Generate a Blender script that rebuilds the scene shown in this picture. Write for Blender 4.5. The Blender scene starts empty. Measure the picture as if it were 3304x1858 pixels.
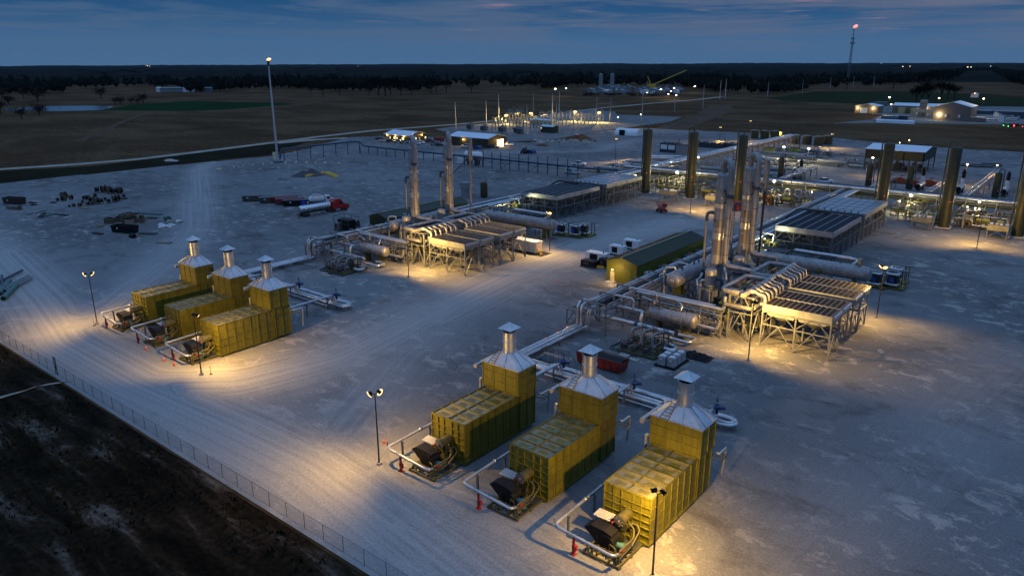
import bpy, math, random
import numpy as np
from mathutils import Vector, Matrix, noise
R_ = random.Random(7)
SC = bpy.context.scene
COL = SC.collection
PI = math.pi
rad = math.radians

# ------------------------------------------------------------------ camera
CAM_H = 45.0
F_PX, YAW, ROLL, HZ, IW, IH = 2375.3, rad(38.92), -0.003, 199.0, 3304.0, 1858.0
PITCH = math.atan((IH/2-HZ)/F_PX)
_cp, _sp, _cr, _sr, _cy, _sy = math.cos(PITCH), math.sin(PITCH), math.cos(ROLL), math.sin(ROLL), math.cos(YAW), math.sin(YAW)
_yawM = Matrix(((_cy, -_sy, 0), (_sy, _cy, 0), (0, 0, 1)))
_rt, _up, AX_F = Vector((1, 0, 0)), Vector((0, _sp, _cp)), _yawM @ Vector((0, _cp, -_sp))
AX_R = _yawM @ (_cr*_rt + _sr*_up)
AX_U = _yawM @ (-_sr*_rt + _cr*_up)
cam_d = bpy.data.cameras.new("camera")
cam = bpy.data.objects.new("camera", cam_d)
COL.objects.link(cam)
cam_d.sensor_width = 36.0
cam_d.lens = 36.0*F_PX/IW
cam_d.clip_start, cam_d.clip_end = 0.5, 40000.0
cam.matrix_world = Matrix(((AX_R.x, AX_U.x, -AX_F.x, 0), (AX_R.y, AX_U.y, -AX_F.y, 0), (AX_R.z, AX_U.z, -AX_F.z, CAM_H), (0, 0, 0, 1)))
SC.camera = cam

def G(x, y, z=0.0):
    """point of the horizontal plane z seen at photo position x, y (survey helper used to read real positions off the photograph)"""
    d = AX_F*F_PX + AX_R*(x-IW/2) - AX_U*(y-IH/2)
    t = (z-CAM_H)/d.z
    return Vector((d.x*t, d.y*t, z))
def zf(ox, oy, s): return lambda x, y, z=0.0: G(ox+x/s, oy+y/s, z)

# ------------------------------------------------------------------ world (dusk sky with thin cloud bands)
W = bpy.data.worlds.new("World"); SC.world = W; W.use_nodes = True
nt = W.node_tree; nt.nodes.clear()
def nn(nt, t, **kw):
    n = nt.nodes.new(t)
    for k, v in kw.items():
        if k == 'i':
            for a, b in v.items(): n.inputs[a].default_value = b
        else: setattr(n, k, v)
    return n
def ramp(nt, stops, interp='LINEAR'):
    n = nt.nodes.new('ShaderNodeValToRGB'); n.color_ramp.interpolation = interp
    e = n.color_ramp.elements
    while len(e) < len(stops): e.new(0.5)
    for i, (p, c) in enumerate(stops):
        e[i].position = p; e[i].color = (c[0], c[1], c[2], 1) if hasattr(c, '__len__') else (c, c, c, 1)
    return n
def mixrgb(nt, fac, a, b, mode='MIX'):
    n = nt.nodes.new('ShaderNodeMix'); n.data_type = 'RGBA'; n.blend_type = mode
    for idx, v in ((0, fac), (6, a), (7, b)):
        if hasattr(v, 'is_linked') or hasattr(v, 'links'): nt.links.new(v, n.inputs[idx])
        elif idx == 0: n.inputs[0].default_value = v
        else: n.inputs[idx].default_value = (v[0], v[1], v[2], 1)
    return n.outputs[2]
def mth(nt, op, a, b=None, clamp=False):
    n = nt.nodes.new('ShaderNodeMath'); n.operation = op; n.use_clamp = clamp
    for i, v in enumerate((a, b)):
        if v is None: continue
        if hasattr(v, 'links'): nt.links.new(v, n.inputs[i])
        else: n.inputs[i].default_value = v
    return n.outputs[0]
L = nt.links.new
tc = nn(nt, 'ShaderNodeTexCoord'); sep = nn(nt, 'ShaderNodeSeparateXYZ'); L(tc.outputs['Generated'], sep.inputs[0])
grad = ramp(nt, [(0.0, (.062, .140, .270)), (.025, (.056, .136, .272)), (.055, (.024, .092, .215)), (.085, (.012, .070, .190)), (.25, (.13, .28, .60)), (1.0, (.325, .565, 1.04))])
L(sep.outputs[2], grad.inputs[0])
mp = nn(nt, 'ShaderNodeMapping'); mp.inputs['Scale'].default_value = (4.2, 4.2, 62.0); L(tc.outputs['Generated'], mp.inputs[0])
n1 = nn(nt, 'ShaderNodeTexNoise', i={'Scale': 1.0, 'Detail': 8.0, 'Roughness': .62, 'Distortion': .7}); L(mp.outputs[0], n1.inputs['Vector'])
mp2 = nn(nt, 'ShaderNodeMapping'); mp2.inputs['Scale'].default_value = (7, 7, 120.0); mp2.inputs['Location'].default_value = (3, 1, 2); L(tc.outputs['Generated'], mp2.inputs[0])
n2 = nn(nt, 'ShaderNodeTexNoise', i={'Scale': 1.0, 'Detail': 5.0, 'Roughness': .6}); L(mp2.outputs[0], n2.inputs['Vector'])
cm = ramp(nt, [(.40, 0.0), (.52, .55), (.66, 1.0)]); L(n1.outputs[0], cm.inputs[0])
cm2 = ramp(nt, [(.62, 0.0), (.74, 1.0)]); L(n2.outputs[0], cm2.inputs[0])
# cloud undersides: greyer blue, catching some pink towards +y (the afterglow)
glow = mth(nt, 'MULTIPLY_ADD', sep.outputs[1], 1.0, True)
pinkside = ramp(nt, [(.55, 0.0), (.95, 1.0)]); L(sep.outputs[1], pinkside.inputs[0])
elev = ramp(nt, [(.006, 0.0), (.02, .6), (.05, 1.0), (.12, 1.0), (.25, .3)]); L(sep.outputs[2], elev.inputs[0])
ccol = mixrgb(nt, pinkside.outputs[0], (.070, .130, .235), (.115, .145, .232))
f1 = mth(nt, 'MULTIPLY', cm.outputs[0], elev.outputs[0])
skyc = mixrgb(nt, f1, grad.outputs[0], ccol)
el2 = ramp(nt, [(.028, 0.0), (.04, 1.0), (.085, 1.0), (.1, 0.0)]); L(sep.outputs[2], el2.inputs[0])
f2 = mth(nt, 'MULTIPLY', mth(nt, 'MULTIPLY', cm2.outputs[0], el2.outputs[0]), mth(nt, 'ADD', mth(nt, 'MULTIPLY', pinkside.outputs[0], .65), .08))
skyc = mixrgb(nt, f2, skyc, (.40, .24, .30))
bg = nn(nt, 'ShaderNodeBackground'); bg.inputs[1].default_value = 1.0
L(skyc, bg.inputs[0]); wo = nn(nt, 'ShaderNodeOutputWorld'); L(bg.outputs[0], wo.inputs[0])

SC.view_settings.view_transform = 'Standard'; SC.view_settings.look = 'None'
SC.view_settings.exposure = 0.0; SC.view_settings.gamma = 1.0
SC.cycles.use_denoising = True
SC.cycles.max_bounces = 6; SC.cycles.diffuse_bounces = 2; SC.cycles.glossy_bounces = 3; SC.cycles.transparent_max_bounces = 12
SC.cycles.sample_clamp_indirect = 4.0
SC.cycles.caustics_reflective = False; SC.cycles.caustics_refractive = False
LAMP = (1.0, .565, .13)
LAMP_COOL = (1.0, .82, .40)

# ------------------------------------------------------------------ materials
MATS = {}
def mat(name, col, rough=.6, metal=0.0, var=.25, scale=1.5, bump=0.0, bscale=8.0, coord='Object', dark=None, stretch=None, spec=.5, rnd=0.0):
    """procedural paint / metal: two noises break up the colour, an optional bump roughens it"""
    if name in MATS: return MATS[name]
    m = bpy.data.materials.new(name); m.use_nodes = True; nt = m.node_tree; L = nt.links.new
    b = nt.nodes['Principled BSDF']; b.inputs['Metallic'].default_value = metal
    b.inputs['Specular IOR Level'].default_value = spec
    tc = nn(nt, 'ShaderNodeTexCoord'); mp = nn(nt, 'ShaderNodeMapping'); L(tc.outputs[coord], mp.inputs[0])
    if stretch: mp.inputs['Scale'].default_value = stretch
    n = nn(nt, 'ShaderNodeTexNoise', i={'Scale': scale, 'Detail': 5.0, 'Roughness': .65}); L(mp.outputs[0], n.inputs['Vector'])
    d = dark or tuple(c*(1-var*1.6) for c in col)
    r = ramp(nt, [(.3, d), (.52, col), (.72, tuple(min(1, c*(1+var*.6)) for c in col))]); L(n.outputs[0], r.inputs[0])
    cout = r.outputs[0]
    if rnd:  # every object weathers a little differently
        oi = nn(nt, 'ShaderNodeObjectInfo'); rm = nn(nt, 'ShaderNodeMapRange', i={'To Min': 1-rnd, 'To Max': 1+rnd}); L(oi.outputs['Random'], rm.inputs[0])
        ns = nn(nt, 'ShaderNodeTexNoise', i={'Scale': 2.2, 'Detail': 4.0, 'Roughness': .6}); mq = nn(nt, 'ShaderNodeMapping'); mq.inputs['Scale'].default_value = (1.6, 1.6, .12); L(tc.outputs[coord], mq.inputs[0]); L(mq.outputs[0], ns.inputs['Vector'])
        st = nn(nt, 'ShaderNodeMapRange', i={'From Min': .42, 'From Max': .62, 'To Min': 1.0, 'To Max': .66 if metal < .5 else .93}); L(ns.outputs[0], st.inputs[0])
        cout = mixrgb(nt, 1.0, cout, mth(nt, 'MULTIPLY', rm.outputs[0], st.outputs[0]), 'MULTIPLY')
    L(cout, b.inputs['Base Color'])
    rr = nn(nt, 'ShaderNodeMapRange', i={'From Min': .3, 'From Max': .7, 'To Min': max(.05, rough-.12), 'To Max': min(1, rough+.12)})
    L(n.outputs[0], rr.inputs[0]); L(rr.outputs[0], b.inputs['Roughness'])
    if bump:
        n2 = nn(nt, 'ShaderNodeTexNoise', i={'Scale': bscale, 'Detail': 3.0}); L(mp.outputs[0], n2.inputs['Vector'])
        bp = nn(nt, 'ShaderNodeBump', i={'Strength': bump, 'Distance': .1}); L(n2.outputs[0], bp.inputs['Height']); L(bp.outputs[0], b.inputs['Normal'])
    MATS[name] = m; return m
def emis(name, col, s):
    if name in MATS: return MATS[name]
    m = bpy.data.materials.new(name); m.use_nodes = True; nt = m.node_tree
    b = nt.nodes['Principled BSDF']; b.inputs['Base Color'].default_value = (.8, .8, .8, 1)
    b.inputs['Emission Color'].default_value = (*col, 1); b.inputs['Emission Strength'].default_value = s
    m.cycles.emission_sampling = 'NONE'
    MATS[name] = m; return m
OLIVE = mat('olive_paint', (.110, .101, .005), .5, var=.14, scale=.5, rnd=.14)
OLIVE_TOP = mat('olive_worn_sheen', (0.186, 0.1767, 0.1054), .34, metal=.15, var=.28, scale=.5, dark=(0.1116, 0.1054, 0.0434))  # worn olive, with the pale reflection off the roofs put into its colour
OLIVE_DK = mat('olive_dark', (0.033, 0.03, 0.006), .5, var=.2)
OLIVE_STEEL = mat('olive_steel', (0.062, 0.057, 0.0161), .55, var=.2)
GREEN_WALL = mat('green_cladding', (0.024, 0.0264, 0.0072), .55, var=.15)
LIME_WALL = mat('lime_cladding', (0.0845, 0.0975, 0.0065), .55, var=.12)
GALV = mat('galvanised_sheet', (.50, .52, .54), .38, metal=.75, var=.16, scale=.6, bump=.04, bscale=2, rnd=.08)
JACKET = mat('aluminium_jacket', (.50, .50, .50), .34, metal=.75, var=.18, scale=.7, bump=.05, bscale=3)
JACKET_M = mat('aluminium_jacket_matt', (.30, .295, .29), .46, metal=.45, var=.22, scale=.5, bump=.05, bscale=3, rnd=.1)
JACKET_D = mat('jacket_dark', (0.216, 0.204, 0.2), .5, metal=.55, var=.25, scale=.5)
STEEL = mat('blue_grey_steel', (0.1275, 0.1462, 0.1613), .5, metal=.3, var=.25)
STEEL_DK = mat('dark_steel', (0.042, 0.049, 0.056), .5, metal=.3, var=.3)
STEEL_LT = mat('light_steel', (0.1875, 0.1988, 0.1988), .5, metal=.35, var=.2)
BLUE_STEEL = mat('deep_blue_steel', (0.0263, 0.0562, 0.09), .5, metal=.2, var=.3)
BLACK = mat('black_paint', (.008, .008, .009), .6, var=.3, spec=.2)
POLE = mat('pole_paint', (.02, .018, .016), .5, var=.2)
RED = mat('red_paint', (0.294, 0.0126, 0.0098), .45, var=.2)
RED_DK = mat('dark_red_paint', (0.112, 0.0084, 0.0084), .5, var=.25)
ORANGE = mat('orange_plastic', (0.6, 0.08, 0.012), .5, var=.15)
ORANGE_DK = mat('orange_red_paint', (0.385, 0.063, 0.014), .5, var=.2)
YELLOW = mat('yellow_paint', (.62, .36, .02), .5, var=.15)
BLUE = mat('blue_valve_paint', (.012, .028, .10), .4, var=.2)
BLUE_T = mat('blue_tarp', (0.0084, 0.035, 0.119), .6, var=.3)
WHITE = mat('white_paint', (.66, .66, .66), .45, var=.1, scale=.8)
WHITE_ROOF = mat('white_roof', (.62, .66, .70), .4, metal=.2, var=.08, scale=.2)
CONC = mat('concrete', (0.36, 0.3375, 0.3075), .85, var=.2, bump=.1)
RUBBER = mat('rubber', (.014, .014, .014), .8, var=.3)
GLASS_D = mat('dark_glass', (.01, .012, .015), .1, var=.1)
WOOD = mat('weathered_timber', (0.09, 0.057, 0.03), .8, var=.4, scale=3)
WOOD_LT = mat('pale_timber', (0.238, 0.189, 0.126), .8, var=.3, scale=3)
RUST = mat('rusty_steel', (0.033, 0.0204, 0.0156), .8, var=.4, scale=2)
GREENPIPE = mat('green_pipe_coating', (0.028, 0.105, 0.084), .45, var=.2)
TAN = mat('tan_cladding', (0.195, 0.1365, 0.0813), .6, var=.1)
BROWNWALL = mat('brown_cladding', (0.143, 0.1073, 0.0878), .6, var=.1)
PLASTIC = mat('white_plastic', (.60, .60, .58), .5, var=.1)
GREY = mat('grey_paint', (0.1875, 0.195, 0.2025), .5, var=.15)
GREY_FIN = mat('grey_louvre', (.30, .32, .33), .45, metal=.4, var=.2)
FIN_BLACK = mat('black_fin_tubes', (0.0084, 0.0105, 0.0147), .7, spec=.15, var=.4, scale=1, stretch=(1, 8, 1))
FIN_BROWN = mat('fin_tubes', (0.021, 0.0161, 0.014), .8, var=.35, scale=2, spec=.1)
CHROME = mat('polished_tank', (.62, .62, .64), .22, metal=.95, var=.1)
BULB = emis('lamp_glow', (1.0, .58, .17), 2.8)
BULB_COOL = emis('lamp_glow_cool', (1.0, .88, .55), 4.0)
BULB_SM = emis('lamp_glow_small', (1.0, .74, .34), 2.2)
WINLIT = emis('lit_window', (1.0, .74, .36), 1.1)
FLAME = emis('flame', (1.0, .42, .10), 2.4)
FLAME_R = emis('flame_red', (1.0, .18, .11), 2.0)
REDLIGHT = emis('red_light', (1.0, .02, .02), 6.0)
GREENLIGHT = emis('green_light', (.05, 1.0, .15), 6.0)

KIDS = {}
# ------------------------------------------------------------------ mesh builder
class MB:
    def __init__(s): s.v = []; s.f = []; s.s = []; s.T = None
    def add(s, vs, fs, sm=False):
        o = len(s.v)
        if s.T is not None: vs = [s.T @ Vector(p) for p in vs]
        s.v.extend([tuple(p) for p in vs])
        for f in fs:
            s.f.append(tuple(i+o for i in f)); s.s.append(sm)
        return s
    def box(s, x0, y0, z0, x1, y1, z1):
        return s.add([(x0, y0, z0), (x1, y0, z0), (x1, y1, z0), (x0, y1, z0), (x0, y0, z1), (x1, y0, z1), (x1, y1, z1), (x0, y1, z1)],
              [(3, 2, 1, 0), (4, 5, 6, 7), (0, 1, 5, 4), (1, 2, 6, 5), (2, 3, 7, 6), (3, 0, 4, 7)])
    def cb(s, c, d, rz=0.0, rx=0.0, ry=0.0):
        M = Matrix.Translation(c) @ Matrix.Rotation(rz, 4, 'Z') @ Matrix.Rotation(ry, 4, 'Y') @ Matrix.Rotation(rx, 4, 'X')
        x, y, z = d[0]/2, d[1]/2, d[2]/2
        vs = [M @ Vector(p) for p in ((-x, -y, -z), (x, -y, -z), (x, y, -z), (-x, y, -z), (-x, -y, z), (x, -y, z), (x, y, z), (-x, y, z))]
        return s.add(vs, [(3, 2, 1, 0), (4, 5, 6, 7), (0, 1, 5, 4), (1, 2, 6, 5), (2, 3, 7, 6), (3, 0, 4, 7)])
    def bar(s, p, q, w=.15, h=None):
        p, q = Vector(p), Vector(q); d = q-p; l = d.length
        if l < 1e-6: return s
        d /= l; up = Vector((0, 0, 1)) if abs(d.z) < .95 else Vector((0, 1, 0))
        a = d.cross(up).normalized()*(w/2); b = a.cross(d).normalized()*((h or w)/2)
        vs = [p-a-b, p+a-b, p+a+b, p-a+b, q-a-b, q+a-b, q+a+b, q-a+b]
        return s.add(vs, [(0, 1, 2, 3), (7, 6, 5, 4), (0, 4, 5, 1), (1, 5, 6, 2), (2, 6, 7, 3), (3, 7, 4, 0)])
    def tube(s, pts, r, n=8, bend=None, caps=True):
        pts = [Vector(p) for p in pts]
        if bend is None: bend = r*2.6
        path = [pts[0]]
        for i in range(1, len(pts)-1):
            a, b, c = pts[i-1], pts[i], pts[i+1]
            u, w = (a-b), (c-b); lu, lw = u.length, w.length
            k = min(bend, lu*.48, lw*.48)
            if u.normalized().dot(w.normalized()) < -.999: path.append(b); continue
            p0, p1 = b+u.normalized()*k, b+w.normalized()*k
            for t in (0, .25, .5, .75, 1): path.append(p0*(1-t)**2+b*2*t*(1-t)+p1*t*t)
        path.append(pts[-1])
        rs = r if hasattr(r, '__len__') else None
        d0 = (path[1]-path[0]).normalized(); up = Vector((0, 0, 1)) if abs(d0.z) < .9 else Vector((1, 0, 0))
        a = d0.cross(up).normalized(); vs = []; fs = []
        for i, p in enumerate(path):
            d = (path[min(i+1, len(path)-1)]-path[max(i-1, 0)]).normalized()
            a = (a-d*a.dot(d))
            a = a.normalized() if a.length > 1e-6 else d.orthogonal().normalized()
            b = d.cross(a)
            for k in range(n):
                t = 2*PI*k/n; vs.append(p+(a*math.cos(t)+b*math.sin(t))*r)
        for i in range(len(path)-1):
            for k in range(n):
                fs.append((i*n+k, i*n+(k+1) % n, (i+1)*n+(k+1) % n, (i+1)*n+k))
        s.add(vs, fs, True)
        if caps:
            m = (len(path)-1)*n
            s.add([vs[k] for k in range(n)], [tuple(range(n-1, -1, -1))]); s.add([vs[m+k] for k in range(n)], [tuple(range(n))])
        return s
    def cyl(s, p, q, r, r2=None, n=12, caps=True):
        p, q = Vector(p), Vector(q); d = (q-p).normalized(); r2 = r if r2 is None else r2
        up = Vector((0, 0, 1)) if abs(d.z) < .9 else Vector((1, 0, 0))
        a = d.cross(up).normalized(); b = d.cross(a)
        vs = [c+(a*math.cos(2*PI*k/n)+b*math.sin(2*PI*k/n))*rr for c, rr in ((p, r), (q, r2)) for k in range(n)]
        s.add(vs, [(k, k+n, (k+1) % n+n, (k+1) % n) for k in range(n)], True)
        if caps:
            s.add(vs[:n], [tuple(range(n))]); s.add(vs[n:], [tuple(range(n-1, -1, -1))])
        return s
    def lathe(s, c, axis, prof, n=20):
        """prof: (distance along axis, radius)"""
        c = Vector(c); d = Vector(axis).normalized(); up = Vector((0, 0, 1)) if abs(d.z) < .9 else Vector((1, 0, 0))
        a = d.cross(up).normalized(); b = d.cross(a); m = len(prof)
        vs = [c+d*h+(a*math.cos(2*PI*k/n)+b*math.sin(2*PI*k/n))*max(r, .001) for h, r in prof for k in range(n)]
        return s.add(vs, [(i*n+k, (i+1)*n+k, (i+1)*n+(k+1) % n, i*n+(k+1) % n) for i in range(m-1) for k in range(n)], True)
    def vessel(s, p, q, r, n=20, k=.5):
        """cylinder with elliptical heads from p to q (tangent lines)"""
        p, q = Vector(p), Vector(q); l = (q-p).length
        pr = [(-r*k*math.cos(t), r*math.sin(t)) for t in (0, .26, .52, .79, 1.05, 1.31)]
        return s.lathe(p, q-p, pr+[(0, r), (l, r)]+[(l+r*k*math.cos(t), r*math.sin(t)) for t in (1.31, 1.05, .79, .52, .26, 0)], n)
    def prism(s, poly, z0, z1):
        n = len(poly)
        return s.add([(x, y, z0) for x, y in poly]+[(x, y, z1) for x, y in poly],
              [tuple(range(n-1, -1, -1)), tuple(range(n, 2*n))]+[(i, (i+1) % n, (i+1) % n+n, i+n) for i in range(n)])
    def prof(s, poly, a, b, axis='y'):
        """extrude a polygon (u,z) along x or y from a to b"""
        n = len(poly)
        if axis == 'y': vs = [(u, a, z) for u, z in poly]+[(u, b, z) for u, z in poly]
        else: vs = [(a, u, z) for u, z in poly]+[(b, u, z) for u, z in poly]
        return s.add(vs, [tuple(range(n)), tuple(range(2*n-1, n-1, -1))]+[(i+n, (i+1) % n+n, (i+1) % n, i) for i in range(n)])
    def build(s, name, m, parent=None, w=0):
        """w=1: the vertices are in world coordinates"""
        me = bpy.data.meshes.new(name)
        v = s.v
        if w and parent is not None:
            o = parent.location
            pp = parent.parent
            o = o+pp.location if pp is not None else o
            v = [(a-o.x, b-o.y, c-o.z) for a, b, c in v]
        me.from_pydata(v, [], s.f)
        me.polygons.foreach_set('use_smooth', s.s)
        me.materials.append(m); me.update()
        o = bpy.data.objects.new(name, me); COL.objects.link(o)
        if parent is not None: o.parent = parent; KIDS.setdefault(parent.name, []).append(o)
        return o

def tag(o, label=None, cat=None, group=None, kind=None):
    if label: o['label'] = label
    if cat: o['category'] = cat
    if group: o['group'] = group
    if kind: o['kind'] = kind
    return o
def thing(name, label, cat, loc=(0, 0, 0), rz=0.0, group=None):
    o = bpy.data.objects.new(name, None); COL.objects.link(o); o.empty_display_size = .5
    o.location = loc; o.rotation_euler = (0, 0, rz)
    return tag(o, label, cat, group)
def dup(root, loc, rz=0.0, label=None, group=None, sc=None):
    def cp(o, par):
        c = o.copy(); COL.objects.link(c)
        if par is not None: c.parent = par; KIDS.setdefault(par.name, []).append(c)
        for ch in list(KIDS.get(o.name, ())): cp(ch, c)
        return c
    r = cp(root, None); r.location = loc; r.rotation_euler = (0, 0, rz)
    if sc: r.scale = (sc, sc, sc) if not hasattr(sc, '__len__') else sc
    if label: r['label'] = label
    if group: r['group'] = group
    return r
def spot(parent, loc, aim, watts, size=140, blend=.35, col=LAMP, rr=.18):
    d = bpy.data.lights.new('floodlight', 'SPOT'); d.energy = watts; d.color = col
    d.spot_size = rad(size); d.spot_blend = blend; d.shadow_soft_size = rr
    o = bpy.data.objects.new('floodlight', d); COL.objects.link(o); o.parent = parent; o.location = loc; KIDS.setdefault(parent.name, []).append(o)
    o.rotation_euler = Vector(aim).to_track_quat('-Z', 'Y').to_euler()
    return o
def point(parent, loc, watts, col=LAMP, rr=.25):
    d = bpy.data.lights.new('bulb_light', 'POINT'); d.energy = watts; d.color = col; d.shadow_soft_size = rr
    o = bpy.data.objects.new('bulb_light', d); COL.objects.link(o); o.parent = parent; o.location = loc; KIDS.setdefault(parent.name, []).append(o)
    return o
# ------------------------------------------------------------------ ground, roads, water
def sheet(name, pts, z, m, kind='structure'):
    b = MB(); b.add([(p[0], p[1], z) for p in pts], [tuple(range(len(pts)))])
    o = b.build(name, m)
    if o.data.polygons[0].normal.z < 0: o.data.flip_normals()
    return tag(o, kind=kind)
def inpoly(x, y, poly):
    c = False; n = len(poly); j = n-1
    for i in range(n):
        a, b = poly[i], poly[j]
        if (a[1] > y) != (b[1] > y) and x < (b[0]-a[0])*(y-a[1])/(b[1]-a[1])+a[0]: c = not c
        j = i
    return c
def terrain_mat(name, stops, scale, fine, finew, stretch=(1, 1, 1), rough=.95, bump=.3, mid=None, alb=.62):
    m = bpy.data.materials.new(name); m.use_nodes = True; nt = m.node_tree; L = nt.links.new
    b = nt.nodes['Principled BSDF']; b.inputs['Roughness'].default_value = rough; b.inputs['Specular IOR Level'].default_value = .02
    g = nn(nt, 'ShaderNodeNewGeometry'); mp = nn(nt, 'ShaderNodeMapping'); L(g.outputs['Position'], mp.inputs[0]); mp.inputs['Scale'].default_value = stretch
    n1 = nn(nt, 'ShaderNodeTexNoise', i={'Scale': scale, 'Detail': 8.0, 'Roughness': .62, 'Distortion': .4}); L(mp.outputs[0], n1.inputs['Vector'])
    r = ramp(nt, [(p_, tuple(v*alb for v in c_)) for p_, c_ in stops]); L(n1.outputs[0], r.inputs[0])
    n2 = nn(nt, 'ShaderNodeTexNoise', i={'Scale': fine, 'Detail': 4.0, 'Roughness': .7}); L(g.outputs['Position'], n2.inputs['Vector'])
    mr = nn(nt, 'ShaderNodeMapRange', i={'From Min': .3, 'From Max': .7, 'To Min': 1-finew, 'To Max': 1+finew}); L(n2.outputs[0], mr.inputs[0])
    c = mixrgb(nt, 1.0, r.outputs[0], mr.outputs[0], 'MULTIPLY')
    L(c, b.inputs['Base Color'])
    bp = nn(nt, 'ShaderNodeBump', i={'Strength': bump, 'Distance': .3}); L(n2.outputs[0], bp.inputs['Height']); L(bp.outputs[0], b.inputs['Normal'])
    return m
FIELD = terrain_mat('dry_pasture', [(.30, (.060, .032, .014)), (.5, (.115, .066, .031)), (.60, (.165, .10, .052)), (.72, (.085, .064, .022))], .012, .35, .45, (1, 1.6, 1))
GREENF = terrain_mat('green_pasture', [(.3, (.006, .035, .008)), (.7, (.012, .055, .012))], .02, .4, .35)
GREENF2 = terrain_mat('dull_green_pasture', [(.3, (.018, .026, .008)), (.7, (.034, .046, .014))], .012, .2, .4)
DIRT = terrain_mat('bare_dirt', [(.3, (.11, .07, .045)), (.7, (.19, .125, .085))], .05, .8, .3)
ROADM = terrain_mat('limestone_road', [(.3, (.30, .26, .21)), (.7, (.46, .41, .34))], .1, .6, .25, alb=.8)
PAD = terrain_mat('crushed_stone_pad', [(.3, (.20, .20, .20)), (.7, (.30, .30, .30))], .05, .8, .2)
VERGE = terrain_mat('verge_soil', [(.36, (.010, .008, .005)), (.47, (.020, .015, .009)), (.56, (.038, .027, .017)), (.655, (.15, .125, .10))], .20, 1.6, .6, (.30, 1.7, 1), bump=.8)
GRASSD = terrain_mat('dark_grass', [(.3, (.014, .013, .006)), (.7, (.034, .031, .014))], .06, .6, .5)

fl = MB(); N = 96
fl.add([(12000*math.cos(2*PI*k/N), 12000*math.sin(2*PI*k/N), -.08) for k in range(N)], [tuple(range(N))]); tag(fl.build('ground', FIELD), kind='structure')

FL = zf(0, 0, 2.337); FM = zf(1100, 0, 2.337); FR = zf(2200, 0, 2.3333); ZS = zf(1450, 280, 3.22); S0 = zf(0, 0, 1); PP = zf(0, 0, .7797)
ZBG = zf(2700, 280, 4.265)

# gravel yard as a fine grid that carries the pattern of wheel tracks
YPOLY = [(-420, 36.4), (-338, 60), (-336, 98), (-334, 158), (-328, 213), (-340, 246), (-356, 268), (-372, 300), (-356, 332), (-300, 330), (-258, 345),
         (-236, 372)]+[tuple(S0(x, y).xy) for x, y in ((1880, 432), (1990, 418), (2080, 414), (2200, 420), (2380, 427), (2670, 443), (2800, 456), (3020, 476), (3304, 491), (3700, 520))]+[(90, 300), (90, 36.4)]
def polyl(pts, z=PP): return [z(*p) for p in pts]
TRACKS = [  # polyline, half-width, strength
    (polyl([(700, 380), (570, 392), (505, 425), (497, 500), (492, 570), (440, 640), (350, 705), (230, 790), (160, 860)]), 6.0, .85),
    (polyl([(-200, 560), (0, 640), (100, 760), (160, 860), (330, 965), (560, 1075), (760, 1180), (900, 1290), (1090, 1449), (1300, 1640)]), 8.5, 1.0),
    (polyl([(160, 860), (80, 700), (0, 590)]), 5, .5),
    (polyl([(330, 970), (600, 965), (860, 900), (1050, 800), (1260, 700), (1500, 610), (1700, 560)]), 8.5, .95),
    (polyl([(760, 1180), (880, 1040), (1000, 900), (1150, 780)]), 6, .6),
    (polyl([(1500, 1449), (1300, 1330), (1100, 1260), (900, 1220)]), 6, .5),
    (polyl([(2000, 1449), (2200, 1250), (2400, 1050), (2576, 900)]), 7, .25),
    (polyl([(1050, 395), (1200, 385), (1500, 380), (1600, 350)]), 5, .5),
]
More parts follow.
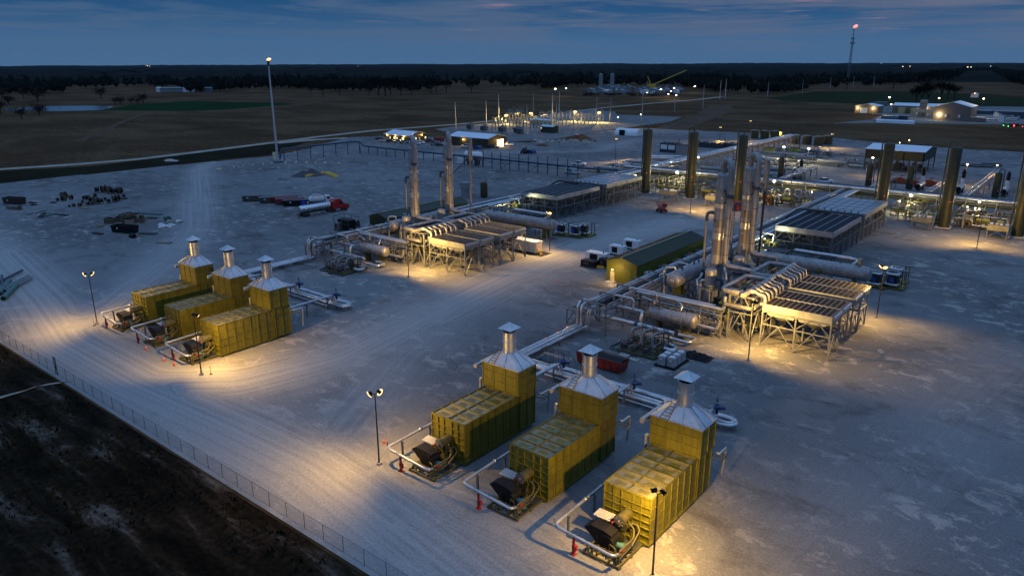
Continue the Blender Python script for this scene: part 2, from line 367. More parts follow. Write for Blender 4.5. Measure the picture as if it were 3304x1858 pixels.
def build_yard():
    st = 2.0
    x0, x1, y0, y1 = -424, 92, 18, 610
    nx, ny = int((x1-x0)/st)+1, int((y1-y0)/st)+1
    X = x0+np.arange(nx)*st; Y = y0+np.arange(ny)*st
    gx, gy = np.meshgrid(X, Y)
    def ins(px, py):
        c = np.zeros(px.shape, bool); n = len(YPOLY); j = n-1
        for i in range(n):
            a, b = YPOLY[i], YPOLY[j]
            if a[1] != b[1]:
                c ^= ((a[1] > py) != (b[1] > py)) & (px < (b[0]-a[0])*(py-a[1])/(b[1]-a[1])+a[0])
            j = i
        return c
    keep = ins(gx[:-1, :-1]+st/2, gy[:-1, :-1]+st/2)
    tr = np.zeros(gx.shape); ac = np.zeros(gx.shape)
    for pl, hw, sg in TRACKS:
        best = np.full(gx.shape, 1e9); sgn = np.zeros(gx.shape)
        for a, b in zip(pl[:-1], pl[1:]):
            dx, dy = b.x-a.x, b.y-a.y; l2 = dx*dx+dy*dy
            t = np.clip(((gx-a.x)*dx+(gy-a.y)*dy)/l2, 0, 1)
            d = np.hypot(gx-a.x-t*dx, gy-a.y-t*dy); s = np.sign((gx-a.x)*dy-(gy-a.y)*dx)
            m = d < best; best[m] = d[m]; sgn[m] = s[m]
        v = sg*np.exp(-(best/hw)**2*.9); m = v > tr; tr[m] = v[m]; ac[m] = (best*sgn)[m]
    used = np.zeros(gx.shape, bool)
    used[:-1, :-1] |= keep; used[1:, :-1] |= keep; used[:-1, 1:] |= keep; used[1:, 1:] |= keep
    idx = np.cumsum(used.ravel()).reshape(used.shape)-1
    vs = np.stack([gx[used], gy[used], np.zeros(used.sum())], 1)
    k = np.argwhere(keep)
    fs = np.stack([idx[k[:, 0], k[:, 1]], idx[k[:, 0], k[:, 1]+1], idx[k[:, 0]+1, k[:, 1]+1], idx[k[:, 0]+1, k[:, 1]]], 1)
    me = bpy.data.meshes.new('gravel_yard'); me.from_pydata(vs.tolist(), [], fs.tolist())
    at = me.color_attributes.new('track', 'FLOAT_COLOR', 'POINT')
    colr = np.ones((len(vs), 4)); colr[:, 0] = tr[used]; colr[:, 1] = ac[used]
    at.data.foreach_set('color', colr.ravel())
    m = bpy.data.materials.new('gravel'); m.use_nodes = True; nt = m.node_tree; L = nt.links.new
    b = nt.nodes['Principled BSDF']; b.inputs['Roughness'].default_value = .95; b.inputs['Specular IOR Level'].default_value = .08
    g = nn(nt, 'ShaderNodeNewGeometry'); P = g.outputs['Position']
    def noi(scale, det=6.0, ro=.6, st=None, dist=0.0):
        n = nn(nt, 'ShaderNodeTexNoise', i={'Scale': scale, 'Detail': det, 'Roughness': ro, 'Distortion': dist})
        if st:
            mp = nn(nt, 'ShaderNodeMapping'); mp.inputs['Scale'].default_value = st; mp.inputs['Rotation'].default_value = (0, 0, rad(35)); L(P, mp.inputs[0]); L(mp.outputs[0], n.inputs['Vector'])
        else: L(P, n.inputs['Vector'])
        return n.outputs[0]
    big = ramp(nt, [(.36, (.112, .113, .114)), (.6, (.176, .177, .177))]); L(noi(.018), big.inputs[0])
    # chalky scuffed patches
    pm = ramp(nt, [(.54, 0.0), (.575, .75), (.66, 1.0)]); L(noi(.24, 10, .74, (1.0, 1.35, 1), .5), pm.inputs[0])
    pz = ramp(nt, [(.40, .12), (.56, 1.0)]); L(noi(.022, 3), pz.inputs[0])
    pmf = mth(nt, 'MULTIPLY', mth(nt, 'MULTIPLY', pm.outputs[0], pz.outputs[0]), .85)
    c = mixrgb(nt, pmf, big.outputs[0], (.36, .33, .295))
    dk = ramp(nt, [(.36, 1.0), (.48, 0.0)]); L(noi(.09, 7, .7, (1, 1.5, 1), .6), dk.inputs[0])
    c = mixrgb(nt, mth(nt, 'MULTIPLY', dk.outputs[0], .7), c, (.070, .067, .064))
    # wheel tracks: pale dust drawn out along the road
    a = nn(nt, 'ShaderNodeAttribute', attribute_name='track'); sp = nn(nt, 'ShaderNodeSeparateColor'); L(a.outputs['Color'], sp.inputs[0])
    cx = nn(nt, 'ShaderNodeCombineXYZ'); L(mth(nt, 'MULTIPLY', sp.outputs[1], 1.3), cx.inputs[0])
    vm = nn(nt, 'ShaderNodeVectorMath', operation='MULTIPLY_ADD'); L(P, vm.inputs[0]); vm.inputs[1].default_value = (.03, .03, 0); L(cx.outputs[0], vm.inputs[2])
    ns = nn(nt, 'ShaderNodeTexNoise', i={'Scale': 1.0, 'Detail': 5.0, 'Roughness': .6}); L(vm.outputs[0], ns.inputs['Vector'])
    sr = nn(nt, 'ShaderNodeMapRange', i={'From Min': .3, 'From Max': .65, 'To Min': .42, 'To Max': 1.1}); L(ns.outputs[0], sr.inputs[0])
    tf = mth(nt, 'MULTIPLY', sp.outputs[0], sr.outputs[0], True)
    c = mixrgb(nt, tf, c, (.325, .318, .305))
    fine = noi(3.4, 6, .8)
    mr = nn(nt, 'ShaderNodeMapRange', i={'From Min': .3, 'From Max': .7, 'To Min': .66, 'To Max': 1.34}); L(fine, mr.inputs[0])
    c = mixrgb(nt, 1.0, c, mr.outputs[0], 'MULTIPLY')
    L(c, b.inputs['Base Color'])
    bp = nn(nt, 'ShaderNodeBump', i={'Strength': .22, 'Distance': .05}); L(noi(6.0, 4, .7), bp.inputs['Height']); L(bp.outputs[0], b.inputs['Normal'])
    me.materials.append(m); o = bpy.data.objects.new('gravel_yard', me); COL.objects.link(o); tag(o, kind='structure')
build_yard()

def strip(name, pts, w, z, m):
    b = MB(); pts = [Vector(p) for p in pts]; vs = []
    for i, p in enumerate(pts):
        d = (pts[min(i+1, len(pts)-1)]-pts[max(i-1, 0)]); d.z = 0; d.normalize(); n = Vector((-d.y, d.x, 0))*(w/2*(1+.12*R_.uniform(-1, 1)))
        vs += [(p.x+n.x, p.y+n.y, z), (p.x-n.x, p.y-n.y, z)]
    b.add(vs, [(2*i, 2*i+1, 2*i+3, 2*i+2) for i in range(len(pts)-1)])
    o = b.build(name, m)
    if o.data.polygons[0].normal.z < 0: o.data.flip_normals()
    return tag(o, kind='structure')
strip('road', [G(x, y) for x, y in ((-500, 600), (0, 546), (250, 530), (450, 513), (650, 489), (890, 459), (1030, 441), (1200, 422), (1480, 401), (1650, 384), (1800, 366), (1950, 348), (2100, 334), (2260, 321), (2330, 312))], 7.5, -.03, ROADM)
strip('path', [G(x, y) for x, y in ((890, 462), (1000, 452), (1110, 446), (1160, 455))], 9, -.025, ROADM)
strip('track', [G(x, y) for x, y in ((210, 458), (255, 455), (300, 436), (390, 395), (480, 362))], 4.5, -.035, DIRT)
strip('track', [FR(x, y) for x, y in ((-120, 985), (0, 940), (120, 895), (250, 845), (300, 790))], 24, -.034, DIRT)
sheet('water', [FL(x, y) for x, y in ((30, 822), (120, 815), (270, 806), (420, 800), (700, 798), (860, 802), (830, 815), (780, 828), (650, 834), (430, 840), (330, 838), (300, 826), (180, 838), (60, 838))], -.04,
      mat('pond_water', (.02, .035, .05), .06, var=.1, bump=.02, bscale=.6))
sheet('meadow', [FL(x, y) for x, y in ((740, 834), (860, 815), (1000, 790), (1400, 765), (1700, 768), (2250, 782), (2080, 798), (1700, 828), (1400, 838))], -.05, GREENF)
sheet('meadow', [FR(x, y) for x, y in ((640, 740), (1000, 690), (1560, 690), (2000, 700), (2576, 730), (2576, 830), (2100, 815), (1500, 790), (760, 760))], -.05, GREENF2)
sheet('grass_verge', [G(x, y) for x, y in ((-300, 585), (0, 552), (300, 536), (860, 466), (1010, 452), (868, 500), (500, 538), (0, 592), (-300, 620))], -.045, GRASSD)
sheet('substation_pad', [ZS(x, y) for x, y in ((-150, 440), (90, 410), (520, 370), (900, 300), (1480, 240), (1720, 260), (1740, 290), (2420, 315), (2280, 370), (1480, 470), (1100, 545), (600, 575), (0, 480))], -.02, PAD)
sheet('compound_yard', [ZBG(x, y) for x, y in ((-60, 500), (480, 455), (640, 390), (330, 355), (560, 250), (2700, 280), (2700, 525), (1000, 500))], -.03, PAD)

# rough verge outside the front fence: a bumpy sheet with its own ditch
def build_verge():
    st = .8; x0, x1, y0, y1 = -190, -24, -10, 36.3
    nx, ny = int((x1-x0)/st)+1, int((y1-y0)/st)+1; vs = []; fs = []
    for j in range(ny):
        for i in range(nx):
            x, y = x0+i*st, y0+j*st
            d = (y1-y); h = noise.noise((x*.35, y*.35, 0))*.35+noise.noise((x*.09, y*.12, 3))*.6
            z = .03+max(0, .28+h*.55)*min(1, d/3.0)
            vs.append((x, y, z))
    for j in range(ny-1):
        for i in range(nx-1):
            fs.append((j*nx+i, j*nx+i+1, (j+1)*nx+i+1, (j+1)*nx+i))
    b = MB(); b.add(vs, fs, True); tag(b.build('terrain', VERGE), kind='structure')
    g = MB()
    for _ in range(7000):
        x, y = R_.uniform(-175, -50), R_.uniform(2, 35)
        if noise.noise((x*.1, y*.1, 9)) < -.05: continue
        d = y1-y; z = .03+max(0, .28+.55*(noise.noise((x*.35, y*.35, 0))*.35+noise.noise((x*.09, y*.12, 3))*.6))*min(1, d/3.0)
        a = R_.uniform(0, PI); h = R_.uniform(.15, .7); w = R_.uniform(.06, .3)
        dx, dy = math.cos(a)*w, math.sin(a)*w; lx, ly = R_.uniform(-.2, .2), R_.uniform(-.2, .2)
        g.add([(x-dx, y-dy, z-.05), (x+dx, y+dy, z-.05), (x+lx, y+ly, z+h)], [(0, 1, 2)])
    tag(g.build('grass', mat('dead_grass', (0.0217, 0.0174, 0.0087), .9, var=.6, scale=.3, spec=.05)), kind='stuff')
build_verge()

# ------------------------------------------------------------------ far woods
LEAF = mat('dark_foliage', (.0095, .0120, .0085), .95, var=.5, scale=.08, spec=.02)
LEAF2 = mat('bare_branches', (0.0136, 0.0099, 0.0074), .95, var=.45, scale=.3, spec=.02)
BARK = mat('bark', (0.031, 0.0248, 0.0198), .9, var=.3)
FRONT = [(-400, 318), (0, 303), (250, 300), (480, 292), (620, 300), (880, 286), (1000, 290), (1110, 298), (1300, 296), (1500, 296), (1700, 296), (1820, 280), (2020, 277), (2200, 279), (2290, 292), (2330, 301), (2480, 304), (2600, 292), (2757, 279), (2868, 274), (2980, 267), (3080, 258), (3110, 240), (3200, 238), (3230, 256), (3304, 275), (3700, 300)]
def build_forest():
    pts = [(G(x, y), x) for x, y in FRONT]
    vs = []; fs = []
    ico = [(0, 0, 1), (.72, .53, .45), (-.28, .85, .45), (-.89, 0, .45), (-.28, -.85, .45), (.72, -.53, .45), (.28, .85, -.45), (-.72, .53, -.45), (-.72, -.53, -.45), (.28, -.85, -.45), (.89, 0, -.45), (0, 0, -1)]
    ifs = [(0, 1, 2), (0, 2, 3), (0, 3, 4), (0, 4, 5), (0, 5, 1), (1, 6, 2), (2, 7, 3), (3, 8, 4), (4, 9, 5), (5, 10, 1), (6, 7, 2), (7, 8, 3), (8, 9, 4), (9, 10, 5), (10, 6, 1), (11, 7, 6), (11, 8, 7), (11, 9, 8), (11, 10, 9), (11, 6, 10)]
    b = MB()
    for (a, _), (c, _) in zip(pts[:-1], pts[1:]):
        ln_ = (c-a).length; n = int(min(520, max(60, ln_*1.1)))
        for k in range(n):
            t = R_.random(); p = a*(1-t)+c*t; d = R_.random()**1.8*650
            if noise.noise((p.x*.006, p.y*.006, 2)) < -.22 and d < 200: continue
            u = p.normalized(); p = p+u*d
            h = R_.uniform(8, 19)*(1+.45*noise.noise((p.x*.009, p.y*.009, 8))); r = R_.uniform(3.0, 6.0)
            if noise.noise((p.x*.004, p.y*.004, 5)) > .12: h *= 1.15; r *= .7
            cz = h*.55
            for q in range(2):
                ox, oy = R_.uniform(-r, r)*.7, R_.uniform(-r, r)*.7; rr = r*R_.uniform(.6, 1.0); hz = h*.45*R_.uniform(.7, 1.05)
                b.add([(p.x+ox+x*rr*R_.uniform(.6, 1.35), p.y+oy+y*rr*R_.uniform(.6, 1.35), cz+R_.uniform(-1, 2)+z*hz*R_.uniform(.75, 1.2)) for x, y, z in ico], ifs)
    tag(b.build('forest', LEAF), kind='stuff')
    # canopy of the woods that run to the horizon
    rings = [1900, 2300, 2800, 3400, 4200, 5200, 6500, 8200, 10200, 11900]
    az0, az1, n = rad(-92), rad(26), 420
    vs = []; fs = []
    for ri, r in enumerate(rings):
        for k in range(n+1):
            a = az0+(az1-az0)*k/n; x, y = r*math.sin(a), r*math.cos(a)
            x += R_.uniform(-60, 60); y += R_.uniform(-60, 60)
            h = (9+noise.noise((x*.0012, y*.0012, 0))*9+R_.uniform(-3, 4)) if ri else 0
            vs.append((x, y, max(.0, h)))
    for i in range(len(rings)-1):
        for k in range(n): fs.append((i*(n+1)+k, i*(n+1)+k+1, (i+1)*(n+1)+k+1, (i+1)*(n+1)+k))
    c = MB(); c.add(vs, fs); o = c.build('forest', terrain_mat('far_canopy', [(.35, (.006, .010, .009)), (.55, (.012, .015, .011)), (.70, (.05, .038, .026))], .0022, .02, .3, rough=1)); tag(o, kind='stuff')
build_forest()

def verge_path():
    pts = [PP(x, y) for x, y in ((-60, 1020), (20, 1002), (80, 985), (135, 968), (165, 962))]; b = MB(); vs = []
    for i, p in enumerate(pts):
        for k in range(7):
            y = p.y+(k-3)*.85+R_.uniform(-.25, .25); x = p.x; d = 36.3-y; z = .03+max(0, .28+.55*(noise.noise((x*.35, y*.35, 0))*.35+noise.noise((x*.09, y*.12, 3))*.6))*min(1, d/3.0)
            vs.append((x+R_.uniform(-.3, .3), y, z+.12))
    b.add(vs, [(i*7+k, i*7+k+1, i*7+k+8, i*7+k+7) for i in range(len(pts)-1) for k in range(6)], True); tag(b.build('path', ROADM), kind='structure')
verge_path()
def make_tree(seed, h, w, leaf, label, dens=330):
    r = random.Random(seed); t = thing('field_tree', label, 'tree')
    b = MB(); b.cyl((0, 0, -.2), (0, 0, h*.34), w*.05, w*.035, 7)
    tips = []
    for k in range(7):
        a = 2*PI*k/7+r.uniform(-.4, .4); q = Vector((math.cos(a)*w*.32*r.uniform(.5, 1), math.sin(a)*w*.32*r.uniform(.5, 1), h*r.uniform(.55, .85)))
        b.cyl((0, 0, h*r.uniform(.2, .33)), q, w*.025, w*.008, 5); tips.append(q)
    b.build('trunk', BARK, t)
    c = MB()
    for k in range(dens):
        q = r.choice(tips); d = Vector((r.gauss(0, 1), r.gauss(0, 1), r.gauss(0, .75)))*w*.14
        p = q+d; s = w*r.uniform(.02, .055); u = Vector((r.uniform(-1, 1), r.uniform(-1, 1), r.uniform(-1, 1))).normalized(); v = u.orthogonal().normalized()
        c.add([p-u*s-v*s*.6, p+u*s-v*s*.4, p+v*s], [(0, 1, 2)])
        c.add([p+u.cross(v)*s-v*s, p-u.cross(v)*s*.8, p+u*s*.8], [(0, 1, 2)])
    c.build('crown', leaf, t)
    return t
tk = [make_tree(1, 13, 14, LEAF2, ''), make_tree(2, 11, 15, LEAF2, ''), make_tree(3, 14, 12, LEAF, '', 460)]
usedk = [0, 0, 0]
def put_tree(p, k, s, label, group):
    if not usedk[k]:
        usedk[k] = 1; o = tk[k]; o.location = p; o.scale = (s, s, s); o['label'] = label; o['group'] = group; o.rotation_euler.z = R_.uniform(0, 6)
    else: dup(tk[k], p, R_.uniform(0, 6), label, group, s)
for i, (x, y, s) in enumerate(((180, 745, 1.1), (285, 765, 1.5), (765, 748, 1.2), (300, 872, .9), (165, 900, .8), (70, 790, .9), (5, 860, 1.0), (20, 740, .9))):
    put_tree(FL(x, y), i % 2, s, 'bare dark tree standing in the pasture around the pond', 'bare trees around the pond')
for i, (x, y, s) in enumerate(((870, 790, .6), (910, 792, .8), (990, 788, .6), (1040, 786, .6), (1080, 782, .9))):
    put_tree(FL(x, y), i % 2, s, 'small bare tree on the bank between pond and green meadow', 'trees between pond and meadow')
for i, (x, y, s) in enumerate(((2345, 712, 1.0), (2435, 730, 1.3), (2560, 720, 1.2))):
    put_tree(FL(x, y), 2, s, 'round dark oak in the brown pasture right of the tall flare', 'oaks right of the flare')
for i, (x, y, s) in enumerate(((95, 692, 1.0), (215, 722, 1.1), (285, 720, 1.9), (335, 724, 1.7), (375, 715, 1.8), (455, 722, 1.6), (535, 712, 1.6), (680, 706, 1.6), (720, 704, 1.3), (795, 704, 1.5), (985, 710, 1.4))):
    put_tree(FM(x, y), 2, s, 'round dark oak in front of the wood behind the brown field', 'oaks in front of the far wood')
for i, (x, y, s) in enumerate(((1760, 775, 1.3), (1800, 778, 1.5), (1850, 782, 1.8))):
    put_tree(FR(x, y), 2, s, 'dense dark tree behind the tan works buildings', 'trees behind the tan works')
for i, (x, y, s) in enumerate(((1950, 742, 1.5), (2000, 748, 1.4), (2050, 745, 1.2))):
    put_tree(FR(x, y), 2, s, 'dark tree in the clump beyond the big brown workshop', 'clump beyond the brown workshop')
for i, (x, y, s) in enumerate(((1240, 672, 1.4), (1590, 672, 2.0))):
    put_tree(FR(x, y), 2, s, 'lone dark tree on the edge of the dull green meadow', 'lone trees on the green meadow')
for i, (x, y, s) in enumerate([(1840+i*35, 640-R_.uniform(0, 30), R_.uniform(1.4, 2.2)) for i in range(7)]):
    put_tree(FR(x, y), 2, s, 'tall dark pine in the copse left of the cleared corridor', 'copse by the cleared corridor')
# ------------------------------------------------------------------ fired heaters with their burner skids
def heater_proto():
    t = thing('process_heater', '', 'heater')
    b = MB(); b.box(-2.5, .08, .4, 2.5, 10.2, 5.28)
    for x in (-2.6, -1.55, -.62, .62, 1.55, 2.6): b.box(x-.04, -.05, .4, x+.04, .08, 5.38)                # front stiffeners
    for z in (.45, 1.25, 2.05, 2.75, 3.55, 4.35, 5.3): b.box(-2.6, -.08, z-.04, 2.6, .08, z+.04)
    for s in (-1, 1):
        for i in range(8): y = .05+i*1.42; b.box(*sorted((s*2.5, s*2.60))[:1], y-.05, .4, sorted((s*2.5, s*2.60))[1], y+.05, 5.38) if i < 8 else None
        for z in (.5, 1.7, 2.9, 4.1, 5.3): a = sorted((s*2.5, s*2.57)); b.box(a[0], 0, z-.04, a[1], 10.2, z+.04)
        for i in range(4): b.box(s*2.3-.12, .3+i*3.1, 0, s*2.3+.12, .54+i*3.1, .4)
    b.box(-2.66, -.1, .28, 2.66, 10.2, .4)
    b.build('firebox', OLIVE, t)
    r = MB()
    for i in range(6):
        y0 = .12+i*1.6
        for x0, x1 in ((-2.5, -.05), (.05, 2.5)):
            cx, cy = (x0+x1)/2, y0+.75
            vs = [(x0, y0, 5.30), (x1, y0, 5.30), (x1, y0+1.52, 5.30), (x0, y0+1.52, 5.30), (cx, cy, 5.262)]
            r.add(vs, [(0, 1, 4), (1, 2, 4), (2, 3, 4), (3, 0, 4)], True)
    r.build('roof_panel', OLIVE_TOP, t)
    b = MB()
    for i in range(7): y = .05+i*1.6; b.box(-2.62, y-.05, 5.285, 2.62, y+.05, 5.44)
    for x in (-2.6, 0, 2.6): b.box(x-.05, 0, 5.283, x+.05, 9.7, 5.435)
    b.build('roof_rib', OLIVE, t)
    c = MB(); c.box(-2.5, 10.2, .4, 2.6, 13.3, 5.6); c.box(-2.75, 9.45, 5.6, 3.0, 12.95, 8.9)
    for z in (5.65, 6.75, 7.85, 8.85): c.box(-2.83, 9.37, z-.04, 3.08, 13.03, z+.04)
    for x in (-2.7, -.9, .95, 2.95): c.box(x-.045, 9.36, 5.6, x+.045, 9.46, 8.9)
    for y in (9.5, 11.2, 12.9): c.box(2.98, y-.045, 5.6, 3.09, y+.045, 8.9); c.box(-2.86, y-.045, 5.6, -2.74, y+.045, 8.9)
    for y in (10.25, 11.7, 13.25): c.box(2.59, y-.05, .4, 2.72, y+.05, 5.55)
    for z in (.5, 1.7, 2.9, 4.1): c.box(2.59, 10.2, z-.04, 2.68, 13.3, z+.04)
    c.build('convection_section', OLIVE_DK if 0 else OLIVE, t)
    h = MB(); zb, zt = 8.92, 10.35; q = [(-2.85, 9.35), (3.1, 9.35), (3.1, 13.05), (-2.85, 13.05)]; k = [(-.7, 10.5), (1.0, 10.5), (1.0, 12.0), (-.7, 12.0)]
    h.add([(x, y, zb) for x, y in q]+[(x, y, zt) for x, y in k], [(0, 1, 5, 4), (1, 2, 6, 5), (2, 3, 7, 6), (3, 0, 4, 7), (4, 5, 6, 7), (3, 2, 1, 0)])
    for (p, u) in (((3.1, 10.3), (1.0, 10.9)), ((3.1, 12.1), (1.0, 11.7)), ((.8, 9.35), (.4, 10.5)), ((-1.2, 9.35), (-.2, 10.5))): h.bar((p[0], p[1], zb+.05), (u[0], u[1], zt+.05), .09, .14)
    for i in range(4): h.bar((*q[i], zb+.03), (*k[i], zt+.03), .07, .09)
    h.box(-2.95, 9.25, 8.86, 3.2, 13.15, 8.95)
    h.build('hood', GALV, t)
    s = MB(); s.cyl((.15, 11.25, 10.2), (.15, 11.25, 13.0), .84, n=28)
    for z in (10.5, 11.7, 12.9): s.lathe((.15, 11.25, z), (0, 0, 1), [(0, .84), (0, .9), (.08, .9), (.08, .84)], 28)
    s.build('stack', GALV, t)
    d = MB(); d.cyl((.15, 11.25, 12.95), (.15, 11.25, 13.18), .74, n=20)
    for k in range(4): a = k*PI/2+.6; d.bar((.15+.8*math.cos(a), 11.25+.8*math.sin(a), 12.9), (.15+.8*math.cos(a), 11.25+.8*math.sin(a), 13.5), .07)
    d.build('stack_mouth', BLACK, t)
    e = MB(); w = 1.05; z0 = 13.42
    e.add([(.15-w, 11.25-w, z0), (.15+w, 11.25-w, z0), (.15+w, 11.25+w, z0), (.15-w, 11.25+w, z0), (.15, 11.25, 14.2)], [(0, 1, 4), (1, 2, 4), (2, 3, 4), (3, 0, 4), (3, 2, 1, 0)])
    e.build('rain_cap', GALV, t)
    l = MB()
    for x in (-1.75, -.75): l.bar((x, 9.25, 8.95), (x*.5-.1, 10.35, 10.45), .05); l.bar((x*.5-.1, 10.35, 10.4), (x*.5-.1, 10.35, 11.6), .04)
    for k in range(6): f = k/5; x0 = -1.75*(1-f)+(-.975)*f; x1 = -.75*(1-f)+(-.475)*f; l.bar((x0, 9.25+1.1*f, 8.97+1.48*f), (x1, 9.25+1.1*f, 8.97+1.48*f), .04)
    l.build('ladder', STEEL_DK, t)
    for pts, r, bd in (([(-3.6, 8.9, 8.1), (-3.6, 15.6, 8.1), (-3.6, 15.6, 2.9), (-3.6, 17.5, 2.9)], .3, .8), ([(-3.1, 10.6, 5.2), (-3.1, 10.6, 2.0), (-3.1, 13.6, 2.0), (-4.1, 15.6, 2.6)], .2, None),
                       ([(-3.0, 9.6, 6.3), (-3.35, 9.6, 6.3), (-3.35, 9.6, 1.2)], .17, None), ([(3.15, 13.5, 4.6), (3.5, 13.5, 4.6), (3.5, 15.3, 4.6), (3.2, 15.3, 1.2)], .13, None)):
        p = MB(); p.tube(pts, r, 10, bd); p.build('process_pipe', JACKET, t)
    for y in (9.4, 11.2, 13.2): p = MB(); p.bar((-2.75, y, 8.35), (-3.75, y, 7.7), .12); p.build('pipe_bracket', STEEL, t)
    f = MB(); f.lathe((-3.6, 13.4, 8.1), (0, 1, 0), [(0, .3), (0, .36), (.35, .36), (.35, .3)], 12); f.build('pipe_joint', BLUE_STEEL, t)
    k = MB(); k.bar((2.6, 13.2, 4.0), (3.9, 13.9, 4.0), .1); k.bar((3.9, 12.9, 4.0), (3.9, 14.4, 4.0), .1); k.bar((2.6, 14.4, 4.0), (3.9, 14.4, 4.0), .1); k.bar((2.6, 13.2, 4), (2.6, 14.4, 4), .08)
    k.build('platform_bracket', OLIVE_STEEL, t)
    return t
def skid_proto():
    """burner skid, local origin = middle of the heater front, skid reaches towards -y"""
    t = thing('burner_skid', '', 'burner skid')
    b = MB()
    for x in (-1.9, -.7, .7, 1.9): b.bar((x, -4.6, .22), (x, .0, .22), .14, .2)
    for y in (-4.55, -3.6, -2.7, -1.8, -.9): b.bar((-1.95, y, .22), (1.95, y, .22), .12, .18)
    for x in (-1.9, 1.9):
        for y in (-4.4, -2.2): b.box(x-.16, y-.16, 0, x+.16, y+.16, .14)
    b.build('skid_frame', OLIVE_STEEL, t)
    d = MB(); d.box(.55, -1.6, .31, 1.85, -.05, .36)
    d.build('deck_grating', STEEL_DK, t)
    k = MB(); k.cyl((.15, -1.55, 2.95), (.15, .05, 2.95), .56, n=22); k.cyl((.15, -1.5, 2.95), (.15, -1.72, 2.95), .62, n=22)
    for z in (1.0, 2.2): k.cyl((.15, -1.0, z), (.15, -1.15, z), .62-.2*(z < 2), n=16)
    k.cyl((.15, -.75, .35), (.15, -.75, 2.2), .30, n=12)
    k.build('burner_drum', mat('burner_olive', (0.065, 0.0611, 0.0228), .5), t)
    g = MB()
    for i in range(9):
        a = 2*PI*i/9; g.bar((.15+.2*math.cos(a), -1.73, 2.95+.2*math.sin(a)), (.15+.56*math.cos(a), -1.76, 2.95+.56*math.sin(a)), .07)
    g.cyl((.15, -1.70, 2.95), (.15, -1.725, 2.95), .54, n=18); g.cyl((.15, -1.72, 2.95), (.15, -1.95, 2.95), .16, n=10)
    g.build('burner_spider', JACKET_D, t)
    # forced draught fan with its flared intake
    f = MB(); f.prof([(-2.75, 2.0), (-2.0, 2.5), (-.5, 2.45), (.3, 2.2), (.3, .6), (-.7, .45)], -3.3, -1.95, 'y')
    f.cyl((-.2, -3.36, 1.3), (-.2, -1.85, 1.3), .75, n=20)
    f.box(-1.0, -3.2, .32, .3, -2.0, .6)
    f.build('fan_housing', BLACK, t)
    m = MB(); m.cyl((.5, -2.5, .95), (1.3, -2.5, .95), .32, n=12); m.cyl((.7, -1.9, .75), (1.2, -1.9, .75), .2, n=10); m.box(.45, -2.8, .32, 1.35, -2.2, .62)
    m.build('fan_motor', mat('teal_motor', (.06, .16, .17), .5), t)
    c = MB(); n = 9
    for i in range(n):
        x = -2.75+i*.21; c.add([(x, -1.75, 2.5), (x+.1, -1.75, 2.55), (x+.1, -.55, 2.67), (x, -.55, 2.62)], [(0, 1, 2, 3), (3, 2, 1, 0)]); c.add([(x+.1, -1.75, 2.55), (x+.21, -1.75, 2.5), (x+.21, -.55, 2.62), (x+.1, -.55, 2.67)], [(0, 1, 2, 3), (3, 2, 1, 0)])
    c.build('sun_canopy', WHITE, t)
    cp = MB()
    for x in (-2.4, -1.1):
        for y in (-1.5, -.8): cp.bar((x, y, .3), (x, y, 2.55), .07)
    cp.bar((-2.4, -1.5, .9), (-1.1, -1.5, .9), .07); cp.box(-2.2, -1.3, .9, -1.4, -1.0, 1.8)
    cp.build('canopy_frame', OLIVE_STEEL, t)
    p = MB()
    for x, z in ((-1.5, .9), (-1.0, .7), (1.6, 1.0)): p.tube([(x, -4.4, .3), (x, -4.4, z), (x, -3.0, z), (x, -3.0, .4)], .09, 8)
    for z in (.75, 1.15): p.tube([(-1.75, -4.1, z), (1.7, -4.1, z), (1.7, -2.0, z+.2)], .08, 8)
    p.tube([(1.75, -4.2, .4), (1.75, -4.2, 1.7), (1.75, -1.6, 1.7), (1.4, -.9, 2.2), (.7, -.8, 2.5)], .11, 8)
    p.tube([(1.0, -3.7, .4), (1.0, -3.7, 1.4), (.2, -3.4, 1.4), (.2, -3.4, .5)], .08, 8)
    for x in (-1.6, -.6, .4, 1.3): p.bar((x, -4.3, .3), (x, -4.3, 1.35+.2*(x > 0)), .05); p.cyl((x, -4.3, 1.0), (x, -4.1, 1.0), .14, n=8)
    for x in (-1.2, .9): p.bar((x, -3.3, .3), (x, -3.3, 1.7), .06)
    p.tube([(1.75, -1.9, 1.0), (1.75, -.4, 1.9), (1.2, -.2, 2.3), (.75, -.5, 2.2)], .1, 8)
    p.build('fuel_train', OLIVE_STEEL, t)
    v = MB(); v.vessel((1.62, -3.6, 1.35), (1.62, -3.3, 1.35), .2, 10); v.build('gas_valve', RED, t)
    v = MB(); v.vessel((-.5, -1.9, 2.6), (-.5, -1.7, 2.6), .1, 8); v.build('gas_valve', RED, t)
    return t
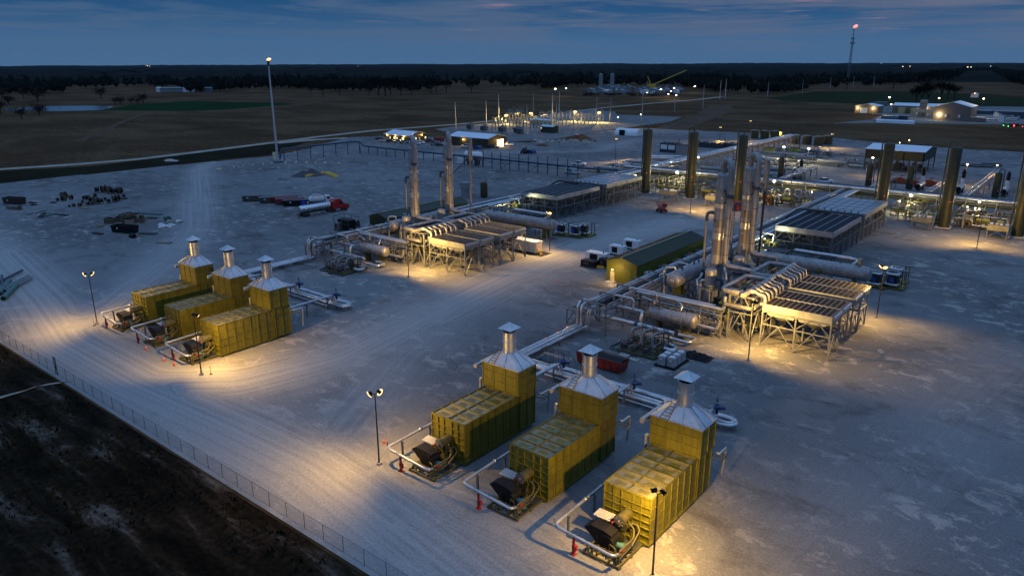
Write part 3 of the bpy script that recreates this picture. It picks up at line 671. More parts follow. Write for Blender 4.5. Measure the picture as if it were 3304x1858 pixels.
def fuelpipe_proto():
    t = thing('fuel_pipe', '', 'pipe')
    p = MB(); p.tube([(-5.0, 4.5, 2.3), (-5.0, -4.9, 2.15), (-4.4, -5.2, 2.15), (1.7, -5.2, 1.75), (1.75, -4.4, 1.55)], .16, 12, .5)
    for y in (3.6, .6): p.lathe((-5.0, y, 2.27), (0, -1, 0), [(0, .16), (0, .2), (.5, .2), (.5, .16)], 10)
    p.build('pipe_run', JACKET, t)
    for pts in ([(-5.22, 4.5, 2.12), (-5.22, -.6, 2.06)], [(-5.1, 4.5, 1.0), (-2.7, 4.5, 1.0)], [(-5.2, -4.8, 2.2), (-5.2, -4.8, 2.75)]): q = MB(); q.tube(pts, .06, 6); q.build('conduit', STEEL_LT, t)
    for x, y, z in ((-4.9, -2.8, 1.98), (-4.9, 1.9, 2.05)): s = MB(); s.box(x-.1, y-.1, 0, x+.1, y+.1, z-.02); s.box(x-.25, y-.08, z-.12, x+.25, y+.08, z); s.build('pipe_support', STEEL, t)
    r = MB(); r.box(-2.75, -5.32, .05, -2.5, -5.08, 1.05); r.box(-2.5, -5.36, .45, -2.3, -5.04, 1.0); r.box(-2.72, -5.3, 1.05, -2.53, -5.1, 1.9)
    r.box(-2.9, -5.45, 0, -2.35, -4.95, .06)
    r.build('fire_post', RED, t)
    return t
HX = [-54.4, -42.5, -30.45]; LX = [-130.75, -118.95, -107.25]
hp, sp_, fp = heater_proto(), skid_proto(), fuelpipe_proto()
wh = ['first heater of the near group, nearest the lamp pole with the lit head', 'middle heater of the near group, between its two neighbours', 'nearest heater of all, with a black twin-head lamp pole in front of its corner']
wl = ['farthest olive heater, in the distant group beside the glowing lamp pole', 'middle olive heater of the distant group of three', 'heater of the distant group standing nearest the fin fan coolers']
for i, (x, y, lab) in enumerate([(HX[k], 55.4, wh[k]) for k in range(3)]+[(LX[k], 55.7, wl[k]) for k in range(3)]):
    near = i < 3
    for pr, nm, cat in ((hp, lab, 0), (sp_, 0, 0), (fp, 0, 0)):
        if pr is hp: l_ = lab[0].upper()+lab[1:] if 0 else lab; g = 'olive box heaters'; l_ = {0: 'olive box heater with sheet steel hood, '}[0]+lab if 'olive' not in lab else lab
        elif pr is sp_: l_ = 'burner skid with black fan in front of the '+['left', 'middle', 'right'][i % 3]+(' heater of the near group' if near else ' heater of the distant group'); g = 'burner skids'
        else: l_ = 'silver fuel pipe bent round the burner skid of the '+['left', 'middle', 'right'][i % 3]+(' near heater' if near else ' distant heater'); g = 'fuel pipes round the burner skids'
        l_ = ' '.join(l_.split()[:16])
        if i == 0: pr.location = (x, y, 0); pr['label'] = l_; pr['group'] = g
        else: dup(pr, (x, y, 0), 0, l_, g)

# heat medium lines behind each heater group
def valve_stand(t, x, y, z):
    v = MB(); v.cyl((x, y, z-.9), (x, y, z), .2, n=10); v.vessel((x-.1, y, z+.1), (x+.1, y, z+.1), .42, 12); v.cyl((x-.2, y-.5, z+.15), (x+1.1, y+.1, z+.15), .22, n=10); v.cyl((x+.4, y, z-.1), (x+.4, y, z+.35), .3, n=10)
    v.bar((x, y, z+.3), (x, y, z+1.5), .07); v.bar((x-.25, y, z+1.1), (x+.3, y, z+.9), .05); v.cyl((x, y, z+.95), (x, y, z+1.02), .22, n=10)
    v.build('actuated_valve', BLUE, t, 1)
for g_, (x0, x1, xs, word) in enumerate(((-60.2, -31.6, HX, 'near'), (-136.6, -107.8, LX, 'distant'))):
    t = thing('pipe_header', 'long bundle of silver pipes with a rounded end behind the %s heaters' % word, 'pipes', ((x0+x1)/2, 83, 0))
    for k, (dy, zz) in enumerate(((-.75, .9), (-.15, 1.02))):
        p = MB(); y0, y1 = 83+dy, 84.65-dy-.75
        p.tube([(x0, y0, zz), (x1-.0, y0, zz), (x1+(1.0 if k == 0 else .45), (y0+y1)/2, zz), (x1, y1, zz), (x0, y1, zz)], .27, 12, 1.3)
        p.build('pipe', JACKET, t, 1)
    p = MB(); p.tube([(x0+.5, 81.6, .55), (x1-3, 81.6, .55)], .12, 8); p.build('pipe', JACKET, t, 1)
    for k in range(8):
        s = MB(); x = x0+1.5+k*(x1-x0-3)/7; s.bar((x, 81.4, .5), (x, 84.7, .5), .14); s.bar((x, 82.2, 0), (x, 82.2, .5), .14); s.bar((x, 84.4, 0), (x, 84.4, .5), .14); s.build('pipe_support', STEEL, t, 1)
    for i, xc in enumerate(xs):
        xb = xc-3.45
        t = thing('branch_line', 'silver branch pipes with blue valve behind the %s heater, %s group' % (['left', 'middle', 'right'][i], word), 'pipes', (xb, 78, 0), group='branch lines with blue valves')
        for dx in (-.35, .35): p = MB(); p.tube([(xb+dx, 72.6, 2.35+.3*(dx > 0)), (xb+dx, 82.3, 2.35+.3*(dx > 0)), (xb+dx, 82.9, 1.0)], .2, 10, .5); p.build('pipe', JACKET, t, 1)
        for y in (76.6, 81.3): s = MB(); s.bar((xb, y, 0), (xb, y, 2.1), .2); s.bar((xb-.7, y, 2.08), (xb+.7, y, 2.08), .16); s.box(xb-.25, y-.25, 0, xb+.25, y+.25, .06); s.build('pipe_support', STEEL, t, 1)
        valve_stand(t, xb+.5, 83.1, 2.6)
    # ground level run from the bundle to the riser of the process train
    xr = -66.4 if g_ == 0 else -143.2
    t = thing('ground_pipe_run', 'parallel silver pipes at ground level leading from the %s heaters to the pipe rack' % word, 'pipes', (xr, 92, 0))
    for k in range(4):
        r = (.33, .28, .15, .12)[k]; xx = xr-.9+(0, .72, 1.35, 1.75)[k]; yy = 82.25+.65*k
        p = MB(); p.tube([(x0+.2, yy, .95), (xx, yy, .95), (xx, 100.8, .95)]+([(xx, 101.6, .95), (xx, 101.6, 4.9-.1*k), (xx, 104, 4.9-.1*k)] if k < 2 else [(xx+.4, 101.6, .95), (xx+.8, 101.6, 4.4), (xx+.8, 104, 4.4)]), r, 12, .9)
        p.build('pipe', JACKET, t, 1)
    for y in (85.5, 89.5, 93.5, 97.5): s = MB(); s.bar((xr-1.3, y, .5), (xr+1.3, y, .5), .14); s.bar((xr-1, y, 0), (xr-1, y, .5), .14); s.bar((xr+1, y, 0), (xr+1, y, .5), .14); s.build('pipe_support', STEEL, t, 1)
# stile with handrails over the pipes behind the near heaters
t = thing('crossover_stair', 'small handrailed stile over the pipes behind the left near heater', 'stair', (-61.5, 84.6, 0))
b = MB(); b.box(-63.6, 86.4, 1.35, -59.2, 87.2, 1.42)
for k in range(4): b.box(-59.2+k*.28, 86.4, 1.1-k*.3, -58.9+k*.28, 87.2, 1.15-k*.3); b.box(-63.9-k*.28, 86.4, 1.1-k*.3, -63.6-k*.28, 87.2, 1.15-k*.3)
b.build('walkway', STEEL, t, 1)
b = MB()
for y in (86.4, 87.2):
    b.bar((-63.6, y, 2.4), (-59.2, y, 2.4), .05); b.bar((-63.6, y, 1.9), (-59.2, y, 1.9), .04); b.bar((-59.2, y, 2.4), (-58.0, y, 1.1), .05); b.bar((-63.6, y, 2.4), (-64.8, y, 1.1), .05)
    for x in (-63.6, -62.1, -60.6, -59.2): b.bar((x, y, 0), (x, y, 2.4), .05)
b.build('handrail', STEEL_DK, t, 1)

# ------------------------------------------------------------------ floodlight poles
def pole(x, y, h, label, heads, group='floodlight poles', bulb=None, watts=9000, size=145, arm=.55, m=POLE, lens=True, col=LAMP, rp=.085, lr=1.0):
    """heads: list of (azimuth in degrees from +x, tilt below horizontal)"""
    t = thing('lamp_pole', label, 'lamp pole', (x, y, 0), 0, group)
    b = MB(); b.cyl((0, 0, .3), (0, 0, h), rp*1.25, rp*.8, 10); b.box(-.16, -.16, .3, .16, .16, .34); b.build('pole', m, t)
    b = MB(); b.cyl((0, 0, 0), (0, 0, .32), .32, n=14); b.build('base', CONC, t)
    for az, ti in heads:
        a, e = rad(az), rad(ti); c = Vector((math.cos(a)*arm, math.sin(a)*arm, h+.12)); d = Vector((math.cos(a)*math.cos(e), math.sin(a)*math.cos(e), -math.sin(e)))
        hd = MB(); hd.bar((0, 0, h), c, .06); u = Vector((-math.sin(a), math.cos(a), 0)); v = d.cross(u)
        hd.T = Matrix(((u.x, v.x, d.x, c.x), (u.y, v.y, d.y, c.y), (u.z, v.z, d.z, c.z), (0, 0, 0, 1)))
        hd.add([(-.18, -.14, -.26), (.18, -.14, -.26), (.18, .14, -.26), (-.18, .14, -.26), (-.29, -.22, .1), (.29, -.22, .1), (.29, .22, .1), (-.29, .22, .1)], [(3, 2, 1, 0), (0, 1, 5, 4), (1, 2, 6, 5), (2, 3, 7, 6), (3, 0, 4, 7), (4, 5, 6, 7)])
        ho = hd.build('lamp_head', BLACK, t)
        if lens:
            ln = MB(); ln.T = hd.T; ln.lathe((0, 0, .11), (0, 0, 1), [(0, .24*lr), (.06, .2*lr), (.10, .1*lr), (.11, 0)], 10); ln.build('lens', bulb or BULB, ho)
        spot(t, c+d*.28, d, watts*1.55, size, .75, col)
    return t
pole(-60.1, 49.6, 9.0, 'lamp pole with lit head left of the near heater group', [(238, 32), (75, 42)], watts=6500, lr=1.8)
pole(-25.6, 52.0, 8.6, 'nearest black lamp pole, in front of the corner of the nearest heater', [(150, 42), (60, 44)], watts=8000)
pl1 = S0(314, 1046)
pole(pl1.x, pl1.y, 9.3, 'lamp pole with lit head left of the distant heater group', [(240, 32), (75, 42)], watts=7000, lr=1.8)
pole(-100.8, 50.2, 9.3, 'black twin-head lamp pole beside the distant heaters and a row of cones', [(150, 42), (60, 44)], watts=8000)
pole(-38.5, 106.7, 9.4, 'lamp pole in front of the near fin fan coolers', [(118, 33), (62, 33)], watts=11500)
pole(-114.9, 106.3, 9.4, 'lamp pole in front of the distant fin fan coolers', [(118, 33), (62, 33)], watts=11500)
pole(-104.2, 144.0, 9.6, 'lamp pole with lit head beside the white container', [(215, 42), (300, 42)], watts=7000, lr=1.8)
p_ = D_ = G(2250+1885/3.45, 750+860/3.45); pole(-28.0, 141.0, 9.6, 'lamp pole with lit head at the end of the near large silver vessel', [(215, 42), (300, 42)], watts=7000, lr=1.8)
# ------------------------------------------------------------------ helpers for process equipment
def tubes(t, name, m, lst, n=10, w=1):
    for it in lst:
        pts, r = it[0], it[1]; b = MB(); b.tube(pts, r, n, it[2] if len(it) > 2 else None); b.build(name, m, t, w)
def bars(t, name, m, lst, wd=.2, w=1):
    b = MB()
    for p, q in lst: b.bar(p, q, wd)
    return b.build(name, m, t, w)
def clutter(t, x0, x1, y0, y1, zmax, n, seed, mats, rr=(.06, .16)):
    """manifold piping: risers, crossovers and stub lines, each run one part"""
    r = random.Random(seed)
    for k in range(n):
        x, y = r.uniform(x0, x1), r.uniform(y0, y1); z = r.uniform(.35, 1)*zmax; q = r.uniform(*rr); kind = r.random()
        lx = r.choice((-1, 1))*r.uniform(.8, 3.2); cl = lambda v, a, c: max(a, min(c, v))
        if kind < .45: pts = [(x, y, .1), (x, y, z), (cl(x+lx, x0, x1), y, z), (cl(x+lx, x0, x1), y, z*r.uniform(.2, .7))]
        elif kind < .75: yy = cl(y+r.choice((-1, 1))*r.uniform(1, 4), y0, y1); pts = [(x, y, .1), (x, y, z), (x, yy, z), (x, yy, .3)]
        else: pts = [(x0, y, z*.7), (x, y, z*.7), (x, y, z*.3), (x1, y, z*.3)]
        b = MB(); b.tube(pts, q, 7)
        if kind < .45: b.cyl((x-.25, y, z*.5), (x+.25, y, z*.5), q*1.6, n=7)
        b.build('pipe', r.choice(mats), t, 1)
def frame(t, x0, x1, y0, y1, z, nx, ny, m, wd=.22, mid=None, brace=True, w=1, name='steel_frame'):
    b = MB(); xs = [x0+(x1-x0)*i/nx for i in range(nx+1)]; ys = [y0+(y1-y0)*i/ny for i in range(ny+1)]
    for x in xs:
        for y in ys: b.bar((x, y, 0), (x, y, z), wd); b.box(x-wd, y-wd, 0, x+wd, y+wd, .05)
    for zz in ([z] if mid is None else [mid, z]):
        for y in ys: b.bar((x0, y, zz-wd*.6), (x1, y, zz-wd*.6), wd*.8)
        for x in xs: b.bar((x, y0, zz-wd*.6), (x, y1, zz-wd*.6), wd*.8)
    if brace:
        zb = mid or z
        for y in (y0, y1):
            for i in range(nx): xm = (xs[i]+xs[i+1])/2; b.bar((xs[i], y, .1), (xm, y, zb-.2), wd*.55); b.bar((xs[i+1], y, .1), (xm, y, zb-.2), wd*.55)
            if mid:
                for i in range(nx): b.bar((xs[i], y, mid), (xs[i]+(xs[i+1]-xs[i])*.4, y, z-.1), wd*.5); b.bar((xs[i+1], y, mid), (xs[i+1]-(xs[i+1]-xs[i])*.4, y, z-.1), wd*.5)
        for x in (x0, x1):
            for i in range(ny): ym = (ys[i]+ys[i+1])/2; b.bar((x, ys[i], .1), (x, ym, zb-.2), wd*.55); b.bar((x, ys[i+1], .1), (x, ym, zb-.2), wd*.55)
    return b.build(name, m, t, w)
def hvessel(t, p, q, r, m, bands=3, n=24, shell='shell'):
    b = MB(); b.vessel(p, q, r, n); b.build(shell, m, t, 1)
    p, q = Vector(p), Vector(q); b = MB()
    for k in range(bands):
        c = p.lerp(q, (k+.5)/bands); b.lathe(c, q-p, [(0, r), (0, r+.035), (.12, r+.035), (.12, r)], n)
    b.lathe(p, q-p, [(0, r), (0, r+.03), (.1, r+.03), (.1, r)], n); b.lathe(q, q-p, [(-.1, r), (-.1, r+.03), (0, r+.03), (0, r)], n)
    b.build('band', m, t, 1)

# ------------------------------------------------------------------ the two process trains
def air_cooler_bay():
    """one fin fan bay 11.2 m x 4.75 m, origin front left corner on the ground"""
    t = thing('fin_fan_cooler', '', 'air cooler'); Wd, D, zp, zt = 11.0, 4.75, 6.0, 7.25
    frame(t, .1, Wd-.1, .15, D-.15, zp, 2, 1, STEEL_LT, .2, 3.9, True)
    b = MB()
    for x0, x1, y0, y1 in ((0, Wd, 0, .08), (0, Wd, D-.08, D), (0, .08, 0, D), (Wd-.08, Wd, 0, D)): b.box(x0, y0, zp+.06, x1, y1, zt)
    b.prof([(.08, zp+.08), (Wd-.08, zp+.08), (Wd-1.2, zp-.7), (Wd/2+.5, zp-.7), (Wd/2, zp+.05), (Wd/2-.5, zp-.7), (1.2, zp-.7)], .3, D-.3, 'y')
    b.build('plenum', mat('plenum_sheet', (.26, .28, .29), .45, metal=.5, var=.2, scale=.6, rnd=.1), t)
    c = MB(); c.box(.1, .1, zt-.5, Wd-.1, D-.1, zt-.06); c.build('tube_bundle', FIN_BROWN, t)
    c = MB()
    for k in range(13): x = .35+k*.86; c.box(x-.05, .1, zt-.058, x+.05, D-.1, zt+.02)
    c.build('tube_keeper', STEEL_LT, t)
    d = MB(); d.box(-.5, .25, zt-.45, -.002, D-.25, zt+.02); d.build('header_box', GALV, t); d = MB(); d.box(Wd+.002, .25, zt-.5, Wd+.3, D-.25, zt-.08); d.build('header_box', GALV, t)
    f = MB()
    for x in (Wd*.25+.2, Wd*.75-.2):
        f.cyl((x, D/2, zp-1.25), (x, D/2, zp-.72), 1.75, n=20, caps=False); f.cyl((x, D/2, zp-1.9), (x, D/2, zp-1.0), .16, n=8)
        for k in range(4): a = k*PI/2+.4; f.bar((x, D/2, zp-1.05), (x+1.6*math.cos(a), D/2+1.6*math.sin(a), zp-1.0), .3, .04)
        f.box(x-.5, D/2-.4, zp-2.1, x+.4, D/2+.4, zp-1.6)
    f.build('fan', STEEL_DK, t)
    return t
bay0 = air_cooler_bay()
BAYS = 0
def train(dx, word, A):
    global BAYS
    X = lambda x: x+dx
    nt_ = 'the %s train' % word
    # pipe rack
    t = thing('pipe_rack', 'long steel rack carrying silver pipes the whole length of %s' % nt_, 'pipe rack', (X(-64.3), 180, 0))
    y0, y1 = 102.0, 262.0; n = 27
    for i in range(n+1):
        y = y0+(y1-y0)*i/n; b = MB()
        for x in (-66.8, -61.9): b.bar((X(x), y, 0), (X(x), y, 5.6 if i < 8 else 4.9), .24)
        for z in (3.3, 4.55): b.bar((X(-66.9), y, z), (X(-61.8), y, z), .24, .26)
        if i < 8: b.bar((X(-66.9), y, 5.5), (X(-61.8), y, 5.5), .2)
        if i % 4 == 1: b.bar((X(-61.9), y, .2), (X(-61.9), y+(y1-y0)/n, 3.2), .12); b.bar((X(-61.9), y, 3.2), (X(-61.9), y+(y1-y0)/n, .2), .12)
        b.build('rack_bent', STEEL if i < 9 else STEEL_LT, t, 1)
    for x in (-66.8, -61.9): b = MB(); b.bar((X(x), y0, 4.72), (X(x), y1, 4.72), .2, .3); b.bar((X(x), y0, 3.15), (X(x), y1, 3.15), .18, .22); b.build('rail', STEEL, t, 1)
    lines = [(-66.2, 4.98, .27, JACKET, 104, 255), (-65.4, 5.0, .30, JACKET_M, 104, 258), (-64.5, 4.9, .2, STEEL_DK, 104, 262), (-64.0, 4.88, .18, BLACK, 104, 262), (-63.4, 4.95, .24, JACKET, 110, 258), (-62.8, 4.85, .14, STEEL_LT, 104, 262), (-62.35, 5.05, .32, JACKET, 128, 256),
             (-66.3, 3.62, .2, JACKET_M, 106, 260), (-65.5, 3.6, .18, STEEL_DK, 106, 262), (-64.2, 3.68, .26, JACKET, 106, 250), (-63.2, 3.6, .2, JACKET_D, 106, 260)]
    for x, z, r, m, a, c in lines: b = MB(); b.tube([(X(x), a, z), (X(x), c, z)], r, 10); b.build('pipe', m, t, 1)
    b = MB(); b.box(X(-61.75), 160, 4.95, X(-61.05), 258, 5.12); b.build('cable_tray', WHITE_ROOF, t, 1)
    for k, (yy, xx) in enumerate(((107, -59.5), (112.5, -58), (124, -60), (171, -58.5))): b = MB(); b.tube([(X(-63.4), yy, 4.95), (X(-63.4), yy, 5.9), (X(xx), yy, 5.9), (X(xx), yy, 4.2)], .2, 8, .5); b.build('pipe', JACKET, t, 1)
    # blue steel end frames and loose steel near the riser
    t = thing('valve_platform', 'low steel valve frame at the near rack end of %s' % nt_, 'platform', (X(-69.5), 104, 0))
    frame(t, X(-70.6), X(-67.4), 103, 108, 2.9, 1, 1, STEEL, .2)
    clutter(t, X(-70.4), X(-67.5), 103.2, 107.8, 3.0, 8, 11+A, [STEEL_LT, JACKET, JACKET_M])
    # surge drum
    t = thing('horizontal_drum', 'smaller silver drum on saddles behind the pumps of %s' % nt_, 'vessel', (X(-53.2), 109.8, 0))
    hvessel(t, (X(-57.4), 109.8, 3.15), (X(-49.4), 109.8, 3.15), 1.18, JACKET_M, 2)
    for x in (-55.8, -51.0): b = MB(); b.box(X(x)-.25, 109.0, .2, X(x)+.25, 110.6, 2.3); b.box(X(x)-.35, 108.8, 0, X(x)+.35, 110.8, .2); b.build('saddle', OLIVE_STEEL, t, 1)
    tubes(t, 'pipe', JACKET, [([(X(-56.9), 109.8, 4.2), (X(-56.9), 109.8, 5.2), (X(-60), 111, 5.2)], .14), ([(X(-52), 109.8, 4.1), (X(-52), 110.5, 5.3), (X(-54), 112.5, 5.3)], .16), ([(X(-51.5), 108.6, .8), (X(-48.2), 108.6, .8), (X(-48.2), 106, .8), (X(-51.8), 106, .8), (X(-51.8), 104.6, 1.6)], .3, .9)], 10)
    for k in range(5): b = MB(); b.cyl((X(-54.5+k*.9), 109.8, 4.25), (X(-54.5+k*.9), 109.8, 4.65), .07, n=6); b.build('nozzle', STEEL_DK, t, 1)
    b = MB(); b.cyl((X(-57.0), 109.3, 4.2), (X(-57.0), 109.3, 5.6), .12, n=8); b.cyl((X(-56.5), 109.6, 4.8), (X(-55.7), 109.6, 4.8), .25, n=8); b.cyl((X(-56.1), 110.1, 4.2), (X(-56.1), 110.1, 5.5), .1, n=8); b.build('relief_valve', OLIVE_STEEL, t, 1)
    # pump skid with three pumps
    t = thing('pump_skid', 'skid of three pumps with silver elbows before the drum of %s' % nt_, 'pump skid', (X(-53.4), 100.5, 0))
    b = MB()
    for x in (-56.7, -54.5, -52.2, -50.1): b.bar((X(x), 97.6, .2), (X(x), 104.6, .2), .2, .3)
    for y in (97.6, 99.5, 102, 104.6): b.bar((X(-56.8), y, .2), (X(-50.0), y, .2), .2, .3)
    b.box(X(-56.6), 97.7, .33, X(-50.2), 104.5, .36); b.build('skid_frame', OLIVE_STEEL, t, 1)
    b = MB(); b.tube([(X(-63.8), 104.1, 2.75), (X(-50.2), 104.1, 2.6)], .33, 12); b.build('suction_header', JACKET, t, 1)
    b = MB(); b.lathe((X(-57.4), 104.1, 2.67), (1, 0, 0), [(0, .33), (0, .4), (.6, .4), (.6, .33)], 12); b.build('pipe_joint', BLUE_STEEL, t, 1)
    tubes(t, 'pipe', JACKET, [([(X(-63.6), 107.2, 3.9), (X(-57.6), 107.2, 3.9), (X(-57.3), 106.0, 3.9), (X(-57.3), 105.8, 2.2)], .3, .9), ([(X(-50.3), 103.0, 1.0), (X(-48.9), 103.0, .8), (X(-48.9), 101.2, .8), (X(-50.3), 101.2, .9)], .3, .8)], 12)
    for x in (-56.1, -54.1, -52.1):


        b = MB(); b.tube([(X(x+.9), 104.1, 2.75), (X(x+.6), 103.0, 2.95), (X(x+.1), 101.0, 2.95), (X(x), 100.6, 2.6), (X(x), 100.5, 1.1)], .24, 10, .6)
        for y in (103.1, 102.3, 101.6): b.cyl((X(x)+.1+.25*(y-101), y, 2.95), (X(x)+.1+.25*(y-100.8), y+.14, 2.95), .36, n=10)
        b.build('suction_pipe', JACKET_M, t, 1)
        b = MB(); b.cyl((X(x), 100.9, .95), (X(x), 100.0, .95), .45, n=12); b.cyl((X(x), 100.0, .95), (X(x), 99.0, .95), .2, n=10); b.box(X(x)-.4, 98.2, .36, X(x)+.4, 101, .6); b.build('pump_casing', JACKET_D, t, 1)
        b = MB(); b.cyl((X(x), 99.5, .95), (X(x), 99.1, .95), .34, n=12); b.build('coupling', RED, t, 1)
        b = MB(); b.cyl((X(x), 99.0, .95), (X(x), 97.9, .95), .42, n=12); b.build('motor', STEEL_DK, t, 1)
    for k, (x, y, h) in enumerate(((-51.5, 103.2, 2.6), (-50.6, 103.2, 2.7), (-51.6, 101.4, 2.3), (-52.6, 102.0, 2.6), (-50.4, 101.2, 2.0), (-55.2, 102.8, 2.6), (-53.2, 102.8, 2.6), (-57.0, 99.0, 1.5), (-53.1, 99.8, 1.7))): b = MB(); b.bar((X(x), y, .3), (X(x), y, h), .16); b.build('post', OLIVE_STEEL, t, 1)
    clutter(t, X(-56.8), X(-50.2), 98.0, 104, 2.4, 30, 5+A, [OLIVE_STEEL, STEEL_DK, JACKET_M], (.05, .11))
    tubes(t, 'hose', STEEL_DK, [([(X(-58.2), 101.8, .12), (X(-58.6), 97.4, .12), (X(-53), 96.9, .12)], .12, 1.2), ([(X(-57.9), 101.8, .3), (X(-58.2), 97.7, .3), (X(-53), 97.2, .3)], .1, 1.2)], 8)
    for k, (x, y) in enumerate(((-54.7, 96.2), (-52.6, 95.6))):
        t2 = thing('concrete_block', '%s concrete step block in front of the pumps of %s' % (('left', 'right')[k], nt_), 'block', (X(x), y, 0)); b = MB(); b.prism([(X(x)-.75, y-.5), (X(x)+.75, y-.55), (X(x)+.8, y+.5), (X(x)-.7, y+.55)], .0, .28); b.build('slab', CONC, t2, 1)
        b = MB(); b.bar((X(x)-.3, y, .28), (X(x)+.2, y+1.3, 1.5), .06); b.bar((X(x)+.3, y, .28), (X(x)+.8, y+1.3, 1.5), .06); b.build('handrail', OLIVE_STEEL, t2, 1)
    # cross pipes from the rack to the coolers
    t = thing('cross_pipe_rack', 'two long silver pipes crossing from rack to coolers in %s' % nt_, 'pipe rack', (X(-54), 115, 0))
    frame(t, X(-61.5), X(-46.2), 113.4, 116.4, 4.6, 4, 1, STEEL_LT, .2, 2.6)
    tubes(t, 'pipe', JACKET, [([(X(-62.5), 113.6, 5.0), (X(-45.9), 113.6, 5.0), (X(-45.9), 113.6, 7.4)], .3, .7), ([(X(-57), 112.0, 1.9), (X(-46.2), 112.0, 1.9), (X(-45.9), 112.0, 3.6)], .28, .7), ([(X(-62), 115.2, 4.9), (X(-48), 115.2, 4.9)], .18), ([(X(-61), 116.1, 2.95), (X(-46.5), 116.1, 2.95)], .2)], 12)
    tubes(t, 'pipe', JACKET_M, [([(X(-60), 114.6, 2.9), (X(-53), 114.6, 2.9), (X(-53), 112.2, 2.9), (X(-53), 112.2, .6)], .2, .6)], 10)
    clutter(t, X(-60), X(-47), 112.5, 118, 3.6, 34, 21+A, [JACKET_M, STEEL_LT, STEEL_DK, JACKET])
    # first drum on legs, along the rack
    t = thing('horizontal_drum', 'large silver drum lengthwise beside the pipe rack of %s' % nt_, 'vessel', (X(-58.9), 128, 0))
    zz = 6.1; hvessel(t, (X(-58.9), 120.6, zz), (X(-58.9), 136.5, zz), 1.42, JACKET_M, 3)
    for y in (123.2, 133.5): b = MB(); b.box(X(-60.0), y-.25, 3.0, X(-57.8), y+.25, 5.0); b.build('saddle', OLIVE, t, 1)
    frame(t, X(-60.3), X(-57.5), 122.5, 134.2, 3.1, 1, 3, STEEL, .26, None, True)
    b = MB(); b.lathe((X(-58.9), 119.93, zz), (0, -1, 0), [(0, .42), (.08, .42), (.08, .3), (.1, 0)], 14); b.build('manway', JACKET, t, 1)
    tubes(t, 'pipe', JACKET, [([(X(-59.6), 122.6, 7.3), (X(-59.6), 122.6, 8.1), (X(-61.2), 121.5, 8.1), (X(-61.2), 121.5, 3.0)], .22, .6), ([(X(-58.9), 126.5, 7.4), (X(-58.9), 126.5, 8.0), (X(-61), 126.5, 8.0)], .14)], 10)
    for y in (124, 129, 131, 134): b = MB(); b.cyl((X(-58.9), y, 7.4), (X(-58.9), y, 7.9), .16, n=8); b.cyl((X(-58.9), y, 7.82), (X(-58.9), y, 7.95), .26, n=8); b.build('nozzle', BLUE_STEEL, t, 1)
    # towers
    yo = -4.2 if A else 0
    for k, (tx, ty) in enumerate(((-54.1, 128.3), (-53.7, 140.0))):
        ty += yo
        t = thing('distillation_tower', 'tall silver goose-neck column, the %s of the pair in %s' % (('nearer', 'farther')[k], nt_), 'tower', (X(tx), ty, 0), group='tall silver columns')
        R = 1.13; zt = 25.0
        b = MB(); b.lathe((0, 0, 2.4), (0, 0, 1), [(0, R), (zt-2.4, R)]+[(zt-2.4+.75*math.sin(a), R*math.cos(a)) for a in (.3, .6, .9, 1.2, 1.57)], 30); b.build('shell', JACKET_M, t)
        for (za, zb_, m) in ((19.2, 20.0, JACKET), (15.6, 17.0, JACKET_D), (13.4, 14.6, JACKET), (10.6, 13.3, JACKET_D)): b = MB(); b.cyl((0, 0, za), (0, 0, zb_), R+.012, n=30, caps=False); b.build('cladding_band', m, t)
        b = MB(); b.cyl((0, 0, 0), (0, 0, 2.4), R+.1, R, 24); b.build('skirt', OLIVE_DK, t)
        b = MB()
        for z in (4.5, 7.5, 10.5, 14.7, 17.1, 20.1, 22.6, 24.98): b.lathe((0, 0, z), (0, 0, 1), [(0, R), (0, R+.035), (.07, R+.035), (.07, R)], 24)
        b.build('clip_ring', JACKET_D, t)
        ux, uy = 2.3, -1.85
        b = MB(); c = Vector((ux, uy, 0)); pts = [Vector((0, 0, zt+.5)), Vector((0, 0, zt+1.6))]+[Vector((ux*.5, uy*.5, zt+1.6))+Vector((-ux*.5*math.cos(a), -uy*.5*math.cos(a), 1.35*math.sin(a))) for a in (.4, .8, 1.2, 1.57, 1.95, 2.35, 2.75)]+[Vector((ux, uy, zt+1.5)), Vector((ux, uy, 9.0)), Vector((ux+5.2, uy, 8.75))]
        b.tube(pts, .54, 16, 1.3); b.build('overhead_pipe', JACKET_M if k == 0 or 1 else JACKET, t)
        b = MB()
        for z in (11, 14.6, 17.8, 21.4): b.lathe((ux, uy, z), (0, 0, 1), [(0, .54), (0, .6), (.1, .6), (.1, .54)], 14)
        b.build('pipe_band', BLUE_STEEL, t)
        b = MB(); b.bar((.4, -.4, 22.8), (ux, uy, 21.8), .2); b.cyl((ux, uy, 21.6), (ux, uy, 22.1), .68, n=14); b.box(ux-.85, uy-.3, 21.6, ux-.55, uy+.3, 22.3); b.bar((.7, -.6, 20.0), (ux, uy, 21.5), .16); b.build('pipe_bracket', STEEL_DK, t)
        b = MB(); b.tube([(-1.0, -.3, 18.2), (-2.35, -.55, 18.2), (-2.35, -.55, 6.6)], .24, 10, .7); b.build('side_riser', JACKET_M, t)
        b = MB(); b.tube([(-.9, -.3, 18.2), (-2.35, -.55, 18.2), (-2.35, -.55, 16.6)], .31, 10, .8); b.cyl((-2.35, -.55, 7.2), (-2.35, -.55, 6.3), .36, n=10); b.build('riser_elbow', BLUE_STEEL, t)
        b = MB(); b.tube([(-2.35, -.55, 6.6), (-2.35, -1.5, 5.6), (-2.35, -3.2, 5.6), (-1.5, -3.6, 3.2)], .26, 10, .8); b.build('riser_foot', JACKET, t)
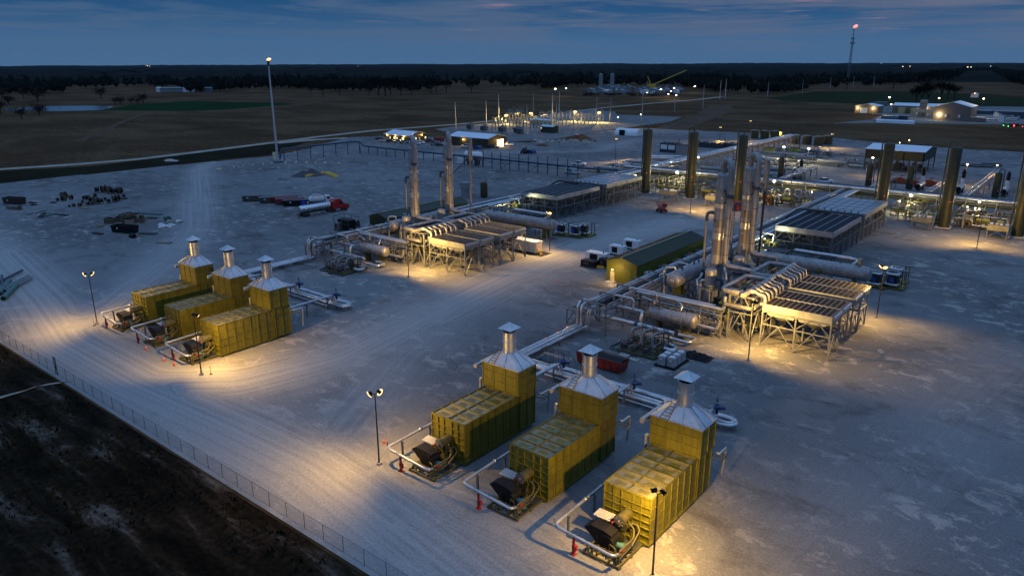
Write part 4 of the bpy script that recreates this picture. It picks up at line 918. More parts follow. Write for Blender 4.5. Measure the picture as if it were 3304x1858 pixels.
        for k2 in range(5):
            a = R_.uniform(-2.6, -.2); z = 4+k2*4.3; b = MB(); d = Vector((math.cos(a), math.sin(a), 0)); b.cyl(d*(R-.05)+Vector((0, 0, z)), d*(R+.28)+Vector((0, 0, z)), .12, n=8); b.cyl(d*(R+.24)+Vector((0, 0, z)), d*(R+.32)+Vector((0, 0, z)), .2, n=8); b.build('nozzle', STEEL_DK if k2 % 2 else JACKET, t)
        b = MB()
        for s in (-.22, .22): b.bar((-1.3, .6+s, 3), (-1.3, .6+s, 25.6), .045)
        for q in range(70): b.bar((-1.3, .38, 3.1+q*.32), (-1.3, .82, 3.1+q*.32), .03)
        b.build('ladder', STEEL_LT, t)
        # reflux pot beside the tower
        px, py = (-51.3, 119.6) if k == 0 else (-50.8, 131.0)
        t = thing('vertical_pot', 'short silver pot beside the %s tall column of %s' % (('nearer', 'farther')[k], nt_), 'vessel', (X(px), py+yo*.3, 0))
        b = MB(); b.lathe((0, 0, 6.9), (0, 0, 1), [(0, 1.0), (2.75, 1.0), (2.95, .93), (3.08, .7), (3.13, 0)], 22); b.build('shell', JACKET_M, t)
        b = MB(); b.cyl((0, 0, 6.55), (0, 0, 6.95), 1.1, n=22); b.build('ring', BLUE_STEEL, t)
        b = MB(); b.lathe((0, 0, 3.2), (0, 0, 1), [(0, .5), (.5, .86), (3.35, .86)], 20); b.build('boot', JACKET, t)
        b = MB()
        for sx in (-1, 1):
            for sy in (-1, 1): b.bar((sx*1.2, sy*1.2, 0), (sx*1.2, sy*1.2, 6.5), .2)
        for z in (3.1, 6.4):
            for s in (-1, 1): b.bar((-1.2, s*1.2, z), (1.2, s*1.2, z), .18); b.bar((s*1.2, -1.2, z), (s*1.2, 1.2, z), .18)
        b.build('leg_frame', STEEL, t)
        b = MB(); b.tube([(1.0, .2, 8.2), (1.9, .6, 8.2), (1.9, .6, 5.0), (1.2, .9, 3.4)], .3, 10, .7); b.build('pipe', BLUE_STEEL, t)
        b = MB(); b.tube([(-.95, 0, 7.6), (-1.7, -.2, 7.6), (-1.7, -.2, 1.5)], .22, 10, .6); b.build('pipe', JACKET, t)
    t = thing('vent_stack', 'slender fat-topped vent stack behind the towers of %s' % nt_, 'stack', (X(-53.4), 148+yo, 0))
    b = MB(); b.cyl((0, 0, 0), (0, 0, 22.5), .24, n=12); b.build('pipe', RUST if not A else JACKET_D, t); b = MB(); b.cyl((0, 0, 20.4), (0, 0, 26.0), .56, n=16); b.lathe((0, 0, 19.7), (0, 0, 1), [(0, .24), (.7, .56)], 16); b.build('top_section', JACKET_M, t); b = MB(); b.bar((0, 0, 21.5), (-.2, -6.8, 17.5), .16); b.build('strut', BLACK, t)
    # large drum across the train
    yv = 153.8 if A else 155.3
    t = thing('horizontal_drum', 'biggest silver drum, crosswise behind the fin fans of %s' % nt_, 'vessel', (X(-44.5), yv, 0))
    hvessel(t, (X(-56.5), yv, 4.0), (X(-33.6), yv, 4.0), 1.5, JACKET_M, 5)
    for x in (-53, -36.0): b = MB(); b.box(X(x)-.35, yv-1.1, .4, X(x)+.35, yv+1.1, 2.8); b.build('saddle', OLIVE, t, 1)
    b = MB()
    for s in (-1.6, 1.6):
        for q in (-1.3, 1.3): b.bar((X(-36)+s, yv+q*1.2, .1), (X(-36)+s*.3, yv+q*.6, 2.6), .16)
        b.bar((X(-38.4), yv+s*1.1, .12), (X(-33.6), yv+s*1.1, .12), .2)
    for x in (-38.4, -36, -33.6): b.bar((X(x), yv-1.8, .12), (X(x), yv+1.8, .12), .2)
    b.build('leg_frame', STEEL_LT, t, 1)
    b = MB(); b.cyl((X(-42.6), yv-1.35, 3.4), (X(-42.6), yv-1.8, 3.25), .36, n=14); b.cyl((X(-42.6), yv-1.75, 3.27), (X(-42.6), yv-1.9, 3.22), .48, n=14); b.build('manway', OLIVE, t, 1)
    b = MB(); b.cyl((X(-35.4), yv, 5.4), (X(-35.4), yv, 6.9), .38, n=14); b.cyl((X(-35.4), yv, 6.75), (X(-35.4), yv, 6.95), .5, n=14); b.build('nozzle', OLIVE_TOP, t, 1)
    for x in (-54, -50, -46, -39): b = MB(); b.cyl((X(x), yv, 5.4), (X(x), yv, 5.9), .14, n=8); b.cyl((X(x), yv, 5.8), (X(x), yv, 5.95), .24, n=8); b.build('nozzle', STEEL_DK, t, 1)
    tubes(t, 'pipe', JACKET, [([(X(-49.5), yv+3.2, 5.9), (X(-36.8), yv+3.2, 5.9), (X(-36.2), yv+1.6, 5.9), (X(-36.9), yv+.6, 5.3)], .28, .7), ([(X(-49.5), yv+3.9, 5.9), (X(-37.6), yv+3.9, 5.9), (X(-37.6), yv+3.9, 2.0)], .24, .7), ([(X(-39.5), yv-2.1, 2.8), (X(-36.0), yv-2.1, 2.8), (X(-36.0), yv-2.1, .3)], .09)], 10)
    frame(t, X(-55), X(-37), yv+2.6, yv+4.6, 5.6, 4, 1, STEEL_DK, .16, 3.2, False, 1, 'pipe_frame')
    b = MB(); b.box(X(-56), yv+.6, 5.8, X(-50), yv+2.8, 5.9)
    for x in (-56, -54.5, -53, -51.5, -50):
        for y in (yv+.6, yv+2.8): b.bar((X(x), y, 5.8), (X(x), y, 6.9), .05)
    for y in (yv+.6, yv+2.8):
        for z in (6.35, 6.9): b.bar((X(-56), y, z), (X(-50), y, z), .05)
    b.build('access_platform', STEEL_DK, t, 1)
    # inlet header with swan necks
    t = thing('inlet_header', 'silver header with curved swan necks above the fin fans of %s' % nt_, 'pipe header', (X(-42.4), 124, 0))
    xh, zh = X(-42.3), 8.65
    b = MB(); b.tube([(xh, 112.0, zh), (xh, 136.2, zh)], .42, 14); b.vessel((xh, 112.2, zh), (xh, 136, zh), .425, 14); b.build('header_pipe', JACKET_M, t, 1)
    for bi, yb in enumerate((114.2, 119.15, 126.1, 131.1)):
        for k in range(3):
            y = yb+.75+k*1.5; b = MB(); b.tube([(xh+.1, y-.35, zh+.1), (xh+.9, y-.1, zh+.15), (xh+1.5, y+.1, zh-.3), (xh+2.5, y+.1, zh-.3), (xh+2.65, y+.1, 7.2)], .27, 10, .5); b.lathe((xh+.1, y-.33, zh+.08), (.95, .28, .06), [(0, .40), (.55, .42), (1.0, .27)], 10); b.build('swan_neck', JACKET_M, t, 1)
    for (ya, yb, yt) in ((113.0, 123.4, 126.3+yo), (125.4, 134.6, 138.0+yo)):
        b = MB(); b.tube([(xh, ya, zh), (X(-46.4), ya, zh), (X(-46.4), yb, zh), (xh, yb, zh)], .42, 14, 1.1); b.build('collector_pipe', JACKET_M, t, 1)
    b = MB(); b.tube([(X(-45.6), 113.0, 6.3), (X(-41.0), 113.0, 6.3)], .34, 12); b.build('outlet_pipe', JACKET_D, t, 1)
    b = MB(); b.tube([(X(-41.3), 114.6, 6.0), (X(-41.3), 135.6, 6.0)], .34, 12); b.build('outlet_pipe', JACKET_M, t, 1)
    b = MB(); b.box(X(-47.9), 116.0, 2.2, X(-46.3), 118.5, 5.4); b.build('column_casing', OLIVE, t, 1)
    t = thing('support_frame', 'tall braced frame under the swan neck header of %s' % nt_, 'steel frame', (X(-43.3), 125, 0))
    frame(t, X(-45.3), X(-41.3), 114.2, 135.6, 7.9, 1, 4, STEEL_LT, .26, 5.0, True)
    clutter(t, X(-48.5), X(-41.5), 117, 134, 6.5, 46, 31+A, [STEEL_DK, JACKET_M, BLUE_STEEL, JACKET], (.08, .22))
    # fin fan bays
    for bi, yb in enumerate((114.2, 119.15, 126.1, 131.1)):
        lab = '%s fin fan cooler of the four bays of %s' % (('nearest', 'second', 'third', 'rearmost')[bi], nt_)
        x = X(-39.75)
        if BAYS == 0: bay0.location = (x, yb, 0); bay0['label'] = lab; bay0['group'] = 'fin fan cooler bays'
        else: dup(bay0, (x, yb, 0), 0, lab, 'fin fan cooler bays')
        BAYS += 1
    # filter skids
    for k, (fx, fy) in enumerate(((-33.4, 161.5), (-30.4, 163.0), (-30.8, 167.6)) if not A else ((-35.4, 160.2), (-31.3, 161.0), (-27.6-2.6, 163.6))):
        t = thing('filter_skid', 'looped silver pipes with blue panel, %s skid behind %s' % (('left', 'right', 'rear')[k], nt_), 'filter skid', (X(fx), fy, 0), group='filter skids')
        b = MB(); b.box(-1.6, -1.6, .05, 2.4, 2.2, .4); b.build('skid_base', OLIVE, t)
        for z in (.9, 3.1): b = MB(); b.tube([(-.2, -1.2, z), (1.2, -1.2, z), (1.2, .9, z), (-1.2, .9, z), (-1.2, -1.2, z), (-.15, -1.2, z)], .27, 10, .7); b.build('pipe_loop', JACKET, t)
        for x in (-.7, .1, .8): b = MB(); b.vessel((x, -.2, .9), (x, -.2, 3.2), .4, 12); b.build('filter_pot', STEEL_DK, t)
        b = MB(); b.box(-.5, -1.52, 1.3, .5, -1.46, 2.5); b.build('panel', mat('blue_panel', (.02, .05, .22), .4), t)
        for x, y in ((1.5, -1.3), (1.5, 1.1), (-1.5, 1.1), (2.1, 1.6)): b = MB(); b.bar((x, y, .4), (x, y, 3.6), .16); b.build('post', OLIVE_STEEL, t)
        tubes(t, 'pipe', JACKET_M, [([(-.8, 1.4, 3.3), (3.4, 2.2, 3.3)], .12), ([(-.8, .6, 3.6), (3.0, 1.2, 3.6)], .12)], 8, 0)
    # long shed beside the rack
    x0, x1, y0, y1 = X(-79.7), X(-72.4), 131.0, 163.2; xm = (x0+x1)/2
    t = thing('equipment_shed', ('long lime green shed with dark ribbed roof and a lamp over its door' if not A else 'long dark green shed behind the towers of the distant train'), 'shed', (xm, y0, 0))
    b = MB(); b.prof([(x0, 0), (x1, 0), (x1, 4.5), (xm, 5.55), (x0, 4.5)], y0, y1, 'y')
    for k in range(18):
        x = x0+.2+k*(x1-x0-.4)/17; b.box(x-.03, y0-.04, 0, x+.03, y0, 4.45)
    for k in range(60):
        y = y0+.3+k*(y1-y0-.6)/59
        b.box(x1, y-.03, 0, x1+.04, y+.03, 4.4)
    b.build('wall', LIME_WALL if not A else GREEN_WALL, t, 1)
    for s in (-1, 1):
        xe = x1+.3 if s > 0 else x0-.3; ze = 4.45
        b = MB(); b.add([(xm, y0-.25, 5.62), (xe, y0-.25, ze), (xe, y1+.25, ze), (xm, y1+.25, 5.62), (xm, y0-.25, 5.55), (xe, y0-.25, ze-.07), (xe, y1+.25, ze-.07), (xm, y1+.25, 5.55)], [(0, 1, 2, 3), (7, 6, 5, 4), (0, 4, 5, 1), (1, 5, 6, 2), (2, 6, 7, 3), (3, 7, 4, 0)])
        for k in range(54):
            y = y0+k*(y1-y0)/53; b.bar((xm+s*.05, y, 5.65), (xe-s*.03, y, ze+.05), .1, .09)
        b.build('roof', mat('green_roof', (.048, .060, .036), .5, metal=.2, var=.15), t, 1)
    b = MB(); b.box(xm-.22, y0-.28, 5.6, xm+.22, y1+.28, 5.74); b.build('ridge_cap', mat('pale_green_cap', (0.154, 0.175, 0.119), .45, metal=.2), t, 1)
    if not A:
        b = MB(); b.box(x0+1.0, y0-.07, .1, x0+2.0, y0-.02, 2.2); b.build('door', mat('pale_door', (.45, .42, .32), .5), t, 1)
        b = MB(); b.box(x0+3.9, y0-.06, .1, x0+6.0, y0-.02, 3.2); b.build('equipment_door', LIME_WALL, t, 1)
        b = MB(); b.box(x0+1.3, y0-.28, 2.5, x0+1.7, y0-.03, 2.75); b.build('door_lamp', BULB_SM, t, 1); point(t, (x0+2.2-xm, -2.4, 2.9), 620)
        b = MB(); b.box(x0+.6, y0-1.6, 0, x0+2.6, y0-.1, .15); b.build('step', CONC, t, 1)
    for k in range(5):
        y = y0+3+k*6; b = MB(); b.box(x1+.06, y, 1.0, x1+1.1, y+1.4, 2.4); b.build('wall_unit', PLASTIC if k == 0 else STEEL, t, 1)
    # big air coolers
    off = -1.7 if A else 0
    for k, (ya, yb) in enumerate(((176.0, 199.6), (203.4, 226.5))):
        xa, xb = X(-60.2+off), X(-46.6+off)
        t = thing('air_cooler', ('large black-topped air cooler on steel legs' if k == 0 else 'large air cooler covered with pale grey louvres')+' behind the drum of %s' % nt_, 'air cooler', ((xa+xb)/2, ya, 0))
        frame(t, xa+.2, xb-.2, ya+.2, yb-.2, 5.8, 3, 5, STEEL_LT if k == 1 else STEEL, .28, 3.6, True)
        b = MB()
        for u in ((xa, ya, xb, ya+.1), (xa, yb-.1, xb, yb), (xa, ya, xa+.1, yb), (xb-.1, ya, xb, yb)): b.box(u[0], u[1], 5.8, u[2], u[3], 7.0)
        b.box(xa+.1, ya+.1, 5.82, xb-.1, yb-.1, 5.9); b.build('plenum', GALV, t, 1)
        b = MB(); b.box(xa+.1, ya+.1, 6.4, xb-.1, yb-.1, 6.86); b.build('tube_bundle' if k == 0 else 'louvre', FIN_BLACK if k == 0 else GREY_FIN, t, 1)
        b = MB(); nb = 7
        for q in range(nb): x = xa+(xb-xa)*q/(nb-1); x = min(max(x, xa+.14), xb-.14); b.box(x-.06, ya+.1, 6.87, x+.06, yb-.1, 7.0 if k == 0 else 6.92)
        if k == 1:
            for q in range(1, 5): y = ya+(yb-ya)*q/5; b.box(xa+.1, y-.05, 6.865, xb-.1, y+.05, 6.91)
        b.build('beam', GALV if k == 0 else STEEL_DK, t, 1)
        if k == 0:
            for q in range(10): y = ya+1.5+q*2.3; 
            for q in range(8): x = xa+1+q*(xb-xa-2)/7; b = MB(); b.bar((x, yb+.3, 6.2), (x, yb+.3, 8.0), .14); b.bar((x-.5, yb+.3, 7.4), (x+.9, yb-.8, 7.4), .1); b.cyl((x, yb+.3, 7.9), (x, yb+.3, 8.05), .28, n=8); b.build('valve', STEEL_DK, t, 1)
            b = MB(); b.tube([(xa+.5, yb+1.4, 6.9), (xb+.2, yb+1.4, 6.9)], .35, 10); b.build('header_pipe', STEEL_DK, t, 1)
            b = MB(); b.tube([(xa+6, yb-1.0, 7.4), (xa-1.5, yb-2.0, 7.6), (xa-4, yb-4.5, 5.4)], .32, 10, .9); b.build('pipe', STEEL_DK, t, 1)
            for q in range(6): x = xa+1.3+q*2.2; b = MB(); b.cyl((x, ya+3, 4.6), (x, ya+3, 5.75), 1.0, n=14, caps=False); b.build('fan_ring', STEEL_DK, t, 1)
            t2 = thing('vessel_cluster', 'olive vessels and lit piping by the black-topped cooler of %s' % nt_, 'vessels', (xa, ya-3, 0))
            for q, (x, y) in enumerate(((xa-.5, ya-2.2), (xa+2.2, ya-4.0))): b = MB(); b.vessel((x, y, 1.0), (x, y, 3.6), .95, 16); b.build('shell', OLIVE, t2, 1)
            clutter(t2, xa-2, xa+7, ya-6, ya-1, 3.8, 28, 41+A, [OLIVE, OLIVE_STEEL, STEEL_DK, JACKET])
            b = MB(); b.box(xa-.2, ya-6.2, 4.6, xa+.1, ya-5.9, 4.85); b.build('work_lamp', BULB_COOL, t2, 1); point(t2, (-.05, -3.0, 4.4), 900, (1, .92, .5))
    t = thing('operator_platform', 'dark railed walkway behind the biggest drum of %s' % nt_, 'walkway', (X(-52), 165, 0))
    b = MB(); b.box(X(-58), 163.6, 3.4, X(-46), 166, 3.5); b.build('deck', STEEL_DK, t, 1)
    for y in (163.6, 166):
        b = MB()
        for k in range(9): b.bar((X(-58+1.5*k), y, 0 if k % 2 == 0 else 3.4), (X(-58+1.5*k), y, 4.5), .07)
        b.bar((X(-58), y, 4.5), (X(-46), y, 4.5), .06); b.bar((X(-58), y, 4.0), (X(-46), y, 4.0), .05); b.build('handrail', STEEL_DK, t, 1)
    clutter(t, X(-58), X(-46), 159.5, 170, 3.6, 34, 51+A, [STEEL_DK, JACKET_M, OLIVE_STEEL, JACKET])
train(0, 'near', 0)
train(-76.6, 'distant', 1)
# ------------------------------------------------------------------ contactor columns, pipe racks and treaters behind the trains
Cc = zf(1980, 380, 4.441); Dd = zf(2650, 380, 3.294); NN = zf(2000, 420, 3.68)
def column_proto(h, r, small=False):
    t = thing('absorber_column', '', 'column')
    b = MB(); b.lathe((0, 0, .25), (0, 0, 1), [(0, r), (h-.25-r*.45, r)]+[(h-.25-r*.45+r*.45*math.sin(a), r*math.cos(a)) for a in (.25, .55, .9, 1.25, 1.56)], 26)
    b.build('shell', OLIVE_COL, t)
    b = MB()
    for q in range(1, int(h/2.9)): b.lathe((0, 0, q*2.9), (0, 0, 1), [(0, r), (0, r+.018), (.06, r+.018), (.06, r)], 26)
    b.build('weld_ring', OLIVE_DK, t)
    b = MB(); b.box(-r*1.3, -r*1.3, 0, r*1.3, r*1.3, .25); b.build('base', CONC, t)
    b = MB(); s = 1 if small else -1; q = r+.55
    b.tube([(0, 0, h-.1), (0, 0, h+1.1), (s*q*.95, -s*.15, h+1.1), (s*q*.95, -s*.15, h-2.5), (s*q*1.0, -s*.15, 2.5), (s*q*1.0, .9, 2.0), (s*q, 2.2, 2.0)], .2 if not small else .16, 10, .9); b.build('overhead_pipe', STEEL_DK, t)
    b = MB()
    for z in ((h*.35, h*.62, h*.86) if not small else (h*.75,)): b.bar((s*q, 0, z), (0, 0, z), .12)
    b.cyl((.25, -r*.97, h-1.9), (.25, -r*1.12, h-1.9), .27, n=12); b.cyl((-.2, -r*.97, h*.22), (-.2, -r*1.12, h*.22), .3, n=12); b.build('bracket', OLIVE_DK, t)
    b = MB(); b.vessel((r*.6, -r*.95, h*.33), (r*.6, -r*1.02, h*.33), .05, 8); b.build('beacon', REDLIGHT, t)
    return t
OLIVE_COL = mat('olive_column', (.027, .031, .008), .55, var=.15, scale=.4, rnd=.12)
c0 = column_proto(22.6, 1.48)
for i, (x, y, lab) in enumerate(((-126.6, 232.6, 'tall olive column, first from the left, beside the pale grey louvred cooler'), (-109.7, 233.2, 'tall olive column beside the lamp pole and a red scissor lift'), (-92.8, 233.6, 'tall olive column partly hidden behind the silver towers of the near train'),
        (-49.8, 234.0, 'tall olive column behind the pale grey louvred cooler of the near train'), (-33.1, 234.5, 'tall olive column standing between the two small box coolers at right'), (-15.6, 233.6, 'tall olive column cut by the right edge of the photo'))):
    if i == 0: c0.location = (x, y, 0); tag(c0, lab, None, 'tall olive columns')
    else: dup(c0, (x, y, 0), 0, lab, 'tall olive columns')
s0 = column_proto(8.9, 1.1, True)
for i, (x, y, lab) in enumerate(((-100.8, 294.7, 'short olive column behind the silver towers, left of the white pickup'), (-68.4, 295.9, 'short olive column left of the tall one by the open shed'), (-54.9, 297.0, 'short olive column among the orange pump units'), (-28.1, 296.0, 'short olive column near the right edge beside a black stack'))):
    if i == 0: s0.location = (x, y, 0); tag(s0, lab, None, 'short olive columns')
    else: dup(s0, (x, y, 0), 0, lab, 'short olive columns')

def rack(label, p, q, w, z, nb, lines, low=True, m=STEEL_LT, tray=None):
    p, q = Vector(p), Vector(q); d = (q-p).normalized(); n = Vector((-d.y, d.x, 0)); t = thing('pipe_rack', label, 'pipe rack', p)
    for i in range(nb+1):
        c = p.lerp(q, i/nb); b = MB()
        for s in (-1, 1): b.bar(c+n*s*w/2, c+n*s*w/2+Vector((0, 0, z)), .24)
        for zz in ((z, z-1.6) if low else (z,)): b.bar(c-n*(w/2+.15)+Vector((0, 0, zz-.12)), c+n*(w/2+.15)+Vector((0, 0, zz-.12)), .22)
        if i % 3 == 1 and i < nb: e = p.lerp(q, (i+1)/nb); b.bar(c+n*w/2, e+n*w/2+Vector((0, 0, z-.4)), .1); b.bar(e+n*w/2, c+n*w/2+Vector((0, 0, z-.4)), .1)
        b.build('rack_bent', m, t, 1)
    for off, zz, r, mm in lines: b = MB(); b.tube([p+n*off+Vector((0, 0, zz)), q+n*off+Vector((0, 0, zz))], r, 9); b.build('pipe', mm, t, 1)
    for s in (-1, 1): b = MB(); b.bar(p+n*s*w/2+Vector((0, 0, z-.3)), q+n*s*w/2+Vector((0, 0, z-.3)), .16, .24); b.build('rail', m, t, 1)
    if tray: b = MB(); b.bar(p+n*tray+Vector((0, 0, z+.25)), q+n*tray+Vector((0, 0, z+.25)), .9, .12); b.build('cable_tray', WHITE_ROOF, t, 1)
    return t
rack('wide pipe rack running crosswise behind the tall olive columns', (-148, 257, 0), (8, 257, 0), 7, 5.2, 20,
     [(-3.1, 5.6, .42, JACKET), (-2.1, 5.45, .26, JACKET_M), (-1.3, 5.4, .2, STEEL_DK), (-.5, 5.45, .28, JACKET_D), (.6, 5.4, .22, JACKET), (1.6, 5.5, .34, STEEL_DK), (2.7, 5.45, .26, JACKET_M), (-2.6, 3.9, .45, OLIVE_DK), (-1.2, 3.9, .4, OLIVE_DK), (.4, 3.85, .3, JACKET_M), (2.0, 3.9, .4, STEEL_DK)])
rack('pipe rack topped by a pale cable tray slanting back to the olive tanks', (-141.0, 262, 0), (-141.0, 428, 0), 5.5, 5.0, 22,
     [(-2.2, 5.3, .3, JACKET), (-1.3, 5.2, .22, JACKET_M), (-.4, 5.25, .26, JACKET), (2.2, 5.25, .3, JACKET), (-1.8, 3.6, .25, JACKET_D), (.5, 3.6, .3, STEEL_DK)], tray=.8)
for k, (x, lab) in enumerate(((-61, 'narrow pipe bridge leading to the left orange pump units'), (-44.2, 'narrow pipe bridge beside the silver treater behind the middle columns'), (-33.5, 'long narrow pipe bridge rising towards the sodium lamp at right'), (-12.5, 'narrow pipe bridge next to the right edge treater'), (-92.0, 'narrow pipe bridge left of the white pickup'))):
    rack(lab, (x, 262, 0), (x, (300, 296, 345, 300, 308)[k], 0), 2.2, 3.8, 6, [(-.7, 4.05, .2, JACKET), (0, 4.0, .15, JACKET_M), (.7, 4.05, .2, JACKET)], False)
# treaters: silver drums with a black stack
def treater_proto():
    t = thing('silver_treater', '', 'treater'); b = MB(); b.vessel((0, 0, 2.0), (0, 9.0, 2.0), .95, 18); b.build('shell', JACKET, t)
    b = MB(); b.cyl((0, -.55, 2.0), (0, .25, 2.0), .9, n=18); b.build('burner_face', BLACK, t)
    b = MB(); b.cyl((0, 7.2, 2.8), (0, 7.2, 5.0), .55, n=12); b.build('stack_base', WHITE, t); b = MB(); b.cyl((0, 7.2, 5.0), (0, 7.2, 7.4), .62, n=12); b.cyl((0, 7.2, 7.4), (0, 7.2, 7.9), .35, n=10); b.cyl((0, 7.2, 7.9), (0, 7.2, 8.0), .75, n=12); b.build('stack', BLACK, t)
    for y in (1.5, 7.5): b = MB(); b.box(-.7, y-.2, 0, .7, y+.2, 1.3); b.build('saddle', STEEL_DK, t)
    b = MB()
    for q in range(4): b.lathe((0, 1+q*2.2, 2.0), (0, 1, 0), [(0, .95), (0, .99), (.1, .99), (.1, .95)], 16)
    b.build('band', JACKET_D, t)
    return t
tr = treater_proto()
for i, (pt, lab) in enumerate(((NN(2062, 612), 'silver treater with black stack left of the parked white pickup'), (Dd(660, 735), 'silver treater half hidden behind the tall column by the open shed'), (Dd(1015, 790), 'silver treater beside orange pump units'), (Dd(1445, 820), 'silver treater right of the tall column with lit stack top'), (Dd(1925, 848), 'silver treater at the right edge beside a short column'))):
    if i == 0: tr.location = pt; tag(tr, lab, None, 'silver treaters')
    else: dup(tr, pt, 0, lab, 'silver treaters')
# small box coolers at the column feet
def box_cooler():
    t = thing('box_cooler', '', 'air cooler'); frame(t, -2.2, 2.2, -2.0, 2.0, 2.2, 1, 1, STEEL_LT, .16, None, True, 0)
    b = MB(); b.box(-2.4, -2.2, 2.2, 2.4, 2.2, 3.5); b.build('housing', mat('sage_housing', (0.1755, 0.1755, 0.13), .5), t)
    for x in (-1.15, 1.15):
        b = MB(); b.cyl((x, 0, 3.5), (x, 0, 3.72), 1.0, n=18); b.build('fan_ring', WHITE, t)
        b = MB(); b.tube([(x*.9, -2.0, 3.5), (x*.9, -2.0, 4.2), (x*.9, 1.6, 4.2), (x*.9, 2.5, 3.0)], .22, 8); b.build('pipe', OLIVE_STEEL, t)
    b = MB(); b.bar((2.6, -1.8, .2), (2.6, 3.5, 4.6), .25); b.build('cable_arm', STEEL_LT, t)
    return t
bc = box_cooler()
for i, (x, y, lab) in enumerate(((-113.8, 225.0, 'small pale box cooler on legs between the two left olive columns'), (-97.5, 225.5, 'small box cooler half hidden behind the silver towers'), (-37.6, 229.0, 'small box cooler left of the second tall column from the right'), (-19.6, 229.5, 'small lit box cooler beside the rightmost tall column'))):
    if i == 0: bc.location = (x, y, 0); tag(bc, lab, None, 'small box coolers')
    else: dup(bc, (x, y, 0), 0, lab, 'small box coolers')
# manifold piping at the feet of the columns
for k, (x0, x1, y0, y1, h, n, lab) in enumerate(((-124, -111.5, 234, 252, 4.6, 46, 'between the first two olive columns from the left'), (-107.5, -94.5, 234, 252, 4.6, 46, 'between the second and third olive columns'), (-90.5, -76, 236, 253, 4.0, 34, 'behind the tower pair of the near train'), (-47.5, -35, 236, 253, 4.6, 46, 'left of the column between the box coolers'), (-31, -17.5, 236, 253, 4.6, 46, 'between the last two tall columns at right'), (-140, -128, 236, 252, 4.0, 26, 'left of the leftmost tall column'), (-13, 2, 236, 253, 4, 20, 'by the right edge'))):
    t = thing('piping_manifold', 'dense olive and silver valve piping '+lab, 'piping', ((x0+x1)/2, y0, 0), 0, 'valve manifolds')
    clutter(t, x0, x1, y0, y1, h, n, 60+k, [OLIVE_STEEL, OLIVE, OLIVE_DK, JACKET_M, JACKET, STEEL_DK, JACKET_D], (.09, .26))
    for q in range(3):
        x = x0+(x1-x0)*(q+.5)/3; b = MB(); b.tube([(x-1.6, y0+2, 2.6), (x+1.6, y0+2, 2.6)], .45, 12); b.build('valve_body', mat('bright_olive', (.30, .30, .02), .5), t, 1)
    frame(t, x0, x1, y0+1, y1-1, h, 3, 2, OLIVE_STEEL, .16, h*.55, False, 1, 'steel_frame')
# skids and packages in the far part of the plant
for k, (x0, x1, y0, y1, n, lab) in enumerate(((-136, -118, 266, 300, 40, 'beyond the crosswise rack behind the leftmost columns'), (-116, -98, 268, 318, 50, 'left of the short column behind the silver towers'), (-136, -104, 330, 400, 70, 'in front of the olive storage tanks'), (-172, -146, 262, 300, 36, 'left of the slanting pipe rack'), (-104, -84, 340, 385, 24, 'left of the open shed'), (-52, -34, 264, 292, 22, 'between the treaters at right'))):
    t = thing('process_skids', 'low steel and silver piping skids '+lab, 'piping', ((x0+x1)/2, y0, 0), 0, 'far piping skids')
    clutter(t, x0, x1, y0, y1, 3.0, n, 90+k, [JACKET, JACKET_M, STEEL_LT, OLIVE_STEEL, STEEL_DK], (.12, .34))
    for q in range(3 if k < 4 else 1):
        y = y0+(y1-y0)*(q+.4)/3; b = MB(); b.vessel((x0+2, y, 1.9), (x0+(x1-x0)*.7, y, 1.9), .75, 14); b.build('drum', JACKET_M if q % 2 else GREY, t, 1)
def package(label, p, w, d, h, m, roofm=None, white=False):
    t = thing('compressor_package', label, 'machine housing', p, 0, 'machine housings')
    b = MB(); b.box(-w/2, 0, .4, w/2, d, h); b.box(-w/2-.2, -.2, 0, w/2+.2, d+.2, .4); b.build('housing', m, t)
    b = MB(); b.box(-w/2+.2, .2, h, w/2-.2, d-.2, h+.15)
    for q in range(4): b.cyl((-w/2+w*(q+.5)/4, d/2, h+.15), (-w/2+w*(q+.5)/4, d/2, h+.5), w/11, n=12)
    b.build('roof_deck', roofm or STEEL_DK, t)
    if white:
        for s in (-1, 1): b = MB(); b.box(s*w*.24-w*.2, -.12, h*.35, s*w*.24+w*.2, -.01, h*.85); b.build('radiator', WHITE, t)
    b = MB(); b.cyl((w*.42, d*.8, h), (w*.42, d*.8, h+2.2), .22, n=8); b.build('exhaust', STEEL_DK, t)
package('dark machine housing with two white radiator panels behind the left columns', Cc(770, 500), 9, 6, 4.6, STEEL_DK, None, True)
package('pale grey louvred machine housing right of the white radiators', Cc(965, 530), 6, 4, 4.4, GREY)
package('long low dark housing between second and third tall columns', Cc(1330, 430), 18, 8, 2.6, STEEL_DK, BLUE_STEEL)
package('long low dark housing just left of the third tall column', Cc(1600, 440), 16, 8, 2.6, STEEL_DK, BLUE_STEEL)
package('bright olive machine housing in front of the tanks', FR(648, 1165), 4.5, 3, 3.2, mat('bright_olive', (.30, .30, .02), .5))
package('second bright olive machine housing nearer the work lamps', FR(840, 1165), 4.5, 3, 3.0, mat('bright_olive', (.30, .30, .02), .5))
for k, pt in enumerate(((640, 560), (700, 560), (590, 590))):
    p = Cc(*pt, 1.2); t = thing('pipe_loop', 'bent silver pipe loop lying right of the leftmost tall column', 'pipes', (p.x, p.y, 0), 0, 'silver pipe loops'); b = MB(); b.tube([(-6, -1+k, 1.2), (-2, -1+k, 1.2), (0, 2+k, 1.2), (4, 2+k, 1.2), (6, 6+k, 1.2)], .5, 12, 2); b.build('pipe', JACKET, t)
